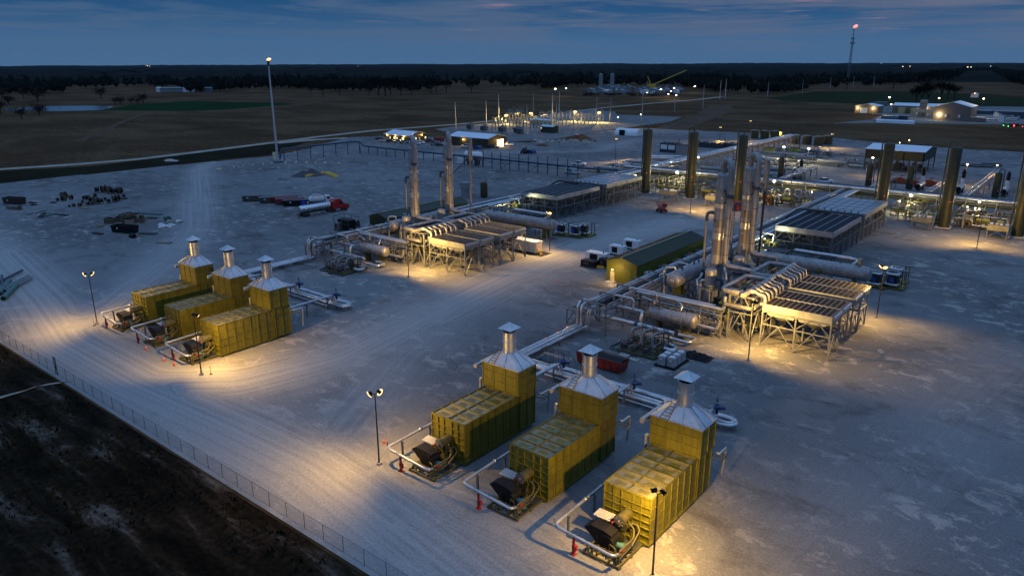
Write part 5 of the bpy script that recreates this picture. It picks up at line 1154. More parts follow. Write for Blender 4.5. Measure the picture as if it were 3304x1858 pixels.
# storage tanks
tk_ = thing('storage_tank', '', 'tank'); b = MB(); b.cyl((0, 0, 0), (0, 0, 4.8), 2.45, n=28); b.build('shell', mat('tank_olive', (0.0488, 0.0442, 0.0104), .5), tk_)
b = MB(); b.lathe((0, 0, 4.8), (0, 0, 1), [(0, 2.5), (.08, 2.5), (.4, .3), (.42, 0)], 28); b.build('roof', mat('tank_roof', (0.195, 0.195, 0.143), .5), tk_)
b = MB(); b.tube([(2.3, -.9, 0), (2.3, -.9, 5.2), (0, 0, 5.3)], .1, 6); b.build('vent_pipe', STEEL_DK, tk_)
for i, (x, y, lab) in enumerate(((-140.8, 431, 'olive tank, left one of the front tank row'), (-134.3, 430.5, 'olive tank, middle one of the front tank row'), (-127.8, 430, 'olive tank, right one of the front tank row'), (-125.0, 437, 'olive tank tucked behind the right end of the front row'), (-170.5, 446, 'olive tank, leftmost of the rear tank row'), (-164.6, 447, 'olive tank, second of the rear tank row'), (-158.8, 448, 'olive tank of the rear row beside the lit yellow cabinet'))):
    if i == 0: tk_.location = (x, y, 0); tag(tk_, lab, None, 'olive storage tanks')
    else: dup(tk_, (x, y, 0), 0, lab, 'olive storage tanks')
p = Cc(2378, 268); t = thing('control_cabinet', 'small brightly lit yellow cabinet right of the rear tanks', 'cabinet', p); b = MB(); b.box(-1.3, -.6, .3, 1.3, .6, 2.6); b.build('housing', YELLOW, t); b = MB(); b.prism([(-1.5, -1.2), (1.5, -1.2), (1.5, .7), (-1.5, .7)], 2.6, 2.75); b.build('canopy', YELLOW, t); b = MB(); b.box(-.6, -.75, 2.35, .6, -.6, 2.5); b.build('lamp', BULB_SM, t); point(t, (0, -1.2, 2.2), 900, (1, .8, .3))
# open sided shed
x0, x1, y0, y1 = -82.3, -59.6, 344.0, 369.0; t = thing('open_shed', 'open sided dark green shed with pale roof standing behind the tall columns', 'shed', (x0, y0, 0)); ym = (y0+y1)/2
b = MB()
for a, c in (((x0, y0), (x1, y0+.15)), ((x0, y1-.15), (x1, y1))): b.box(a[0], a[1], 4.9, c[0], c[1], 8.9)
for x in (x0, x1-.15): b.prof([(y0+.15, 4.9), (y1-.15, 4.9), (y1-.15, 8.9), (ym, 10.1), (y0+.15, 8.9)], x, x+.15, 'x')
b.build('wall', mat('shed_green', (0.0182, 0.0208, 0.0059), .5), t, 1)
for s in (-1, 1):
    b = MB(); ye = ym+s*(ym-y0+.4); b.add([(x0-.3, ym, 10.25), (x0-.3, ye, 8.92), (x1+.3, ye, 8.92), (x1+.3, ym, 10.25), (x0-.3, ym, 10.15), (x0-.3, ye, 8.82), (x1+.3, ye, 8.82), (x1+.3, ym, 10.15)], [(0, 1, 2, 3), (7, 6, 5, 4), (0, 4, 5, 1), (1, 5, 6, 2), (2, 6, 7, 3), (3, 7, 4, 0)]); b.build('roof', WHITE_ROOF, t, 1)
for i in range(4):
    for y in (y0+.2, ym, y1-.2): b = MB(); x = x0+.2+(x1-x0-.4)*i/3; b.bar((x, y, 0), (x, y, 8.8), .4); b.build('post', STEEL_DK, t, 1)
for k in range(3):
    t2 = thing('compressor', 'dark compressor set on the floor of the open shed, %s one' % ('left', 'middle', 'right')[k], 'compressor', (x0+4.5+k*7, y0+10, 0), 0, 'compressors under the shed'); b = MB(); b.box(-2, -4, 0, 2, 4, .5); b.box(-1.2, -3, .5, 1.2, 1, 2.6); b.cyl((-1.8, 2.4, 1.6), (1.8, 2.4, 1.6), .9, n=14); b.build('engine', STEEL_DK, t2); b = MB(); b.tube([(0, -1, 2.6), (0, -1, 4.2), (1.4, -1, 4.2)], .3, 8); b.build('exhaust', JACKET_D, t2)
# orange pump units
for k, (pt, w) in enumerate(((Dd(845, 700), 5), (Dd(1010, 735), 4.5), (Dd(1160, 728), 4.5), (Dd(745, 685), 3))):
    t = thing('pump_unit', 'orange pump unit on a skid among the treaters, %s from the left' % ('second', 'third', 'fourth', 'first')[k], 'pump unit', pt, 0, 'orange pump units')
    b = MB(); b.box(-w/2, -1, 0, w/2, 1, .35); b.build('skid_base', STEEL_DK, t); b = MB(); b.prof([(-w*.45, .35), (w*.3, .35), (w*.3, 1.9), (w*.1, 2.3), (-w*.3, 2.3), (-w*.45, 1.7)], -.8, .8, 'y'); b.cyl((w*.32, 0, 1.2), (w*.46, 0, 1.2), .8, n=12); b.build('housing', ORANGE_DK, t); b = MB(); b.tube([(-w*.1, 0, 2.3), (-w*.1, 0, 3.0), (w*.2, 0, 3.0)], .14, 7); b.build('exhaust', STEEL_DK, t)
# red scissor lifts
def scissor():
    t = thing('scissor_lift', '', 'scissor lift'); b = MB(); b.box(-1.5, -.8, .45, 1.5, .8, 1.0); b.box(-1.3, -1.0, .5, -.4, 1.0, .9); b.build('chassis', RED, t)
    for x in (-1.1, 1.1):
        for y in (-.95, .95): b = MB(); b.cyl((x, y-.16, .45), (x, y+.16, .45), .45, n=14); b.build('wheel', RUBBER, t)
    b = MB()
    for z in (1.05, 1.35): 
        for y in (-.6, .6): b.bar((-1.3, y, z), (1.3, y, z+.3), .1); b.bar((-1.3, y, z+.3), (1.3, y, z), .1)
    b.build('scissor_arm', RED_DK, t)
    b = MB(); b.box(-1.7, -.85, 1.75, 1.9, .85, 1.9)
    for x in (-1.7, -.8, .1, 1.0, 1.9):
        for y in (-.85, .85): b.bar((x, y, 1.9), (x, y, 3.0), .06)
    for z in (2.45, 3.0):
        for y in (-.85, .85): b.bar((-1.7, y, z), (1.9, y, z), .06)
        for x in (-1.7, 1.9): b.bar((x, -.85, z), (x, .85, z), .06)
    b.box(-1.72, -.83, 2.0, -1.5, .83, 2.9); b.build('platform', RED, t)
    return t
sl = scissor(); sl.location = Cc(685, 1350); sl.rotation_euler.z = 2.6; tag(sl, 'bright red scissor lift in front of the second tall olive column', None, 'red scissor lifts')
dup(sl, Cc(1770, 1330), .3, 'red scissor lift half hidden between the silver towers', 'red scissor lifts'); dup(sl, Cc(2255, 1240), 1.1, 'darker red scissor lift right of the silver towers', 'red scissor lifts', (1, 1, 1))
p = Dd(1550, 1140); t = thing('tank_trailer', 'small orange-yellow trailer with a white round tank near the right columns', 'trailer', p); b = MB(); b.box(-1.3, -.7, .4, 1.3, .7, .9); b.build('chassis', YELLOW, t); b = MB(); b.vessel((-.5, 0, 1.6), (.5, 0, 1.6), .75, 16); b.build('tank', PLASTIC, t)
for s in (-.8, .8): b = MB(); b.cyl((0, s-.1, .35), (0, s+.1, .35), .35, n=12); b.build('wheel', RUBBER, t)
# lamp poles and work lamps among the columns
pole(*Cc(1097, 1362).xy, 9.0, 'lamp pole on the gravel before the second tall olive column', [(125, 35), (40, 40)], watts=8500)
pole(*Dd(1650, 1388).xy, 9.0, 'lamp pole with two heads in front of the rightmost box cooler', [(150, 38), (60, 38)], watts=9500)
def work_lamp(pt, h, label, watts, r=.26, m=None, col=LAMP_COOL, group='work lamps among the piping'):
    t = thing('work_lamp', label, 'lamp', (pt.x, pt.y, 0), 0, group)
    b = MB(); b.cyl((0, 0, 0), (0, 0, h-.2), .07, n=6); b.build('post', STEEL_DK, t)
    b = MB(); b.vessel((0, 0, h-.05), (0, 0, h+.05), r, 10); b.build('bulb', m or BULB_COOL, t)
    if watts: point(t, (.1, -r-.25, h), watts*1.4, col, .35)
for T, x, y, h, w, lab, r in ((FM, 2536, 1300, 6.5, 4200, 'dazzling work lamp between the two left olive columns', .42), (Dd, 955, 825, 6.0, 4200, 'dazzling work lamp left of the column between the box coolers', .42), (FR, 697, 1365, 6.5, 4200, 'dazzling work lamp just right of the silver towers', .42),
        (FR, 770, 1108, 7.5, 4200, 'dazzling white work lamp in front of the olive tanks, left one', .5), (FR, 957, 1120, 7.5, 4200, 'dazzling white work lamp in front of the olive tanks, right one', .5), (Dd, 1680, 892, 6.0, 1300, 'work lamp on a post between the two right columns', .3)):
    work_lamp(T(x, y, h), h, lab, w, r)
for i, (T, x, y, h, w) in enumerate(((Cc, 645, 690, 5, 500), (Cc, 850, 642, 5, 800), (Cc, 1215, 565, 5.5, 800), (Cc, 965, 868, 3.5, 500), (Cc, 85, 815, 4, 300), (Cc, 315, 825, 4, 300), (Cc, 1770, 437, 5, 300), (Dd, 1680, 972, 4, 300), (Dd, 1555, 947, 4, 300), (Dd, 835, 885, 4, 400), (Dd, 190, 845, 4, 200), (Cc, 2465, 282, 4, 300), (Cc, 2525, 285, 4, 300), (FR, 980, 1445, 3, 300))):
    work_lamp(T(x, y, h), h, 'small bright lamp set among the piping around the olive columns', w, .2, BULB_SM)
for T, xb, yb, h, lab, az in ((FR, 505, 1060, 11.3, 'tall lamp pole left of the rear olive tanks', 260), (FR, 283, 1070, 8.3, 'lamp pole behind the leftmost tall columns', 265), (FR, 1120, 1110, 7.0, 'lamp pole right of the front olive tanks', 250), (FM, 2068, 1215, 10.2, 'lamp pole alone on the gravel left of the tall columns', 300)):
    pole(*T(xb, yb).xy, h, lab, [(az, 20), (az+70, 40)], 'distant lamp poles', BULB_SOD, 7000, 150, .5, col=(1, .62, .22)) if 0 else pole(*T(xb, yb).xy, h, lab, [(az, 20), (az+70, 40)], 'distant lamp poles', None, 7000, 150)
SOD = emis('sodium_glow', (1.0, .30, .05), 2.2)
for T, x, y, h, lab in ((FR, 1438, 1188, 7.5, 'flaring lamp left of the tall column by the open shed'), (FR, 2150, 1238, 8, 'flaring lamp between the two right tall columns'), (Dd, 935, 240, 7, 'small orange lamp beyond the roof of the open shed'), (Dd, 1870, 505, 7, 'orange lamp beside stacked material at right'), (FR, 1640, 1075, 3, 'dim orange lamp behind the open shed')):
    work_lamp(T(x, y, h), h, lab, 2500 if 'flaring' in lab else 500, .42 if 'flaring' in lab else .3, BULB if 'flaring' in lab else SOD, LAMP)
for k, pt in enumerate(((2180, 1255), (2260, 1258), (2330, 1250))):
    p = FR(*pt); t = thing('material_stack', 'low stack of pipes and steel on the gravel at right, %s one' % ('left', 'middle', 'right')[k], 'pipe stack', p, R_.uniform(-.3, .3), 'stacks of material at right')
    for q in range(7): b = MB(); b.tube([(-4, -1.5+q*.5, .25+.35*(q % 3)), (4, -1.5+q*.5, .25+.35*(q % 3))], .22, 7); b.build('pipe', (RUST, STEEL_LT, STEEL_DK)[q % 3], t)
# ------------------------------------------------------------------ yard beyond the trains: flare, trestle, buildings, substation, neighbours
QQ = zf(1180, 400, 4.529)
fx, fy = -304.5, 202.0
t = thing('flare_stack', 'tall slender grey flare stack with a burning tip', 'flare', (fx, fy, 0))
b = MB(); b.cyl((0, 0, .5), (0, 0, 16), .48, n=14); b.cyl((0, 0, 16), (0, 0, 32), .40, n=14); b.cyl((0, 0, 32), (0, 0, 43.5), .32, n=14); b.build('stack', mat('flare_grey', (.36, .38, .40), .5, var=.1), t)
b = MB(); b.cyl((0, 0, 43.5), (0, 0, 45.6), .55, n=14); b.build('flare_tip', RUST, t)
b = MB(); b.box(-1.8, -1.8, 0, 1.8, 1.8, .5); b.build('base', BLUE_STEEL, t)
b = MB(); b.T = Matrix.Translation((.3, .25, 46.2)) @ Matrix.Rotation(.7, 4, 'Z'); b.add([(.9*math.cos(a)*math.sin(p)*(1.2), .55*math.sin(a)*math.sin(p), .6*math.cos(p)+.2*math.cos(a)*math.sin(p)) for p in (.01, .6, 1.1, 1.57, 2.1, 2.6, 3.13) for a in [k*PI/5 for k in range(10)]], [(i*10+k, i*10+(k+1) % 10, (i+1)*10+(k+1) % 10, (i+1)*10+k) for i in range(6) for k in range(10)], True); b.build('flame', FLAME, t); point(t, (0, 0, 46.4), 2500, (1, .5, .15), .7)
t = thing('pipe_trestle', 'long dark blue pipe trestle from the flare across the gravel to the tall posts', 'trestle', (-302, 249, 0))
b = MB(); b.tube([(-304.0, 203, 1.5), (-304.5, 204.5, 5.9), (-303.2, 225, 6.1), (-302.4, 246, 6.1), (-301.5, 249.4, 5.8), (-299, 249.4, 3.9), (-260, 249.3, 3.9), (-218, 248.4, 4.2), (-162, 249.2, 4.0), (-150, 252, 4.2)], .42, 10, 1.2); b.build('pipe', BLUE_STEEL, t, 1)
b = MB(); b.tube([(-217, 247.7, 3.0), (-150, 248.4, 2.9)], .1, 6); b.build('pipe', BLUE_STEEL, t, 1)
ps = [(-307.0, 205.5+i*7.4, 5.7) for i in range(7)]+[(-301.5+i*6.6, 249.3, 3.6) for i in range(13)]
for i, (x, y, h) in enumerate(ps):
    if i < 7: x = -304.2+.25*i
    b = MB(); b.bar((x, y, 0), (x, y, h), .28); b.bar((x-.6, y, h), (x+.6, y, h), .2); 
    if i in (1, 4): b.bar((x, y, h*.6), (x, y+7.4, h*.6), .14); b.bar((x, y, h-.2), (x, y+3.7, h*.6), .12); b.bar((x, y+7.4, h-.2), (x, y+3.7, h*.6), .12)
    b.build('post', BLUE_STEEL, t, 1)
for i in range(11):
    x = -216.6+i*5.05; b = MB(); b.bar((x, 248.2, 0), (x, 248.2, 7.3), .3); b.bar((x, 247.6, 3.5), (x, 249.4, 3.5), .2); b.box(x-.3, 247.9, 0, x+.3, 248.5, .06)
    if i in (2, 5, 9): b.bar((x, 248.2, .3), (x+5.05, 248.2, 3.4), .13)
    b.build('tall_post', BLUE_STEEL, t, 1)
def building(name, label, cat, x0, x1, y0, y1, eave, ridge, wallm, roofm, axis='x'):
    """gabled hall; axis = direction of the ridge"""
    t = thing(name, label, cat, (x0, y0, 0)); b = MB()
    if axis == 'x':
        ym = (y0+y1)/2; b.prof([(y0, 0), (y1, 0), (y1, eave), (ym, ridge), (y0, eave)], x0, x1, 'x')
        for k in range(int((x1-x0)/1.0)): b.box(x0+.4+k, y0-.04, 0, x0+.5+k, y0, eave-.1)
        for k in range(int((y1-y0)/1.0)): b.box(x1, y0+.4+k, 0, x1+.04, y0+.5+k, eave-.1)
        b.build('wall', wallm, t, 1)
        for s in (-1, 1):
            ye = ym+s*(ym-y0+.35); ze = eave-.1; b = MB(); vs = [(x0-.3, ym, ridge+.12), (x0-.3, ye, ze+.12), (x1+.3, ye, ze+.12), (x1+.3, ym, ridge+.12)]; b.add(vs+[(x, y, z-.12) for x, y, z in vs], [(0, 1, 2, 3), (7, 6, 5, 4), (0, 4, 5, 1), (1, 5, 6, 2), (2, 6, 7, 3), (3, 7, 4, 0)]); b.build('roof', roofm, t, 1)
    else:
        xm = (x0+x1)/2; b.prof([(x0, 0), (x1, 0), (x1, eave), (xm, ridge), (x0, eave)], y0, y1, 'y'); b.build('wall', wallm, t, 1)
        for s in (-1, 1):
            xe = xm+s*(xm-x0+.35); ze = eave-.1; b = MB(); vs = [(xm, y0-.3, ridge+.12), (xe, y0-.3, ze+.12), (xe, y1+.3, ze+.12), (xm, y1+.3, ridge+.12)]; b.add(vs+[(x, y, z-.12) for x, y, z in vs], [(0, 1, 2, 3), (7, 6, 5, 4), (0, 4, 5, 1), (1, 5, 6, 2), (2, 6, 7, 3), (3, 7, 4, 0)]); b.build('roof', roofm, t, 1)
    return t
def wall_lamp(t, x, y, z, w=500, m=None, r=.16):
    b = MB(); b.vessel((x, y-.12, z), (x, y-.1, z), r, 8); b.build('wall_lamp', m or BULB, t, 1); point(t, (x-t.location.x, y-.6-t.location.y, z), w, LAMP)
def panel(t, name, x0, x1, z0, z1, y, m): b = MB(); b.box(x0, y-.06, z0, x1, y-.045, z1); b.build(name, m, t, 1)
t = building('office_building', 'low dark green office hall with a white roof, lit windows and cars in front', 'building', -344, -322.5, 303.5, 319, 3.5, 5.4, GREEN_WALL, WHITE_ROOF)
for k in range(3): wall_lamp(t, -341.2+k*7.2, 303.4, 2.9, 420, None, .22)
for k, (a, w) in enumerate(((-339, .8), (-335.6, 1.6), (-333, .8), (-328.5, 1.8))): panel(t, 'window', a, a+w, 1.0, 2.2, 303.45, WINLIT)
for q, y in enumerate((306.8, 314.0)): b = MB(); b.vessel((-322.3, y, 3.3), (-322.28, y, 3.3), .3, 8); b.build('wall_lamp', BULB, t, 1); point(t, (22.4, y-303.5, 3.3), 420)
for q, y in enumerate((305, 308.5, 316.5)): b = MB(); b.box(-322.45, y, 1.0, -322.42, y+1.1, 2.2); b.build('window', WINLIT, t, 1)
b = MB(); b.box(-322.45, 311.5, 0, -322.41, 312.6, 2.1); b.build('door', WHITE, t, 1)
t = building('workshop_building', 'dark green workshop with white roof and an open glowing door', 'building', -293, -263.5, 306, 322, 5.1, 6.9, GREEN_WALL, WHITE_ROOF)
wall_lamp(t, -281.5, 305.9, 3.6, 600, None, .25)
b = MB(); b.box(-263.44, 313.4, 0, -263.41, 319.2, 4.2); b.build('open_door', mat('lit_bay', (.4, .3, .2), .7, var=.5, scale=.8), t, 1)
b = MB(); b.box(-263.4, 313.5, .4, -263.38, 316.2, 4.1); b.build('lit_interior', WINLIT, t, 1); b = MB(); b.box(-263.4, 316.6, 0, -263.37, 319.1, 4.1); b.build('lit_interior', emis('lit_hall', (1, .86, .6), 3.0), t, 1)
point(t, (31.5, 10, 3.2), 800)
# road vehicles ---------------------------------------------------------------
def car_body(t, paint, kind):
    Lc = 5.6 if kind != 'car' else 4.7; b = MB(); h = Lc/2
    if kind == 'pickup':
        b.prof([(-h, .5), (h, .5), (h, .95), (h-.15, 1.12), (1.05, 1.2), (-h, 1.15)], -.95, .95, 'y'); b.build('body', paint, t)
        b = MB(); b.add([(-1.25, -.88, 1.16), (1.15, -.88, 1.16), (1.15, .88, 1.16), (-1.25, .88, 1.16), (-1.05, -.72, 1.82), (.35, -.72, 1.82), (.35, .72, 1.82), (-1.05, .72, 1.82)], [(4, 5, 6, 7), (0, 1, 5, 4), (1, 2, 6, 5), (2, 3, 7, 6), (3, 0, 4, 7)]); b.build('windows', GLASS_D, t)
        b = MB(); b.box(-1.05, -.74, 1.79, .38, .74, 1.88); b.build('roof', paint, t)
        b = MB(); b.box(-h+.1, -.8, 1.14, -1.35, .8, 1.18); b.build('bed', BLACK, t)
    else:
        b.prof([(-h, .4), (h, .4), (h, .75), (h-.3, .9), (1.0, 1.0), (-h, 1.0)], -.9, .9, 'y'); b.build('body', paint, t)
        b = MB(); b.add([(-h+.1, -.84, .98), (1.1, -.84, .98), (1.1, .84, .98), (-h+.1, .84, .98), (-h+.5, -.68, 1.52), (.25, -.68, 1.52), (.25, .68, 1.52), (-h+.5, .68, 1.52)], [(4, 5, 6, 7), (0, 1, 5, 4), (1, 2, 6, 5), (2, 3, 7, 6), (3, 0, 4, 7)]); b.build('windows', GLASS_D, t)
        b = MB(); b.box(-h+.5, -.7, 1.5, .27, .7, 1.57); b.build('roof', paint, t)
    for x in (-h+1.0, h-1.0):
        for y in (-.86, .86): b = MB(); b.cyl((x, y-.12, .36), (x, y+.12, .36), .36, n=12); b.build('wheel', RUBBER, t)
    for y in (-.65, .65): b = MB(); b.box(-h-.02, y-.12, .75, -h, y+.12, .95); b.build('tail_light', RED, t); b = MB(); b.box(h, y-.16, .7, h+.02, y+.16, .85); b.build('headlight', PLASTIC, t)
SILVER = mat('silver_paint', (.33, .35, .38), .3, metal=.5, var=.05); DKCAR = mat('dark_car_paint', (.03, .035, .045), .3, var=.1)
for i, (T, x, y, kind, m, rz, lab) in enumerate(((QQ, 200, 232, 'car', DKCAR, .9, 'dark car at the left end of the row before the office'), (QQ, 288, 262, 'pickup', WHITE, .5, 'white pickup second from the left before the office'), (QQ, 368, 268, 'car', DKCAR, .5, 'dark car between the white pickup and the silver cars'), (QQ, 488, 280, 'pickup', SILVER, .4, 'silver pickup below a lit office window'), (QQ, 565, 284, 'pickup', SILVER, .4, 'silver pickup nearest the left silver tower'),
        (QQ, 735, 305, 'car', WHITE, .4, 'white car just right of the left silver tower'), (QQ, 795, 292, 'car', WHITE, .2, 'white car close to the office corner'), (QQ, 945, 272, 'pickup', RED_DK, .1, 'dark red pickup beside the office end wall'), (QQ, 1025, 318, 'pickup', SILVER, .1, 'silver pickup between office and workshop'), (QQ, 1085, 322, 'car', DKCAR, .1, 'dark car next to the second silver tower'),
        (QQ, 1465, 352, 'pickup', WHITE, PI-.2, 'white pickup with a rack in front of the workshop side'), (QQ, 1880, 355, 'car', DKCAR, .3, 'dark car right in front of the glowing workshop door'), (QQ, 2075, 325, 'pickup', WHITE, .2, 'white pickup right of the workshop'), (NN, 2430, 632, 'pickup', WHITE, .5, 'white pickup alone behind the crosswise pipe rack'), (FM, 1795, 1250, 'pickup', WHITE, 0, 'white pickup with red tail glow beyond the tall trestle posts'))):
    t = thing('parked_pickup' if kind == 'pickup' else 'parked_car', lab, kind, T(x, y), rz+.25, 'parked cars and pickups'); car_body(t, m, kind); t.scale = (1.15,)*3
t = thing('fire_truck', 'red utility truck beside the office end wall', 'truck', QQ(1070, 258), .1); b = MB(); b.box(-3.2, -1.1, .6, 1.4, 1.1, 2.3); b.build('body', RED_DK, t); b = MB(); b.box(1.5, -1.1, .6, 3.3, 1.1, 2.5); b.build('cab', RED, t)
for x in (-2, 2.2):
    for y in (-1, 1): b = MB(); b.cyl((x, y-.15, .5), (x, y+.15, .5), .5, n=12); b.build('wheel', RUBBER, t)
for pt, lab, w in ((QQ(1640, 372), 'blue tarpaulin covered heap beside the workshop wall', 4.5), (FM(1432, 1158), 'blue covered bundle right of the forklift', 5.0)):
    t = thing('covered_heap', lab, 'covered heap', pt); b = MB(); b.prof([(-w/2, 0), (w/2, 0), (w/2*.9, 1.3), (w*.2, 2.0), (-w*.25, 1.9), (-w*.46, 1.2)], -1.6, 1.6, 'y'); b.build('tarpaulin', BLUE_T, t)
t = thing('forklift', 'dark telehandler with raised mast on the open gravel', 'forklift', FM(1380, 1160)); b = MB(); b.box(-1.4, -1, .6, 1.4, 1, 1.6); b.box(-.6, -.8, 1.6, .6, .8, 2.8); b.build('body', DKCAR, t); b = MB(); b.bar((1.4, -.4, .4), (1.5, -.4, 3.6), .2); b.bar((1.4, .4, .4), (1.5, .4, 3.6), .2); b.bar((1.5, -.5, 3.4), (1.5, .5, 3.4), .2); b.build('mast', BLACK, t)
for x in (-1, 1):
    for y in (-1, 1): b = MB(); b.cyl((x, y-.2, .55), (x, y+.2, .55), .55, n=12); b.build('wheel', RUBBER, t)
t = thing('tank_on_stand', 'white horizontal tank on a frame beside the first tall trestle post', 'tank', FM(1000, 1248)); t.scale = (1.2,)*3; b = MB(); b.vessel((-3.4, 0, 3.9), (3.4, 0, 3.9), 1.35, 20); b.build('tank', WHITE, t)
frame(t, -3.5, 3.5, -1.2, 1.2, 2.4, 2, 1, BLUE_STEEL, .2, None, False, 0); b = MB(); b.box(-2.6, -.9, .4, -1.2, .9, 2.4); b.box(1.2, -.9, .4, 2.6, .9, 2.4); b.build('pump_box', STEEL_DK, t); b = MB(); b.cyl((-2, 0, 5.2), (-2, 0, 5.9), .5, n=12); b.cyl((2.2, 0, 5.2), (2.2, 0, 5.7), .4, n=12); b.build('hatch', PLASTIC, t)
t = thing('equipment_box', 'white equipment box left of the white tank on its frame', 'box', FM(900, 1235)); b = MB(); b.box(-1.1, -.8, .15, 1.1, .8, 2.5); b.build('housing', WHITE, t); b = MB(); b.box(-1.2, -.9, 0, 1.2, .9, .15); b.build('plinth', STEEL_DK, t)
t = thing('generator', 'white generator box with teal panel below the tall trestle posts', 'generator', FM(1745, 1312)); b = MB(); b.box(-3, -1.1, .5, 3, 1.1, 2.6); b.build('housing', PLASTIC, t); b = MB(); b.box(-1.6, -1.14, .8, .2, -1.1, 2.2); b.build('panel', mat('teal_panel', (.03, .2, .24), .5), t); b = MB(); b.box(-3.1, -1.2, 0, 3.1, 1.2, .5); b.build('skid_base', STEEL_DK, t)
t = thing('storage_tent', 'white arched storage tent left of the leftmost tall column', 'tent', Cc(180, 255)); b = MB(); b.lathe((-8, 3, 0), (1, 0, 0), [(0, 4.2), (16, 4.2)], 28); b.build('canopy', WHITE, t); b = MB(); b.cyl((7.9, 3, 0), (8.0, 3, 0), 4.15, n=28); b.build('end_wall', PLASTIC, t); b = MB(); b.box(-4.5, -1.3, 0, -.5, -.9, 3.4); b.build('opening', BLACK, t)
t = thing('portable_toilet', 'tall narrow rust red portable toilet by the heap of rubble', 'toilet', FM(1780, 1055)); b = MB(); b.box(-.9, -.9, 0, .9, .9, 3.0); b.build('cabin', mat('rust_cabin', (.22, .05, .02), .5), t); b = MB(); b.box(-1, -1, 3.0, 1, 1, 3.25); b.build('roof', PLASTIC, t)
b = MB()
for k in range(170):
    p = FM(R_.uniform(1440, 1900), 1075+R_.uniform(-16, 10)); s = R_.uniform(.3, 1.3); b.cb((p.x+R_.uniform(-2, 2), p.y+R_.uniform(-4, 4), s*.3), (s*1.6, s, s*.7), R_.uniform(0, 6), R_.uniform(-.4, .4))
tag(b.build('rubble', CONC), kind='stuff')
t = thing('soil_heap', 'low heap of reddish soil beside the pale rubble', 'soil heap', FM(1520, 1100)); b = MB(); vs = []; nr = 14
for i in range(7):
    for k in range(nr): a = 2*PI*k/nr; r = i/6; vs.append((5*r*math.cos(a)*R_.uniform(.9, 1.1), 3.2*r*math.sin(a)*R_.uniform(.9, 1.1), 1.5*(1-r)**1.2+R_.uniform(-.08, .08)))
b.add(vs, [(i*nr+k, (i+1)*nr+k, (i+1)*nr+(k+1) % nr, i*nr+(k+1) % nr) for i in range(6) for k in range(nr)], True); b.build('mound', DIRT, t)
# ------------------------------------------------------------------ substation
for i in range(26):
    p = FM(R_.uniform(1800, 2560), R_.uniform(716, 726)); t = thing('dark_bush', 'dark bush in the hedge line in front of the distant works', 'bush', p, 0, 'bushes before the distant works'); b = MB()
    for q in range(60): u = Vector((R_.gauss(0, 2.6), R_.gauss(0, 2.0), abs(R_.gauss(0, 1.7)))); v = Vector((R_.uniform(-1, 1), R_.uniform(-1, 1), R_.uniform(-1, 1))); b.add([u, u+v*1.2, u+Vector((v.y, -v.x, .8))], [(0, 1, 2)])
    b.build('foliage', LEAF, t); b = MB(); b.cyl((0, 0, 0), (0, 0, 1.5), .2, .08, 6); b.build('stem', BARK, t)
def spole(T, xb, yb, h, label, r=.28, m=GALV, group='slim power poles'):
    t = thing('power_pole', label, 'pole', T(xb, yb), 0, group); b = MB(); b.cyl((0, 0, 0), (0, 0, h), r*1.2, r*.55, 10); b.build('shaft', m, t); b = MB(); b.cyl((0, 0, 0), (0, 0, .4), r*2.2, n=12); b.build('footing', CONC, t); return t
for i, (T, x, y, h, r) in enumerate(((FM, 866, 980, 18.2, .3), (FM, 1095, 930, 16.7, .28), (FM, 1190, 940, 22, .32), (FM, 1450, 890, 19.8, .22), (FM, 1402, 1020, 18.5, .26), (FM, 1592, 950, 22.5, .45), (FM, 1645, 890, 21.4, .45), (FM, 1623, 1000, 19.2, .26), (FM, 2268, 930, 23.3, .24), (FM, 2516, 840, 20.4, .24))): spole(T, x, y, h, 'slim grey pole rising out of the lit substation', r, GALV, 'poles of the substation')
for i, (T, x, y, h, r) in enumerate(((FR, 157, 820, 22.7, .3), (FR, 285, 745, 22.2, .4), (FR, 325, 745, 23.8, .4), (FR, 645, 725, 18.7, .35), (FR, 905, 700, 18.7, .3), (FR, 1115, 668, 18, .4), (FR, 1288, 655, 18, .4), (FR, 1443, 650, 18, .4), (FR, 1580, 610, 16, .4))): spole(T, x, y, h, 'pale pole of the power line running along the far wood', r, GALV, 'poles along the far wood')
t = thing('portal_gantry', 'pale goalpost gantry with a crossbar at the right end of the substation', 'gantry', FM(1978, 930)); pa, pb = FM(1925, 930), FM(2030, 930)
for p in (pa, pb): b = MB(); b.cyl(p, p+Vector((0, 0, 18.8)), .42, .3, 10); b.build('post', STEEL_LT, t, 1)
b = MB(); b.bar(pa+Vector((0, 0, 14.5)), pb+Vector((0, 0, 14.5)), .5); b.build('crossbar', STEEL_LT, t, 1)
for i, (x, y, h) in enumerate(((1247, 872, 6.0), (1432, 857, 6.0), (1766, 845, 7.0), (1947, 852, 7.0))):
    p = FM(x, y, h); t = thing('substation_lamp', 'dazzling golden floodlight in the substation, %s from the left' % ('first', 'second', 'third', 'fourth')[i], 'floodlight', (p.x, p.y, 0), 0, 'golden floodlights of the substation'); b = MB(); b.cyl((0, 0, 0), (0, 0, h), .12, n=8); b.build('post', STEEL, t); b = MB(); b.vessel((0, 0, h), (0, 0, h+.1), 1.45, 14); b.build('lamp', emis('gold_lamp', (1.0, .66, .14), 2.4), t)
    spot(t, (.6, -2.1, h-.4), (.25, -.6, -.65), 60000, 165, .5, (1, .68, .18), .4)
for x, y, h, lab in ((2090, 885, 7.4, 'small lamp post at the right of the substation pad'), (2262, 865, 9, 'small white lamp on the pole at the right end of the substation pad')):
    p = FM(x, y, h); work_lamp(p, h, lab, 900, .35, BULB_COOL, LAMP_COOL, 'lamps of the substation pad')
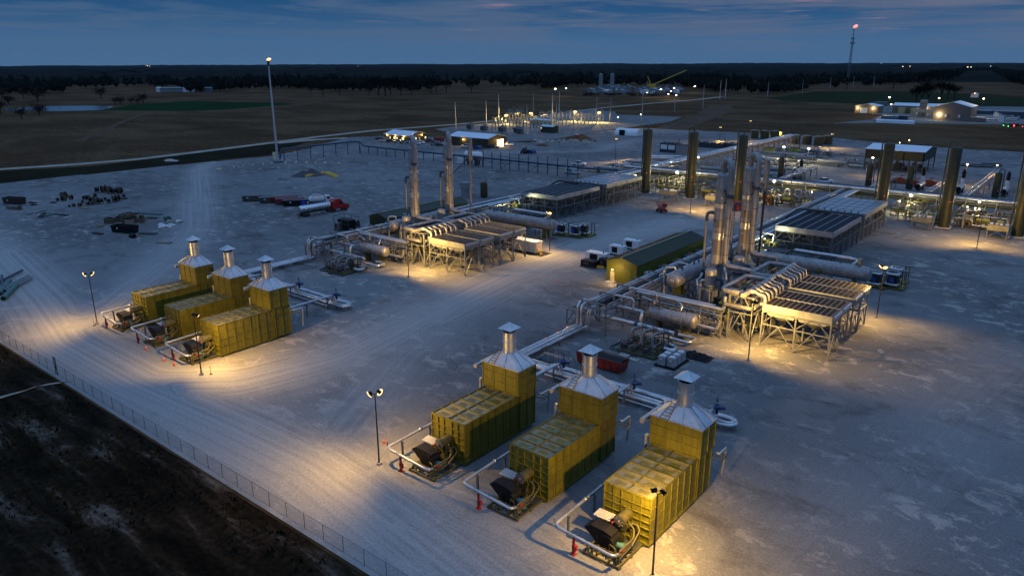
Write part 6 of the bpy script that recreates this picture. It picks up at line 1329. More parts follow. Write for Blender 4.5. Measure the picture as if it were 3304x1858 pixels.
t = building('control_house', 'small lit olive control house with pale roof in front of the substation', 'building', *(lambda a: (a.x-9, a.x+1, a.y, a.y+6))(FM(1590, 1005)), 4.0, 4.8, GREEN_WALL, mat('blue_white_roof', (.35, .5, .55), .4))
a = FM(1590, 1005); b = MB(); b.vessel((a.x-8.6, a.y-.15, 2.8), (a.x-8.6, a.y-.12, 2.8), .3, 8); b.build('wall_lamp', BULB, t, 1)
t = building('control_house', 'long low lit yellowish control house inside the substation', 'building', *(lambda a: (a.x, a.x+20, a.y, a.y+6))(FM(1425, 935)), 3.2, 3.8, mat('cream_wall', (.45, .36, .16), .6), WHITE_ROOF)
# bus structures: rows of portal frames with insulators
k = 0
for (xa, xb, ya, yb, n, lab, m, hh_) in ((1500, 1980, 960, 885, 17, 'rows of lit switchgear frames with insulators in the bright half of the substation', mat('lit_frame_steel', (.42, .42, .40), .5, metal=.2), 6.5), (1140, 1480, 985, 935, 13, 'rows of grey switchgear frames in the dim left half of the substation', STEEL_LT, 4.6), (1250, 1380, 935, 905, 6, 'row of tall arched bus frames left of the control house', STEEL_LT, 7)):  # lit rows use a paler steel: the lamplight is put into their colour
    for row in range(3):
        for q in range(n):
            f = (q+.5)/n; p = FM(xa+(xb-xa)*f, ya+(yb-ya)*f*.4+(-30*row)*.8)
            t = thing('switchgear_frame', lab, 'switchgear', p, 0, 'switchgear frames'); b = MB(); h = hh_*R_.uniform(.7, 1.05); w = R_.uniform(2.2, 3.6)
            for s in (-1, 1): b.bar((s*w/2, 0, 0), (s*w/2, 0, h), .34)
            b.bar((-w/2-.3, 0, h), (w/2+.3, 0, h), .34); b.bar((-w/2, 0, h*.55), (w/2, 0, h*.55), .24); b.build('frame', m, t)
            b = MB()
            for s in (-.9, 0, .9): b.cyl((s*w/2, 0, h), (s*w/2, 0, h+.9), .16, n=6)
            b.tube([(-w/2, 0, h+.9), (0, .3, h+1.2), (w/2, 0, h+.9)], .06, 5); b.build('insulator', mat('porcelain', (.30, .29, .27), .3), t)
for i, (x, y) in enumerate(((1080, 990), (1330, 1005), (1350, 1012), (1215, 1000), (975, 978))):
    t = thing('transformer', 'blue grey transformer with cooling fins at the front of the substation', 'transformer', FM(x, y), 0, 'transformers'); b = MB(); b.box(-2, -1.4, .4, 2, 1.4, 3.6)
    for q in range(7): b.box(-1.8+q*.55, -2.0, .8, -1.6+q*.55, -1.4, 3.2)
    b.build('tank', STEEL, t); b = MB()
    for s in (-1.2, 0, 1.2): b.cyl((s, 0, 3.6), (s, 0, 5.2), .2, .1, 8)
    b.build('bushing', mat('porcelain', (.30, .29, .27), .3), t); b = MB(); b.cyl((-1.6, .9, 4.3), (1.6, .9, 4.3), .45, n=12); b.build('conservator', STEEL_LT, t)
# substation wire fence
def wire_fence(name, label, pts, h, step, wire=(.3, .6, .9), post=.05, m=STEEL_DK, mesh=None, w_=.02):
    t = thing(name, label, 'fence', pts[0])
    for a, c in zip(pts[:-1], pts[1:]):
        a, c = Vector(a), Vector(c); n = max(1, int((c-a).length/step))
        for i in range(n+1): b = MB(); p = a.lerp(c, i/n); b.cyl(p, p+Vector((0, 0, h)), post, n=6); b.build('post', m, t, 1)
        for f in wire: b = MB(); b.bar(a+Vector((0, 0, h*f)), c+Vector((0, 0, h*f)), w_); b.build('wire', m, t, 1)
        if mesh: b = MB(); b.add([a+Vector((0, 0, .04)), c+Vector((0, 0, .04)), c+Vector((0, 0, h)), a+Vector((0, 0, h))], [(0, 1, 2, 3)]); b.build('chain_link', mesh, t, 1)
    return t
wire_fence('wire_fence', 'thin wire fence round the front of the substation', [ZS(0, 470), ZS(600, 520), ZS(1100, 490), ZS(1480, 445), ZS(2050, 375)], 2.2, 6, (.5, 1.0), .07, STEEL_DK, None, .05)
wire_fence('pasture_fence', 'pasture fence of dark posts along the far limestone road', [G(0, 538), G(450, 507), G(890, 452), G(1030, 434)], 1.4, 7, (.5, .95), .08, RUST, None, .03)
# chain link fence in front
m = bpy.data.materials.new('chain_link'); m.use_nodes = True; nt_ = m.node_tree; tr_ = nn(nt_, 'ShaderNodeBsdfTransparent'); bs = nt_.nodes['Principled BSDF']; bs.inputs['Base Color'].default_value = (.10, .12, .13, 1); bs.inputs['Metallic'].default_value = .5
g_ = nn(nt_, 'ShaderNodeNewGeometry'); sx = nn(nt_, 'ShaderNodeSeparateXYZ'); nt_.links.new(g_.outputs['Position'], sx.inputs[0])
def wv(sg):
    u = mth(nt_, 'ADD', mth(nt_, 'MULTIPLY', sx.outputs[0], 14.0), mth(nt_, 'MULTIPLY', sx.outputs[2], 14.0*sg)); return mth(nt_, 'LESS_THAN', mth(nt_, 'FRACT', u), .09)
mx = nn(nt_, 'ShaderNodeMixShader'); nt_.links.new(mth(nt_, 'MAXIMUM', wv(1), wv(-1)), mx.inputs[0]); nt_.links.new(tr_.outputs[0], mx.inputs[1]); nt_.links.new(bs.outputs[0], mx.inputs[2]); nt_.links.new(mx.outputs[0], nt_.nodes['Material Output'].inputs[0])
t = wire_fence('chain_link_fence', 'chain link fence with slim posts along the front of the gravel yard', [(-117.6, 36.6, 0), (-26, 36.6, 0)], 1.85, 3.05, (.99, .03), .03, STEEL_DK, m, .02)
t = wire_fence('chain_link_fence', 'chain link fence left of the fence gate posts, running out at the left edge', [(-190, 36.6, 0), (-118.4, 36.6, 0)], 1.85, 3.05, (.99, .03), .03, STEEL_DK, m, .02)
t = thing('fence_gate', 'narrow gate with two tall posts in the front chain link fence', 'gate', (-118, 36.6, 0))
for x in (-118.3, -117.7): b = MB(); b.cyl((x, 36.6, 0), (x, 36.6, 2.9), .07, n=8); b.build('post', STEEL_DK, t, 1)
b = MB(); b.bar((-118.3, 36.6, 1.3), (-117.7, 36.6, 1.3), .05); b.bar((-118.3, 36.6, .5), (-117.7, 36.6, 2.0), .05); b.build('gate_leaf', STEEL_DK, t, 1)
wire_fence('old_fence', 'sagging old wire fence in the dark verge at the bottom left', [zf(0, 1000, 3.3697)(-60, 1120), zf(0, 1000, 3.3697)(100, 1430), (-88, 16, -.8)], 1.3, 4.2, (.5, .95), .05, RUST, None, .02)
# ------------------------------------------------------------------ neighbouring works at right
t = building('workshop_hall', 'big brown workshop hall with pale gabled roof at upper right', 'building', -114.5, -89.4, 670, 700, 10.5, 14.0, BROWNWALL, WHITE_ROOF, 'y')
b = MB(); b.vessel((-110.6, 669.7, 4.3), (-110.6, 669.8, 4.3), .5, 8); b.build('wall_lamp', BULB, t, 1); point(t, (3.9, -1.5, 4.3), 2600, LAMP_COOL)
for x in (-106.5, -97.5): b = MB(); b.box(x, 669.6, 2.6, x+1.4, 669.99, 4.6); b.build('wall_unit', PLASTIC, t, 1)
t = building('warehouse', 'small tan hall with a white roller door left of the works', 'building', *(lambda a, c: (a.x, c.x+4, a.y, a.y+18))(FR(1300, 850), FR(1470, 848)), 6.2, 8.0, TAN, WHITE_ROOF, 'y')
a = FR(1300, 850); b = MB(); b.box(a.x+4.6, a.y-.1, 0, a.x+10.5, a.y-.02, 4.6); b.build('roller_door', WHITE, t, 1)
for dx in (2.2, 15.2): b = MB(); b.vessel((a.x+dx, a.y-.3, 4.4), (a.x+dx, a.y-.2, 4.4), .45, 8); b.build('wall_lamp', BULB, t, 1); point(t, (dx, -1.5, 4.4), 1000, LAMP_COOL)
t = building('warehouse', 'long low tan building with pale roof left of the big brown hall', 'building', -160, -119, 742, 758, 6.5, 8.5, TAN, WHITE_ROOF, 'x')
for k in range(4): b = MB(); b.vessel((-151+k*9, 741.7, 4.2), (-151+k*9, 741.8, 4.2), .4, 8); b.build('wall_lamp', BULB, t, 1); point(t, (9+k*9, -1.5, 4.2), 900, LAMP_COOL)
for x in (-154, -144): b = MB(); b.box(x, 736, 0, x+5, 741.9, 5.0); b.build('annex', mat('cream_wall', (.45, .36, .16), .6), t, 1)
t = thing('works_tower', 'square grey machine tower in front of the long tan building', 'tower', (-129, 704, 0)); b = MB(); b.box(-2.4, 0, 0, 2.4, 5, 13.4); b.build('tower', GREY, t)
for k in range(9): b = MB(); b.box(-2.5, -.1, 1.2+k*1.3, 2.5, -.001, 1.7+k*1.3); b.build('louvre', STEEL_DK, t)
t = thing('steel_structure', 'grey ducts and steel legs between machine tower and brown hall', 'steel structure', (-126, 690, 0)); b = MB(); b.box(-8, 4, 4, 10, 8, 6.6); b.build('duct', GREY, t)
for k in range(8): b = MB(); b.bar((-9+k*2.6, 2, 0), (-9+k*2.6, 2, 4), .5); b.build('leg', STEEL_LT, t)
t = thing('tarped_stack', 'long white tarpaulin covered stack in front of the works', 'covered stack', FR(1615, 930)); b = MB(); b.prof([(-1.8, 0), (1.8, 0), (1.5, 2.0), (0, 2.6), (-1.5, 2.0)], -14, 12, 'x'); b.build('tarpaulin', WHITE_ROOF, t)
for i, (x, y, w, d, h, mm, lab) in enumerate(((1560, 905, 12, 6, 3, STEEL, 'blue grey container left of the white tarpaulin stack'), (1640, 905, 10, 6, 3.2, BLUE_STEEL, 'dark blue container behind the white tarpaulin stack'), (1490, 915, 10, 5, 1.2, CONC, 'flat pale pile at the left of the works yard'), (2200, 918, 14, 6, 3, BROWNWALL, 'low brown shed right of the big brown hall'), (2450, 890, 44, 14, 5, BLUE_STEEL, 'long dark blue cooler bank at the right edge'), (1490, 800, 12, 6, 4, STEEL, 'blue box between the tan buildings'))):
    t = thing('site_container', lab, 'container', FR(x, y), 0, 'boxes of the works yard'); b = MB(); b.box(-w/2, 0, .2, w/2, d, h); b.build('housing', mm, t); b = MB(); b.box(-w/2+.2, .2, h, w/2-.2, d-.2, h+.2); b.build('lid', STEEL_LT, t)
for k in range(5): t = thing('pipe_riser', 'pale cylinder standing in the row before the dark cooler bank', 'pipe', FR(2335+k*18, 885+k*9), 0, 'pale cylinders by the cooler bank'); b = MB(); b.cyl((0, 0, 0), (0, 0, 5.2), 1.1, n=12); b.build('shell', WHITE, t); b = MB(); b.cyl((0, 0, 5.2), (0, 0, 5.6), 1.3, n=12); b.build('cap', STEEL_LT, t)
t = thing('pipe_yard', 'low silver piping right of the brown workshop hall', 'piping', FR(2290, 900)); clutter(t, t.location.x-16, t.location.x+20, t.location.y-10, t.location.y+30, 3, 40, 77, [JACKET, STEEL_LT, JACKET_M], (.2, .5))
for i, (x, y, h, w) in enumerate(((1563, 735, 16, 5000), (1938, 740, 16, 3000), (2272, 745, 16, 3000), (1577, 787, 10, 1200))): work_lamp(FR(x, y, h), h, 'bright yard lamp on a pole of the works at upper right', w, .8, BULB, LAMP_COOL, 'yard lamps of the works')
work_lamp(FR(2205, 705, 5), 5, 'small orange lamp on the hut beyond the works', 300, .7, SOD, LAMP, 'orange lamps'); 
t = thing('tiny_hut', 'tiny white hut with an orange lamp beyond the works', 'hut', FR(2200, 735)); b = MB(); b.box(-4, 0, 0, 4, 6, 4); b.build('wall', WHITE, t); b = MB(); b.prof([(-4.4, 4), (4.4, 4), (0, 6)], -.4, 6.4, 'y'); b.build('roof', WHITE_ROOF, t)
# far flare, crane, distant works
p = FR(1245, 640); t = thing('lattice_flare', 'distant lattice tower with a red flame on the horizon', 'tower', p); H = 108
b = MB()
for s, q in ((-1, -1), (1, -1), (1, 1), (-1, 1)): b.bar((s*1.6, q*1.6, 0), (s*1.2, q*1.2, H*.8), .5)
for k in range(22): z = k*H*.8/22; b.bar((-1.5, -1.5, z), (1.5, -1.5, z+H*.036), .3); b.bar((1.5, 1.5, z), (-1.5, 1.5, z+H*.036), .3)
b.bar((0, 0, H*.8), (0, 0, H*.94), 1.1); b.build('lattice', STEEL, t); b = MB(); b.box(-4, -4, H*.70, 4, 4, H*.715); b.box(-3, -3, H*.78, 3, 3, H*.79); b.build('platform', STEEL_DK, t)
b = MB(); b.T = Matrix.Translation((1.5, 1, H*.985)); b.add([(4*math.cos(a)*math.sin(q)+1.5*math.cos(q), 2.4*math.sin(a)*math.sin(q), 3.2*math.cos(q)) for q in (.01, .6, 1.1, 1.57, 2.1, 2.6, 3.13) for a in [k*PI/5 for k in range(10)]], [(i*10+k, i*10+(k+1) % 10, (i+1)*10+(k+1) % 10, (i+1)*10+k) for i in range(6) for k in range(10)], True); b.build('flame', FLAME_R, t)
work_lamp(FR(1230, 603, 12), 12, 'faint orange light before the far pine wood', 0, 1.1, SOD, LAMP, 'orange lamps')
FMp = FM(2340, 668); _d = AX_F*F_PX+AX_R*(1727/.7797-IW/2)-AX_U*(177/.7797-IH/2); _dep = (FMp-Vector((0, 0, CAM_H))).dot(AX_F); BE = Vector((0, 0, CAM_H))+_d*(_dep/F_PX)-FMp; t = thing('crane', 'yellow crawler crane with a long slanting boom above the distant works', 'crane', FMp)
b = MB(); b.bar((0, 0, 5), BE, 1.3); b.build('boom', YELLOW, t); b = MB(); b.bar((0, 0, 4), (-6, -4, 20), 1.4); b.build('mast', YELLOW, t); b = MB(); b.box(-6, -5, 1, 6, 5, 7); b.build('cab', YELLOW, t)
for i in range(90):
    x = R_.uniform(1860, 2560); y = 700+R_.uniform(-34, 14)*(1 if x > 1950 else .4); p = FM(x, y)
    t = thing('works_building', 'small pale building or tank of the distant works before the wood', 'building', p, 0, 'distant works'); b = MB(); w, d, h = R_.uniform(3, 13), R_.uniform(3, 9), R_.uniform(1.5, 6)
    if R_.random() < .3: b.cyl((0, 0, 0), (0, 0, h*1.3), R_.uniform(1.5, 3.5), n=14)
    else: b.prof([(-w/2, 0), (w/2, 0), (w/2, h), (0, h+1), (-w/2, h)], 0, d, 'y')
    b.build('wall', R_.choice([GREY, PLASTIC, STEEL_LT, STEEL, STEEL]), t)
for i, (x, y) in enumerate(((1958, 672), (2043, 672))): t = thing('silo', 'tall pale twin silo of the distant works, %s one' % ('left', 'right')[i], 'silo', FM(x, y), 0, 'distant silos'); b = MB(); b.cyl((0, 0, 0), (0, 0, 24), 3.4, n=16); b.build('shell', GREY, t); b = MB(); b.lathe((0, 0, 24), (0, 0, 1), [(0, 3.5), (1.5, .4), (1.6, 0)], 16); b.build('roof', GREY, t)
for i, (T, x, y, h, r) in enumerate(((FM, 1618, 672, 10, 1.5), (FM, 1700, 668, 10, .7), (FM, 2415, 675, 10, 1.0), (FM, 2513, 668, 12, 1.0), (FR, 100, 650, 9, 1.0), (FM, 2470, 712, 6, .9), (FM, 2490, 690, 6, .8), (FM, 2310, 700, 6, .7), (FM, 2530, 720, 5, .9))): work_lamp(T(x, y, h), h, 'tiny white lamp of the distant works', 3500 if i in (0, 2, 3, 4) else 2000, r, BULB_COOL, LAMP_COOL, 'lamps of the distant works')
for i, (T, x, y, r) in enumerate(((FL, 1112, 498, 9), (FL, 1128, 501, 6), (FL, 1100, 494, 6), (FL, 980, 499, 3), (FL, 2345, 472, 3.5), (FL, 2368, 486, 4), (FR, 1502, 479, 6), (FR, 1664, 503, 6), (FR, 1717, 501, 5), (FR, 2152, 507, 6), (FR, 2178, 507, 5), (FR, 2325, 500, 4), (FM, 128, 503, 3), (FM, 395, 463, 0), (FL, 2508, 650, 1.2), (FM, 26, 643, 1.2))):
    if not r: continue
    h = 26 if y < 520 else 6; S = T(x, y, h)
    if y < 510: d = Vector((S.x, S.y, 0)).normalized(); pxx = T(x, y, h); rng = min(9000, max(2500, Vector((S.x, S.y, 0)).length)); S = Vector((d.x*rng, d.y*rng, 0)); h = CAM_H-(CAM_H-h)*1.0 if 0 else h
    work_lamp(S, h, 'tiny far light near the horizon', 0, r*.32, BULB_SM, LAMP, 'far lights near the horizon')
for i, (x, lab) in enumerate(((1205, 'white shed on the edge of the far wood, smallest one'), (1310, 'pale barn on the edge of the far wood beyond the green meadow'), (1425, 'pale shed right of the barn before the far wood'), (1540, 'grey shed farthest right before the far wood'))):
    p = FL(x, 695); w = (8, 38, 16, 26)[i]; t = thing('barn', lab, 'barn', p, rad(50), 'sheds before the far wood'); b = MB(); b.prof([(-5, 0), (5, 0), (5, 5), (0, 7.5), (-5, 5)], -w/2, w/2, 'x'); b.build('wall', (WHITE, GREY, WHITE, STEEL)[i], t); b = MB(); b.bar((-w/2, -2.6, 6.4), (w/2, -2.6, 6.4), 5.6, .2); b.build('roof', WHITE_ROOF, t)
# second drone hovering in the air
d_ = (AX_F*F_PX+AX_R*(2700+2425/4.265-IW/2)-AX_U*(280+535/4.265-IH/2)).normalized(); p = Vector((0, 0, CAM_H))+d_*24
t = thing('drone', 'small drone with green and red lights hovering at the right edge', 'drone', p, .5); b = MB(); b.box(-.09, -.05, -.03, .09, .05, .04); b.build('body', BLACK, t)
for s in (-1, 1):
    for q in (-1, 1): b = MB(); b.bar((s*.07, q*.04, 0), (s*.17, q*.14, .02), .018); b.cyl((s*.17, q*.14, 0), (s*.17, q*.14, .04), .018, n=8); b.bar((s*.17-.1, q*.14, .045), (s*.17+.1, q*.14, .045), .012, .003); b.build('rotor_arm', BLACK, t); b = MB(); b.vessel((s*.17, q*.14, -.012), (s*.17, q*.14, -.008), .012, 8); b.build('led', GREENLIGHT if s < 0 or q > 0 else REDLIGHT, t)
b = MB(); b.vessel((0, -.06, 0), (0, -.055, 0), .02, 8); b.build('led', REDLIGHT, t)
# ------------------------------------------------------------------ loose things on the gravel
Y1 = zf(0, 560, 4.025); Y2 = zf(680, 480, 5.6); P1 = zf(950, 650, 4.83); ZM = zf(1800, 700, 2.1467); EE = zf(1350, 620, 4.025); L4 = zf(0, 520, 2.337)
# white liquid totes on a spill pallet
t = thing('spill_pallet', 'black spill pallet under the white totes', 'pallet', (-47.4, 98.2, 0)); b = MB(); b.box(-1.75, -2.4, .02, 1.75, 2.5, .16)
b.box(-1.75, -2.4, .16, 1.75, -2.3, .3); b.box(-1.75, 2.4, .16, 1.75, 2.5, .3); b.build('tray', BLACK, t)
ib = thing('liquid_tote', '', 'tote'); b = MB(); b.box(-.56, -.56, .2, .56, .56, 1.45); b.box(-.6, -.6, .02, .6, .6, .2)
for k in range(6): b.box(-.58, -.58, .3+k*.2, .58, .58, .34+k*.2)
b.build('tank', mat('tote_white', (.32, .32, .315), .5), ib); b = MB(); b.cyl((0, 0, 1.45), (0, 0, 1.53), .42, n=16); b.cyl((0, 0, 1.53), (0, 0, 1.58), .2, n=12); b.build('lid', WHITE, ib)
b = MB(); b.box(-.2, -.6, .9, .2, -.585, 1.15); b.build('placard', WHITE, ib)
for i in range(6):
    x, y = -48.15+1.42*(i % 2), 96.75+1.45*(i//2)+.25*(i % 2); lab = '%s white tote of the six on the black pallet' % ('front left', 'front right', 'middle left', 'middle right', 'rear left', 'rear right')[i]
    if i == 0: ib.location = (x, y, .17); tag(ib, lab, None, 'white totes')
    else: dup(ib, (x, y, .17), 0, lab, 'white totes')
t = thing('tarpaulin', 'crumpled black plastic sheeting lying right of the white totes', 'tarpaulin', (-45.6, 103.0, 0)); b = MB(); nx = 18; vs = []
for j in range(11):
    for i in range(nx): u, v = i/(nx-1)*2-1, j/10*2-1; vs.append((u*2.6+.3*noise.noise((i*.7, j*.7, 1)), v*1.5+.3*noise.noise((i*.7, j*.7, 4)), max(.02, (.75*(1-u*u)*(1-v*v)+.45*noise.noise((i*.55, j*.55, 7)))*(1 if abs(u) < .95 else 0))))
b.add(vs, [(j*nx+i, j*nx+i+1, (j+1)*nx+i+1, (j+1)*nx+i) for j in range(10) for i in range(nx-1)]); b.build('sheet', BLACK, t)
def rolloff(label, p, rz, m, lid=None, Ln=6.6, h=1.9, group=None):
    t = thing('skip_container', label, 'skip', p, rz, group); b = MB(); l = Ln/2
    b.add([(-l, -1.1, .25), (l, -1.1, .25), (l, 1.1, .25), (-l, 1.1, .25), (-l-.25, -1.2, h), (l+.25, -1.2, h), (l+.25, 1.2, h), (-l-.25, 1.2, h)], [(3, 2, 1, 0), (0, 1, 5, 4), (1, 2, 6, 5), (2, 3, 7, 6), (3, 0, 4, 7)])
    b.add([(-l+.05, -1.02, .4), (l-.05, -1.02, .4), (l-.05, 1.02, .4), (-l+.05, 1.02, .4), (-l-.18, -1.12, h), (l+.18, -1.12, h), (l+.18, 1.12, h), (-l-.18, 1.12, h)], [(0, 1, 2, 3), (4, 5, 1, 0), (5, 6, 2, 1), (6, 7, 3, 2), (7, 4, 0, 3)])
    for k in range(7): x = -l+Ln*(k+.5)/7; b.bar((x, -1.12, .3), (x, -1.22, h), .12); b.bar((x, 1.12, .3), (x, 1.22, h), .12)
    for y in (-1.2, 1.2): b.bar((-l-.25, y, h), (l+.25, y, h), .14)
    b.build('body', m, t)
    if lid: b = MB(); b.add([(-l-.2, -1.2, h+.06), (l+.2, -1.2, h+.06), (l+.2, 0, h+.32), (-l-.2, 0, h+.32), (l+.2, 1.2, h+.06), (-l-.2, 1.2, h+.06)], [(0, 1, 2, 3), (3, 2, 4, 5), (0, 3, 5), (1, 4, 2)]); b.build('cover', lid, t)
    b = MB(); b.box(-l*.5, -1.245, 1.2, -l*.5+.5, -1.215, 1.5); b.build('plate', WHITE, t)
    for x in (-l+.3, l-.3):
        for y in (-.8, .8): b = MB(); b.cyl((x, y-.12, .2), (x, y+.12, .2), .2, n=10); b.build('roller', STEEL_DK, t)
    return t
rolloff('red skip with a black cover between the near heaters and pumps', (-55.2, 90.4, 0), 0, mat('skip_red', (.12, .010, .009), .5), BLACK, 7.6, 1.9)
# cones and markers
cn = thing('traffic_cone', '', 'cone'); b = MB(); b.box(-.2, -.2, 0, .2, .2, .05); b.cyl((0, 0, .05), (0, 0, .9), .15, .03, 14); b.build('body', ORANGE, cn); b = MB(); b.cyl((0, 0, .42), (0, 0, .58), .10, .075, 14, False); b.build('collar', WHITE, cn)
CN = (((-63.4, 53.3), 'orange traffic cone left of the fuel pipe of the left near heater'), ((-117.3, 49.8), 'orange cone in front of the middle distant heater, first of the row'), ((-110.4, 49.3), 'orange cone, second of the row before the distant heaters'), ((-107.4, 49.4), 'orange cone, third of the row, next to the black lamp pole'), ((-69.7, 98.7), 'orange cone left of the pipe riser, nearer one of two'), ((-69.2, 100.2), 'orange cone left of the pipe riser, farther one of two'), ((-87.1, 123.4), 'lone orange cone on the gravel in front of the lime shed'))
for i, ((x, y), lab) in enumerate(CN):
    if i == 0: cn.location = (x, y, 0); tag(cn, lab, None, 'traffic cones')
    else: dup(cn, (x, y, 0), R_.uniform(0, 1), lab, 'traffic cones')
for (x, y), lab in (((-136.3, 49.6), 'thin orange marker post beside the lamp pole of the distant heaters'), ((-99.9, 51.2), 'thin orange marker post right of the black twin-head lamp pole')):
    t = thing('marker_post', lab, 'marker post', (x, y, 0), 0, 'marker posts'); b = MB(); b.cyl((0, 0, 0), (0, 0, 1.35), .045, n=8); b.build('post', ORANGE, t); b = MB(); b.cyl((0, 0, 0), (0, 0, .06), .24, n=10); b.build('base', RUBBER, t)
# white container with yellow stair
t = thing('shipping_container', 'white ribbed container with a yellow stair under the distant fin fans', 'container', (-110.8, 140.6, 0)); b = MB(); b.box(-5.8, -1.25, .25, 5.8, 1.25, 2.85)
for k in range(44): b.box(-5.7+k*.262, -1.30, .35, -5.58+k*.262, -1.25, 2.75)
b.build('body', mat('container_white', (.62, .60, .56), .5), t); b = MB(); b.box(-5.85, -1.3, 2.86, 5.85, 1.3, 2.93); b.build('roof', WHITE_ROOF, t)
b = MB()
for k in range(6): b.box(5.9+k*.2, -1.1, 1.4-k*.25, 6.15+k*.2, -.2, 1.45-k*.25)
for y in (-1.1, -.2): b.bar((5.85, y, 1.5), (7.1, y, .1), .08); b.bar((5.85, y, 2.5), (7.1, y, 1.1), .06); b.bar((7.1, y, 0), (7.1, y, 1.1), .06); b.bar((5.9, y, 1.4), (5.9, y, 2.6), .06)
b.build('stair', YELLOW, t)
t2 = thing('ground_mat', 'black mat on the gravel under the white container', 'mat', (-110.3, 140.4, 0)); b = MB(); b.box(-6.6, -2.3, .0, 7.8, 2.0, .08); b.build('sheet', BLACK, t2)
# small plant beside the sheds
def genset(label, p, w, d, h, m, rz=0.0, group=None):
    t = thing('generator_set', label, 'generator', p, rz, group); b = MB(); b.box(-w/2, -d/2, .35, w/2, d/2, h); b.build('housing', m, t); b = MB(); b.box(-w/2-.1, -d/2-.1, 0, w/2+.1, d/2+.1, .35); b.build('skid_base', STEEL_DK, t)
    b = MB(); b.box(-w*.3, -d/2-.03, .7, w*.1, -d/2, h-.3); b.build('grille', BLACK if m is not BLACK else STEEL_DK, t); b = MB(); b.cyl((w*.3, 0, h), (w*.3, 0, h+.35), .14, n=8); b.build('exhaust', STEEL_DK, t); return t
genset('white generator beside the lime shed, nearest of three', ZM(275, 318), 5.2, 2.1, 2.6, WHITE, 0, 'white generators by the lime shed'); genset('white generator beside the lime shed, middle of three', ZM(415, 262), 3.8, 2.0, 2.4, WHITE, 0, 'white generators by the lime shed'); genset('white generator beside the lime shed, farthest of three', ZM(515, 222), 4.4, 2.0, 2.4, WHITE, 0, 'white generators by the lime shed')
genset('black box on the gravel left of the white generators', ZM(220, 345), 3.6, 2.0, 1.6, BLACK, 0, 'black boxes'); genset('black box against the corner of the lime shed', ZM(320, 350), 2.0, 1.6, 2.2, BLACK, 0, 'black boxes')
t = thing('yellow_beam', 'yellow beam lying on the gravel between the two black boxes', 'beam', ZM(265, 350)); b = MB(); b.bar((-2, -.6, .3), (2, .4, .3), .5); b.build('beam', YELLOW, t)
c = P1(820, 440); t = thing('caged_generator', 'black generator inside a dark open pipe cage beyond the distant pipe rack', 'generator', c); b = MB(); b.box(-2.4, -1.2, .2, 2.4, 1.2, 3.0); b.build('housing', BLACK, t); b = MB()
for x in (-3.2, 0, 3.2):
    for y in (-1.8, 1.8): b.bar((x, y, 0), (x, y, 3.9), .1)
for y in (-1.8, 1.8):
    for z in (2.0, 3.9): b.bar((-3.2, y, z), (3.2, y, z), .1)
for x in (-3.2, 3.2): b.bar((x, -1.8, 3.9), (x, 1.8, 3.9), .1)
b.build('cage', STEEL_DK, t); genset('brown cabinet left of the caged black generator', P1(690, 450), 1.7, 1.4, 2.2, BROWNWALL); genset('small grey cabinet right of the caged black generator', P1(980, 390), 1.2, 1.0, 1.6, STEEL_DK)
p = QQ(1730, 1075); t = thing('vertical_tank', 'single dark olive vertical tank standing alone behind the distant pipe rack', 'tank', p); b = MB(); b.vessel((0, 0, .6), (0, 0, 5.0), 1.25, 22); b.build('shell', OLIVE_DK, t); b = MB(); b.cyl((0, 0, 0), (0, 0, .7), 1.1, n=16); b.build('skirt', STEEL_DK, t)
p = QQ(1450, 1080); t = thing('vent_hood', 'grey intake hood with black mouth behind the dark green shed', 'vent hood', p); b = MB(); b.box(-1.3, -1.0, 3.2, 1.6, 1.2, 5.4); b.box(-1.0, -.8, 0, 1.2, 1.0, 3.2); b.build('duct', GREY, t); b = MB(); b.box(-1.35, -.8, 3.4, -1.3, 1.0, 5.2); b.build('mouth', BLACK, t)
# red tractor with polished tank trailer
a, c = Y2(1585, 1245), Y2(2475, 1090); ang = math.atan2((c-a).y, (c-a).x); t = thing('tanker_truck', 'red lorry tractor with a long polished tank trailer', 'truck', a, ang); LT = (c-a).length
b = MB(); b.lathe((.5, 0, 2.35), (1, 0, .0), [(-.0, 0), (.02, .6), (.2, .98), (.35, 1.05), (10.6, 1.05), (10.75, .98), (10.93, .6), (10.95, 0)], 26); b.build('tank', CHROME, t)
b = MB()
for k in range(9): b.lathe((1.2+k*1.15, 0, 2.35), (1, 0, 0), [(0, 1.05), (0, 1.1), (.1, 1.1), (.1, 1.05)], 24)
b.box(1, -.3, 3.38, 10.8, .3, 3.45); b.build('tank_ring', CHROME, t)
b = MB(); b.box(.2, -.5, .95, 11.6, .5, 1.25); b.box(-.1, -1.2, .55, .3, 1.2, .8); b.bar((8.6, -.7, .2), (8.6, -.7, 1.2), .16); b.bar((8.6, .7, .2), (8.6, .7, 1.2), .16); b.build('trailer_frame', STEEL_DK, t)
b = MB(); b.box(10.4, -.45, .75, LT-.6, .45, 1.0); b.build('chassis', BLACK, t)
for x in (1.6, 2.9, 11.0, 12.3, LT-1.5):
    for y in (-1.0, 1.0): b = MB(); b.cyl((x, y-.24, .52), (x, y+.24, .52), .52, n=16); b.build('wheel', RUBBER, t)
b = MB(); q = LT; b.prof([(q-6.3, 1.0), (q-2.4, 1.0), (q-2.2, 2.4), (q-2.75, 3.3), (q-3.4, 3.9), (q-5.2, 4.0), (q-6.3, 3.2)], -1.15, 1.15, 'y'); b.build('cab', mat('truck_red', (0.27, 0.009, 0.012), .35), t)
b = MB(); b.prof([(q-2.4, .7), (q, .6), (q, 1.5), (q-.25, 1.9), (q-2.2, 2.3)], -.95, .95, 'y'); b.build('bonnet', MATS['truck_red'], t)
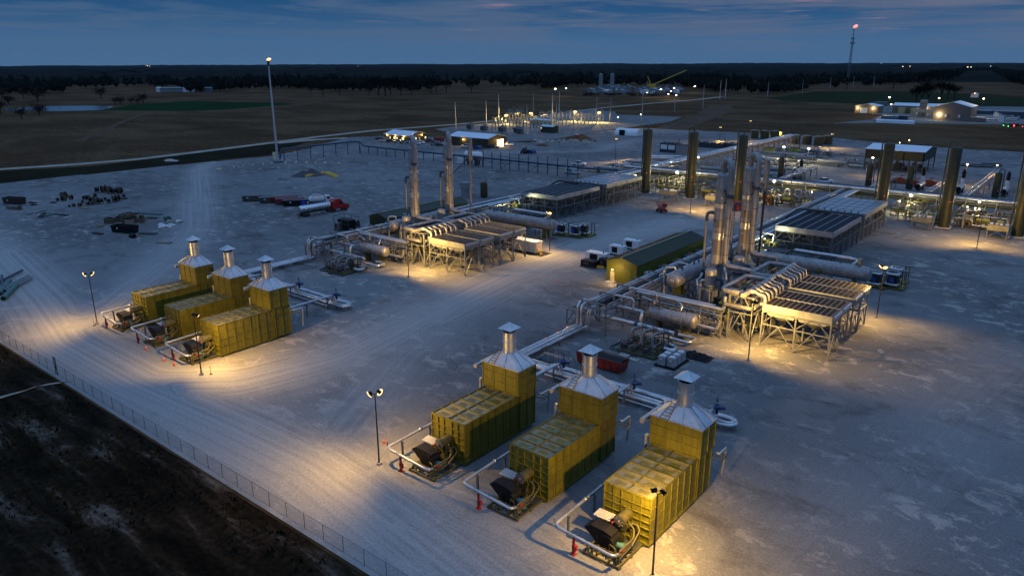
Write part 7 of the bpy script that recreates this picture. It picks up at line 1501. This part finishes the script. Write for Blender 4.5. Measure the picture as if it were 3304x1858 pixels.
b = MB(); b.add([(q-2.3, -1.0, 2.45), (q-2.3, 1.0, 2.45), (q-2.78, .95, 3.2), (q-2.78, -.95, 3.2)], [(0, 1, 2, 3)]); b.box(q-3.9, -1.165, 2.3, q-2.7, -1.15, 3.1); b.build('window', GLASS_D, t)
b = MB(); b.box(q-.02, -.9, .35, q+.12, .9, .75); b.build('bumper', CHROME, t)
# white vacuum lorry
a, c = Y2(1765, 1030), Y2(2160, 1000); ang = math.atan2((c-a).y, (c-a).x); t = thing('vacuum_lorry', 'white vacuum lorry partly hidden behind the tank trailer', 'truck', a, ang); q = 8.6
b = MB(); b.box(0, -.5, .8, q, .5, 1.1); b.build('chassis', STEEL_DK, t); b = MB(); b.vessel((.6, 0, 2.0), (5.0, 0, 2.0), .95, 18); b.build('tank', PLASTIC, t)
b = MB(); b.prof([(5.6, 1.0), (8.5, .9), (8.5, 1.8), (7.4, 2.0), (7.0, 3.0), (5.6, 3.1)], -1.1, 1.1, 'y'); b.build('cab', WHITE, t); b = MB(); b.box(6.0, -1.12, 2.0, 6.9, -1.1, 2.8); b.build('window', GLASS_D, t); b = MB(); b.tube([(1, -.9, 2.6), (2, -1.1, 3.2), (4, -1.0, 2.9), (5, -.9, 3.3)], .15, 7); b.tube([(.6, .3, 2.9), (2.5, .5, 3.6), (4.5, 0, 3.2)], .13, 7); b.build('hose', PLASTIC, t)
for x in (1.2, 2.5, 7.3):
    for y in (-1, 1): b = MB(); b.cyl((x, y-.2, .5), (x, y+.2, .5), .5, n=12); b.build('wheel', RUBBER, t)
for i, (pt, m, ln_, lab) in enumerate((((745, 945), mat('skip_grey', (0.0585, 0.0553, 0.0553), .6), 5.6, 'dark grey skip standing apart at the left end of the skip row'), ((1065, 975), mat('skip_green', (0.0455, 0.0553, 0.052), .6), 6.2, 'grey green covered skip between the green pipe and red skips'), ((1320, 970), RED_DK, 8.5, 'red skip at the back of the row beside the lorries'), ((1430, 1000), mat('skip_maroon', (0.14, 0.021, 0.021), .5), 8.5, 'red skip in the middle of the row beside the lorries'), ((1560, 1030), BLACK, 8.5, 'black skip with a large round blue mark on its side'))):
    p = Y2(*pt); t = rolloff(lab, p, rad(48), m, mat('skip_lid', (0.1105, 0.104, 0.1105), .6) if i in (0, 1) else (m if i != 4 else STEEL_DK), ln_, 1.9, 'skips beside the lorries')
    if i == 4: b = MB(); b.cyl((2.2, -1.17, 1.05), (2.2, -1.27, 1.05), .75, n=24); b.build('round_mark', mat('blue_mark', (.01, .04, .42), .5), t); b = MB(); b.box(3.4, -1.30, .9, 3.9, -1.25, 1.5); b.build('placard', WHITE, t)
a, c = Y2(850, 880), Y2(1240, 905); t = thing('coated_pipe', 'long green coated pipe lying behind the row of skips', 'pipe', a, 0, 'green coated pipes'); b = MB(); b.cyl(a+Vector((0, 0, .5)), c+Vector((0, 0, .5)), .5, n=14); b.build('pipe', GREENPIPE, t, 1); b = MB(); b.lathe(a+Vector((0, 0, .5)), c-a, [(-.01, .38), (.05, .5)], 14); b.build('pipe_end', STEEL_LT, t, 1)
# concrete barriers with yellow tops
br_ = thing('road_barrier', '', 'barrier'); b = MB(); b.prof([(-.32, 0), (.32, 0), (.28, .15), (.14, .4), (-.14, .4), (-.28, .15)], -1.5, 1.5, 'y'); b.build('base', CONC, br_); b = MB(); b.prof([(-.14, .402), (.14, .402), (.09, .85), (-.09, .85)], -1.5, 1.5, 'y'); b.build('top', mat('barrier_yellow', (.72, .58, .26), .6), br_)
fst = True
for i, (x, y, az) in enumerate(((150, 385, 20), (420, 357, -35), (590, 337, -35), (760, 315, -38), (945, 295, -40), (1105, 275, -42), (1355, 262, -52), (1540, 266, -52), (1725, 266, -52), (1895, 270, -52), (2060, 272, -52), (2320, 282, -15), (1165, 120, -90), (1170, 160, -85), (1180, 195, -85), (1165, 90, -90))):
    p = Y2(x, y); lab = 'concrete barrier with yellow top in the curved line around the flare' if 0 < i < 11 else ('tilted yellow-topped barrier at the left end of the line round the flare' if i == 0 else ('single pale barrier at the right end of the line round the flare' if i == 11 else 'yellow-topped barrier close behind the foot of the flare'))
    if fst: fst = False; br_.location = p; br_.rotation_euler.z = rad(az); tag(br_, lab, None, 'barriers round the flare')
    else: dup(br_, p, rad(az+90 if i > 0 else az), lab, 'barriers round the flare')
yb_ = thing('yellow_barrier', '', 'barrier'); b = MB(); b.prof([(-.32, 0), (.32, 0), (.28, .15), (.14, .4), (-.14, .4), (-.28, .15)], -1.8, 1.8, 'y'); b.build('base', CONC, yb_); b = MB(); b.prof([(-.2, .402), (.2, .402), (.15, .9), (-.15, .9)], -1.8, 1.8, 'y'); b.build('top', mat('barrier_bright', (.72, .46, .02), .55), yb_)
a, c, e = Y2(1745, 510), Y2(2095, 455), Y2(2270, 525)
for i in range(18):
    p = a.lerp(c, i/10) if i < 11 else c.lerp(e, (i-10)/7)
    if i == 0: yb_.location = p; yb_.rotation_euler.z = rad(30); tag(yb_, 'bright yellow barrier stored in the tight bent row by the gravel heap', None, 'stored yellow barriers')
    else: dup(yb_, p, rad(30), 'bright yellow barrier stored in the tight bent row by the gravel heap', 'stored yellow barriers')
for i, (x, y, r, h) in enumerate(((1680, 490, 5.2, 2.3), (1830, 475, 5.4, 2.8))):
    t = thing('gravel_heap', 'dark gravel heap behind the yellow barriers, %s one' % ('left', 'right')[i], 'heap', Y2(x, y), 0, 'gravel heaps'); b = MB(); vs = []; nr = 22
    for q in range(9):
        for k in range(nr): aa = 2*PI*k/nr; f = q/8; vs.append((r*f*math.cos(aa)*R_.uniform(.93, 1.07), r*f*math.sin(aa)*R_.uniform(.93, 1.07), h*(1-f)**1.1+R_.uniform(-.07, .07)*(f < .95)))
    b.add(vs, [(q*nr+k, (q+1)*nr+k, (q+1)*nr+(k+1) % nr, q*nr+(k+1) % nr) for q in range(8) for k in range(nr)], True); b.build('mound', mat('dark_gravel', (0.051, 0.051, 0.054), .95, var=.4, scale=2), t)
# cable reels, crates and scrap
rl = thing('cable_reel', '', 'cable reel'); b = MB()
for y in (-.6, .6): b.cyl((0, y-.05, 1.15), (0, y+.05, 1.15), 1.15, n=22)
b.build('flange', WOOD, rl); b = MB(); b.cyl((0, -.55, 1.15), (0, .55, 1.15), .72, n=18); b.build('drum', BLACK, rl)
RL = [(1265, 255, 1.15), (1355, 247, 1.15), (1430, 262, 1.1), (1500, 262, 1.0), (1555, 258, 1.0), (1405, 235, 1.0), (835, 322, 1.0), (835, 358, .9), (925, 338, .75), (1095, 345, .8), (1150, 338, .7), (1190, 372, .9), (1240, 318, .8), (1265, 393, .95), (1315, 390, .9), (1370, 352, .6), (1415, 385, .8), (1495, 368, 1.0), (1530, 355, 1.0), (1608, 312, .6), (1075, 388, .55), (1040, 432, .6), (1145, 415, .6), (1205, 408, .6), (960, 432, .5), (905, 440, .45), (750, 358, .5)]
for i, (x, y, s) in enumerate(RL):
    lab = 'wooden cable reel standing in the rear cluster of reels' if i < 6 else 'wooden cable reel in the scattered front rows of reels'
    if i == 0: rl.location = Y1(x, y); rl.scale = (s,)*3; rl.rotation_euler.z = -.4; tag(rl, lab, None, 'cable reels')
    else: dup(rl, Y1(x, y), R_.uniform(-.9, .4), lab, 'cable reels', s)
rolloff('long black skip in front of the pile of wooden crates', Y1(1630, 765), rad(22), BLACK, None, 7.0, 2.0); rolloff('rust brown skip at the left edge of the storage yard', Y1(195, 395), rad(24), RUST, None, 7.0, 2.2)
def crate(p, d, rz, m, lab, group):
    t = thing('wooden_crate', lab, 'crate', p, rz, group); b = MB(); b.box(-d[0]/2, -d[1]/2, .12, d[0]/2, d[1]/2, d[2]); b.build('box', m, t); b = MB()
    for z in (.15, d[2]-.06): b.box(-d[0]/2-.03, -d[1]/2-.03, z-.06, d[0]/2+.03, d[1]/2+.03, z+.06)
    for x in (-d[0]/2+.1, d[0]/2-.1): b.box(x-.08, -d[1]/2, 0, x+.08, d[1]/2, .12)
    b.build('batten', WOOD_LT, t)
for i in range(26):
    x, y = R_.uniform(1490, 1860), R_.uniform(575, 645); crate(Y1(x, y), (R_.uniform(.9, 2.4), R_.uniform(.8, 1.5), R_.uniform(.5, 1.4)), R_.uniform(0, 3), WOOD, 'timber crate or pallet in the big heap behind the black skip', 'crates of the big heap')
for i in range(7): p = Y1(1600+i*28, 600); p.z = R_.uniform(.9, 1.5); crate(p, (2.0, 1.3, .5+.5*(i == 3)), R_.uniform(0, 3), WOOD_LT if i % 2 else WOOD, 'pale pallet lying on top of the big crate heap', 'pallets on top of the heap')
crate(Y1(1430, 648), (2.6, 1.8, 1.6), .4, WOOD, 'brown crate standing apart at the left of the big heap', None); crate(Y1(1685, 655), (2.0, 1.6, 1.5), .3, WOOD_LT, 'paler crate at the front of the big heap', None)
for i in range(9): crate(Y1(R_.uniform(90, 350), R_.uniform(430, 480)), (R_.uniform(.8, 2.2), R_.uniform(.6, 1.4), R_.uniform(.3, .9)), R_.uniform(0, 3), R_.choice([WOOD, RUST, WOOD_LT, GREY]), 'box or board in the clutter before the rust brown skip', 'clutter before the brown skip')
for i, (x, y, ln_, az, m) in enumerate(((415, 515, 4, -.9, STEEL_LT), (475, 508, 4, -.9, STEEL_LT), (555, 482, 4, -.3, STEEL_LT), (650, 540, 4.5, -1.0, GREENPIPE), (730, 525, 5, .2, STEEL_LT), (800, 540, 6, .1, RUST), (550, 545, 8, -.5, RUST), (1295, 680, 4, -.2, WOOD_LT), (1930, 525, 10, .35, GREENPIPE), (1265, 785, 4, .1, RUST), (2130, 905, 4, .5, WOOD_LT), (1975, 585, 3, .5, RUST), (1925, 785, 5, .5, STEEL_DK), (1090, 452, 4, .2, WOOD_LT), (1600, 330, 3, .2, RUST), (690, 382, 2, .2, RUST), (420, 385, 3, .2, RUST), (430, 412, 2.4, .1, RUST))):
    t = thing('scrap_length', 'loose length of pipe or timber lying among the stored material', 'scrap', Y1(x, y), az, 'loose lengths in the storage yard'); b = MB()
    for q in range(3): b.tube([(-ln_/2, q*.4-.4, .2), (ln_/2, q*.4-.4+.1*q, .2)], .17, 7)
    b.build('length', m, t)
t = thing('machine_part', 'dark pump part lying in front of the black skip', 'machine part', Y1(1725, 832)); b = MB(); b.cyl((-1, 0, .6), (1, 0, .6), .55, n=12); b.box(-1.2, -.6, 0, 1.2, .6, .25); b.build('casting', BLACK, t)
t = thing('green_bin', 'green cylinder lying beside the heap of white bags', 'bin', Y1(2178, 612)); b = MB(); b.cyl((-.9, 0, .75), (.9, 0, .75), .75, n=18); b.build('shell', GREENPIPE, t)
for i in range(26):
    x, y = (R_.uniform(2170, 2360), R_.uniform(615, 640)) if i < 13 else (R_.uniform(2080, 2260), R_.uniform(665, 702)); t = thing('white_bag', 'crumpled white bag in the scatter beside the green cylinder', 'bag', Y1(x, y), R_.uniform(0, 3), 'white bags'); b = MB(); s = R_.uniform(.3, .75); b.add([(s*ax*R_.uniform(.7, 1.3), s*ay*R_.uniform(.7, 1.2), s*az_*.7+.1) for ax, ay, az_ in ((-1, -1, 0), (1, -1, 0), (1, 1, 0), (-1, 1, 0), (-.6, -.5, .8), (.7, -.4, .7), (.5, .6, .9), (-.5, .5, .6))], [(3, 2, 1, 0), (4, 5, 6, 7), (0, 1, 5, 4), (1, 2, 6, 5), (2, 3, 7, 6), (3, 0, 4, 7)]); b.build('sack', R_.choice([WHITE, PLASTIC, PLASTIC, WOOD_LT]), t)
for i, (pt, az, m) in enumerate((((60, 1020), -.55, GREENPIPE), ((20, 985), -.5, GREENPIPE), ((95, 955), -.8, STEEL_LT), ((110, 965), -.8, STEEL_LT), ((20, 935), -.3, STEEL_DK), ((40, 905), -.8, STEEL_DK), ((85, 945), -.8, STEEL_LT))):
    t = thing('stored_pipe', ('thick green pipe lying at the left edge of the yard' if m is GREENPIPE else 'grey pipe lying at the left edge behind the green ones'), 'pipe', L4(*pt), az, 'pipes at the left edge'); b = MB(); b.cyl((-7, 0, .5), (3, 0, .5), .5 if m is GREENPIPE else .25, n=14); b.build('pipe', m, t); b = MB(); b.cyl((3.0, 0, .5), (3.02, 0, .5), .42 if m is GREENPIPE else .2, n=14); b.build('open_end', BLACK, t)
t = thing('heap_of_stone', 'pale patch of dumped stone on the far verge', 'stone heap', FL(1290, 1212)); b = MB(); vs = []; nr = 16
for q in range(6):
    for k in range(nr): aa = 2*PI*k/nr; f = q/5; vs.append((6*f*math.cos(aa)*R_.uniform(.6, 1.25), 2.6*f*math.sin(aa)*R_.uniform(.6, 1.25), .9*(1-f)+R_.uniform(-.1, .1)*(f < .9)))
b.add(vs, [(q*nr+k, (q+1)*nr+k, (q+1)*nr+(k+1) % nr, q*nr+(k+1) % nr) for q in range(5) for k in range(nr)]); b.build('mound', CONC, t)
# ------------------------------------------------------------------ evening haze
hz = MB(); hz.box(-13500, -6000, -1.5, 13500, 13500, 128)
ho = hz.build('haze', None) if 0 else None
hm = bpy.data.materials.new('haze_air'); hm.use_nodes = True; nt = hm.node_tree; nt.nodes.clear()
pv = nn(nt, 'ShaderNodeVolumePrincipled', i={'Density': 6.0e-6, 'Color': (.62, .80, 1, 1), 'Anisotropy': .1}); om = nn(nt, 'ShaderNodeOutputMaterial'); nt.links.new(pv.outputs[0], om.inputs['Volume'])
ho = hz.build('haze', hm); tag(ho, kind='stuff')
SC.cycles.volume_bounces = 0
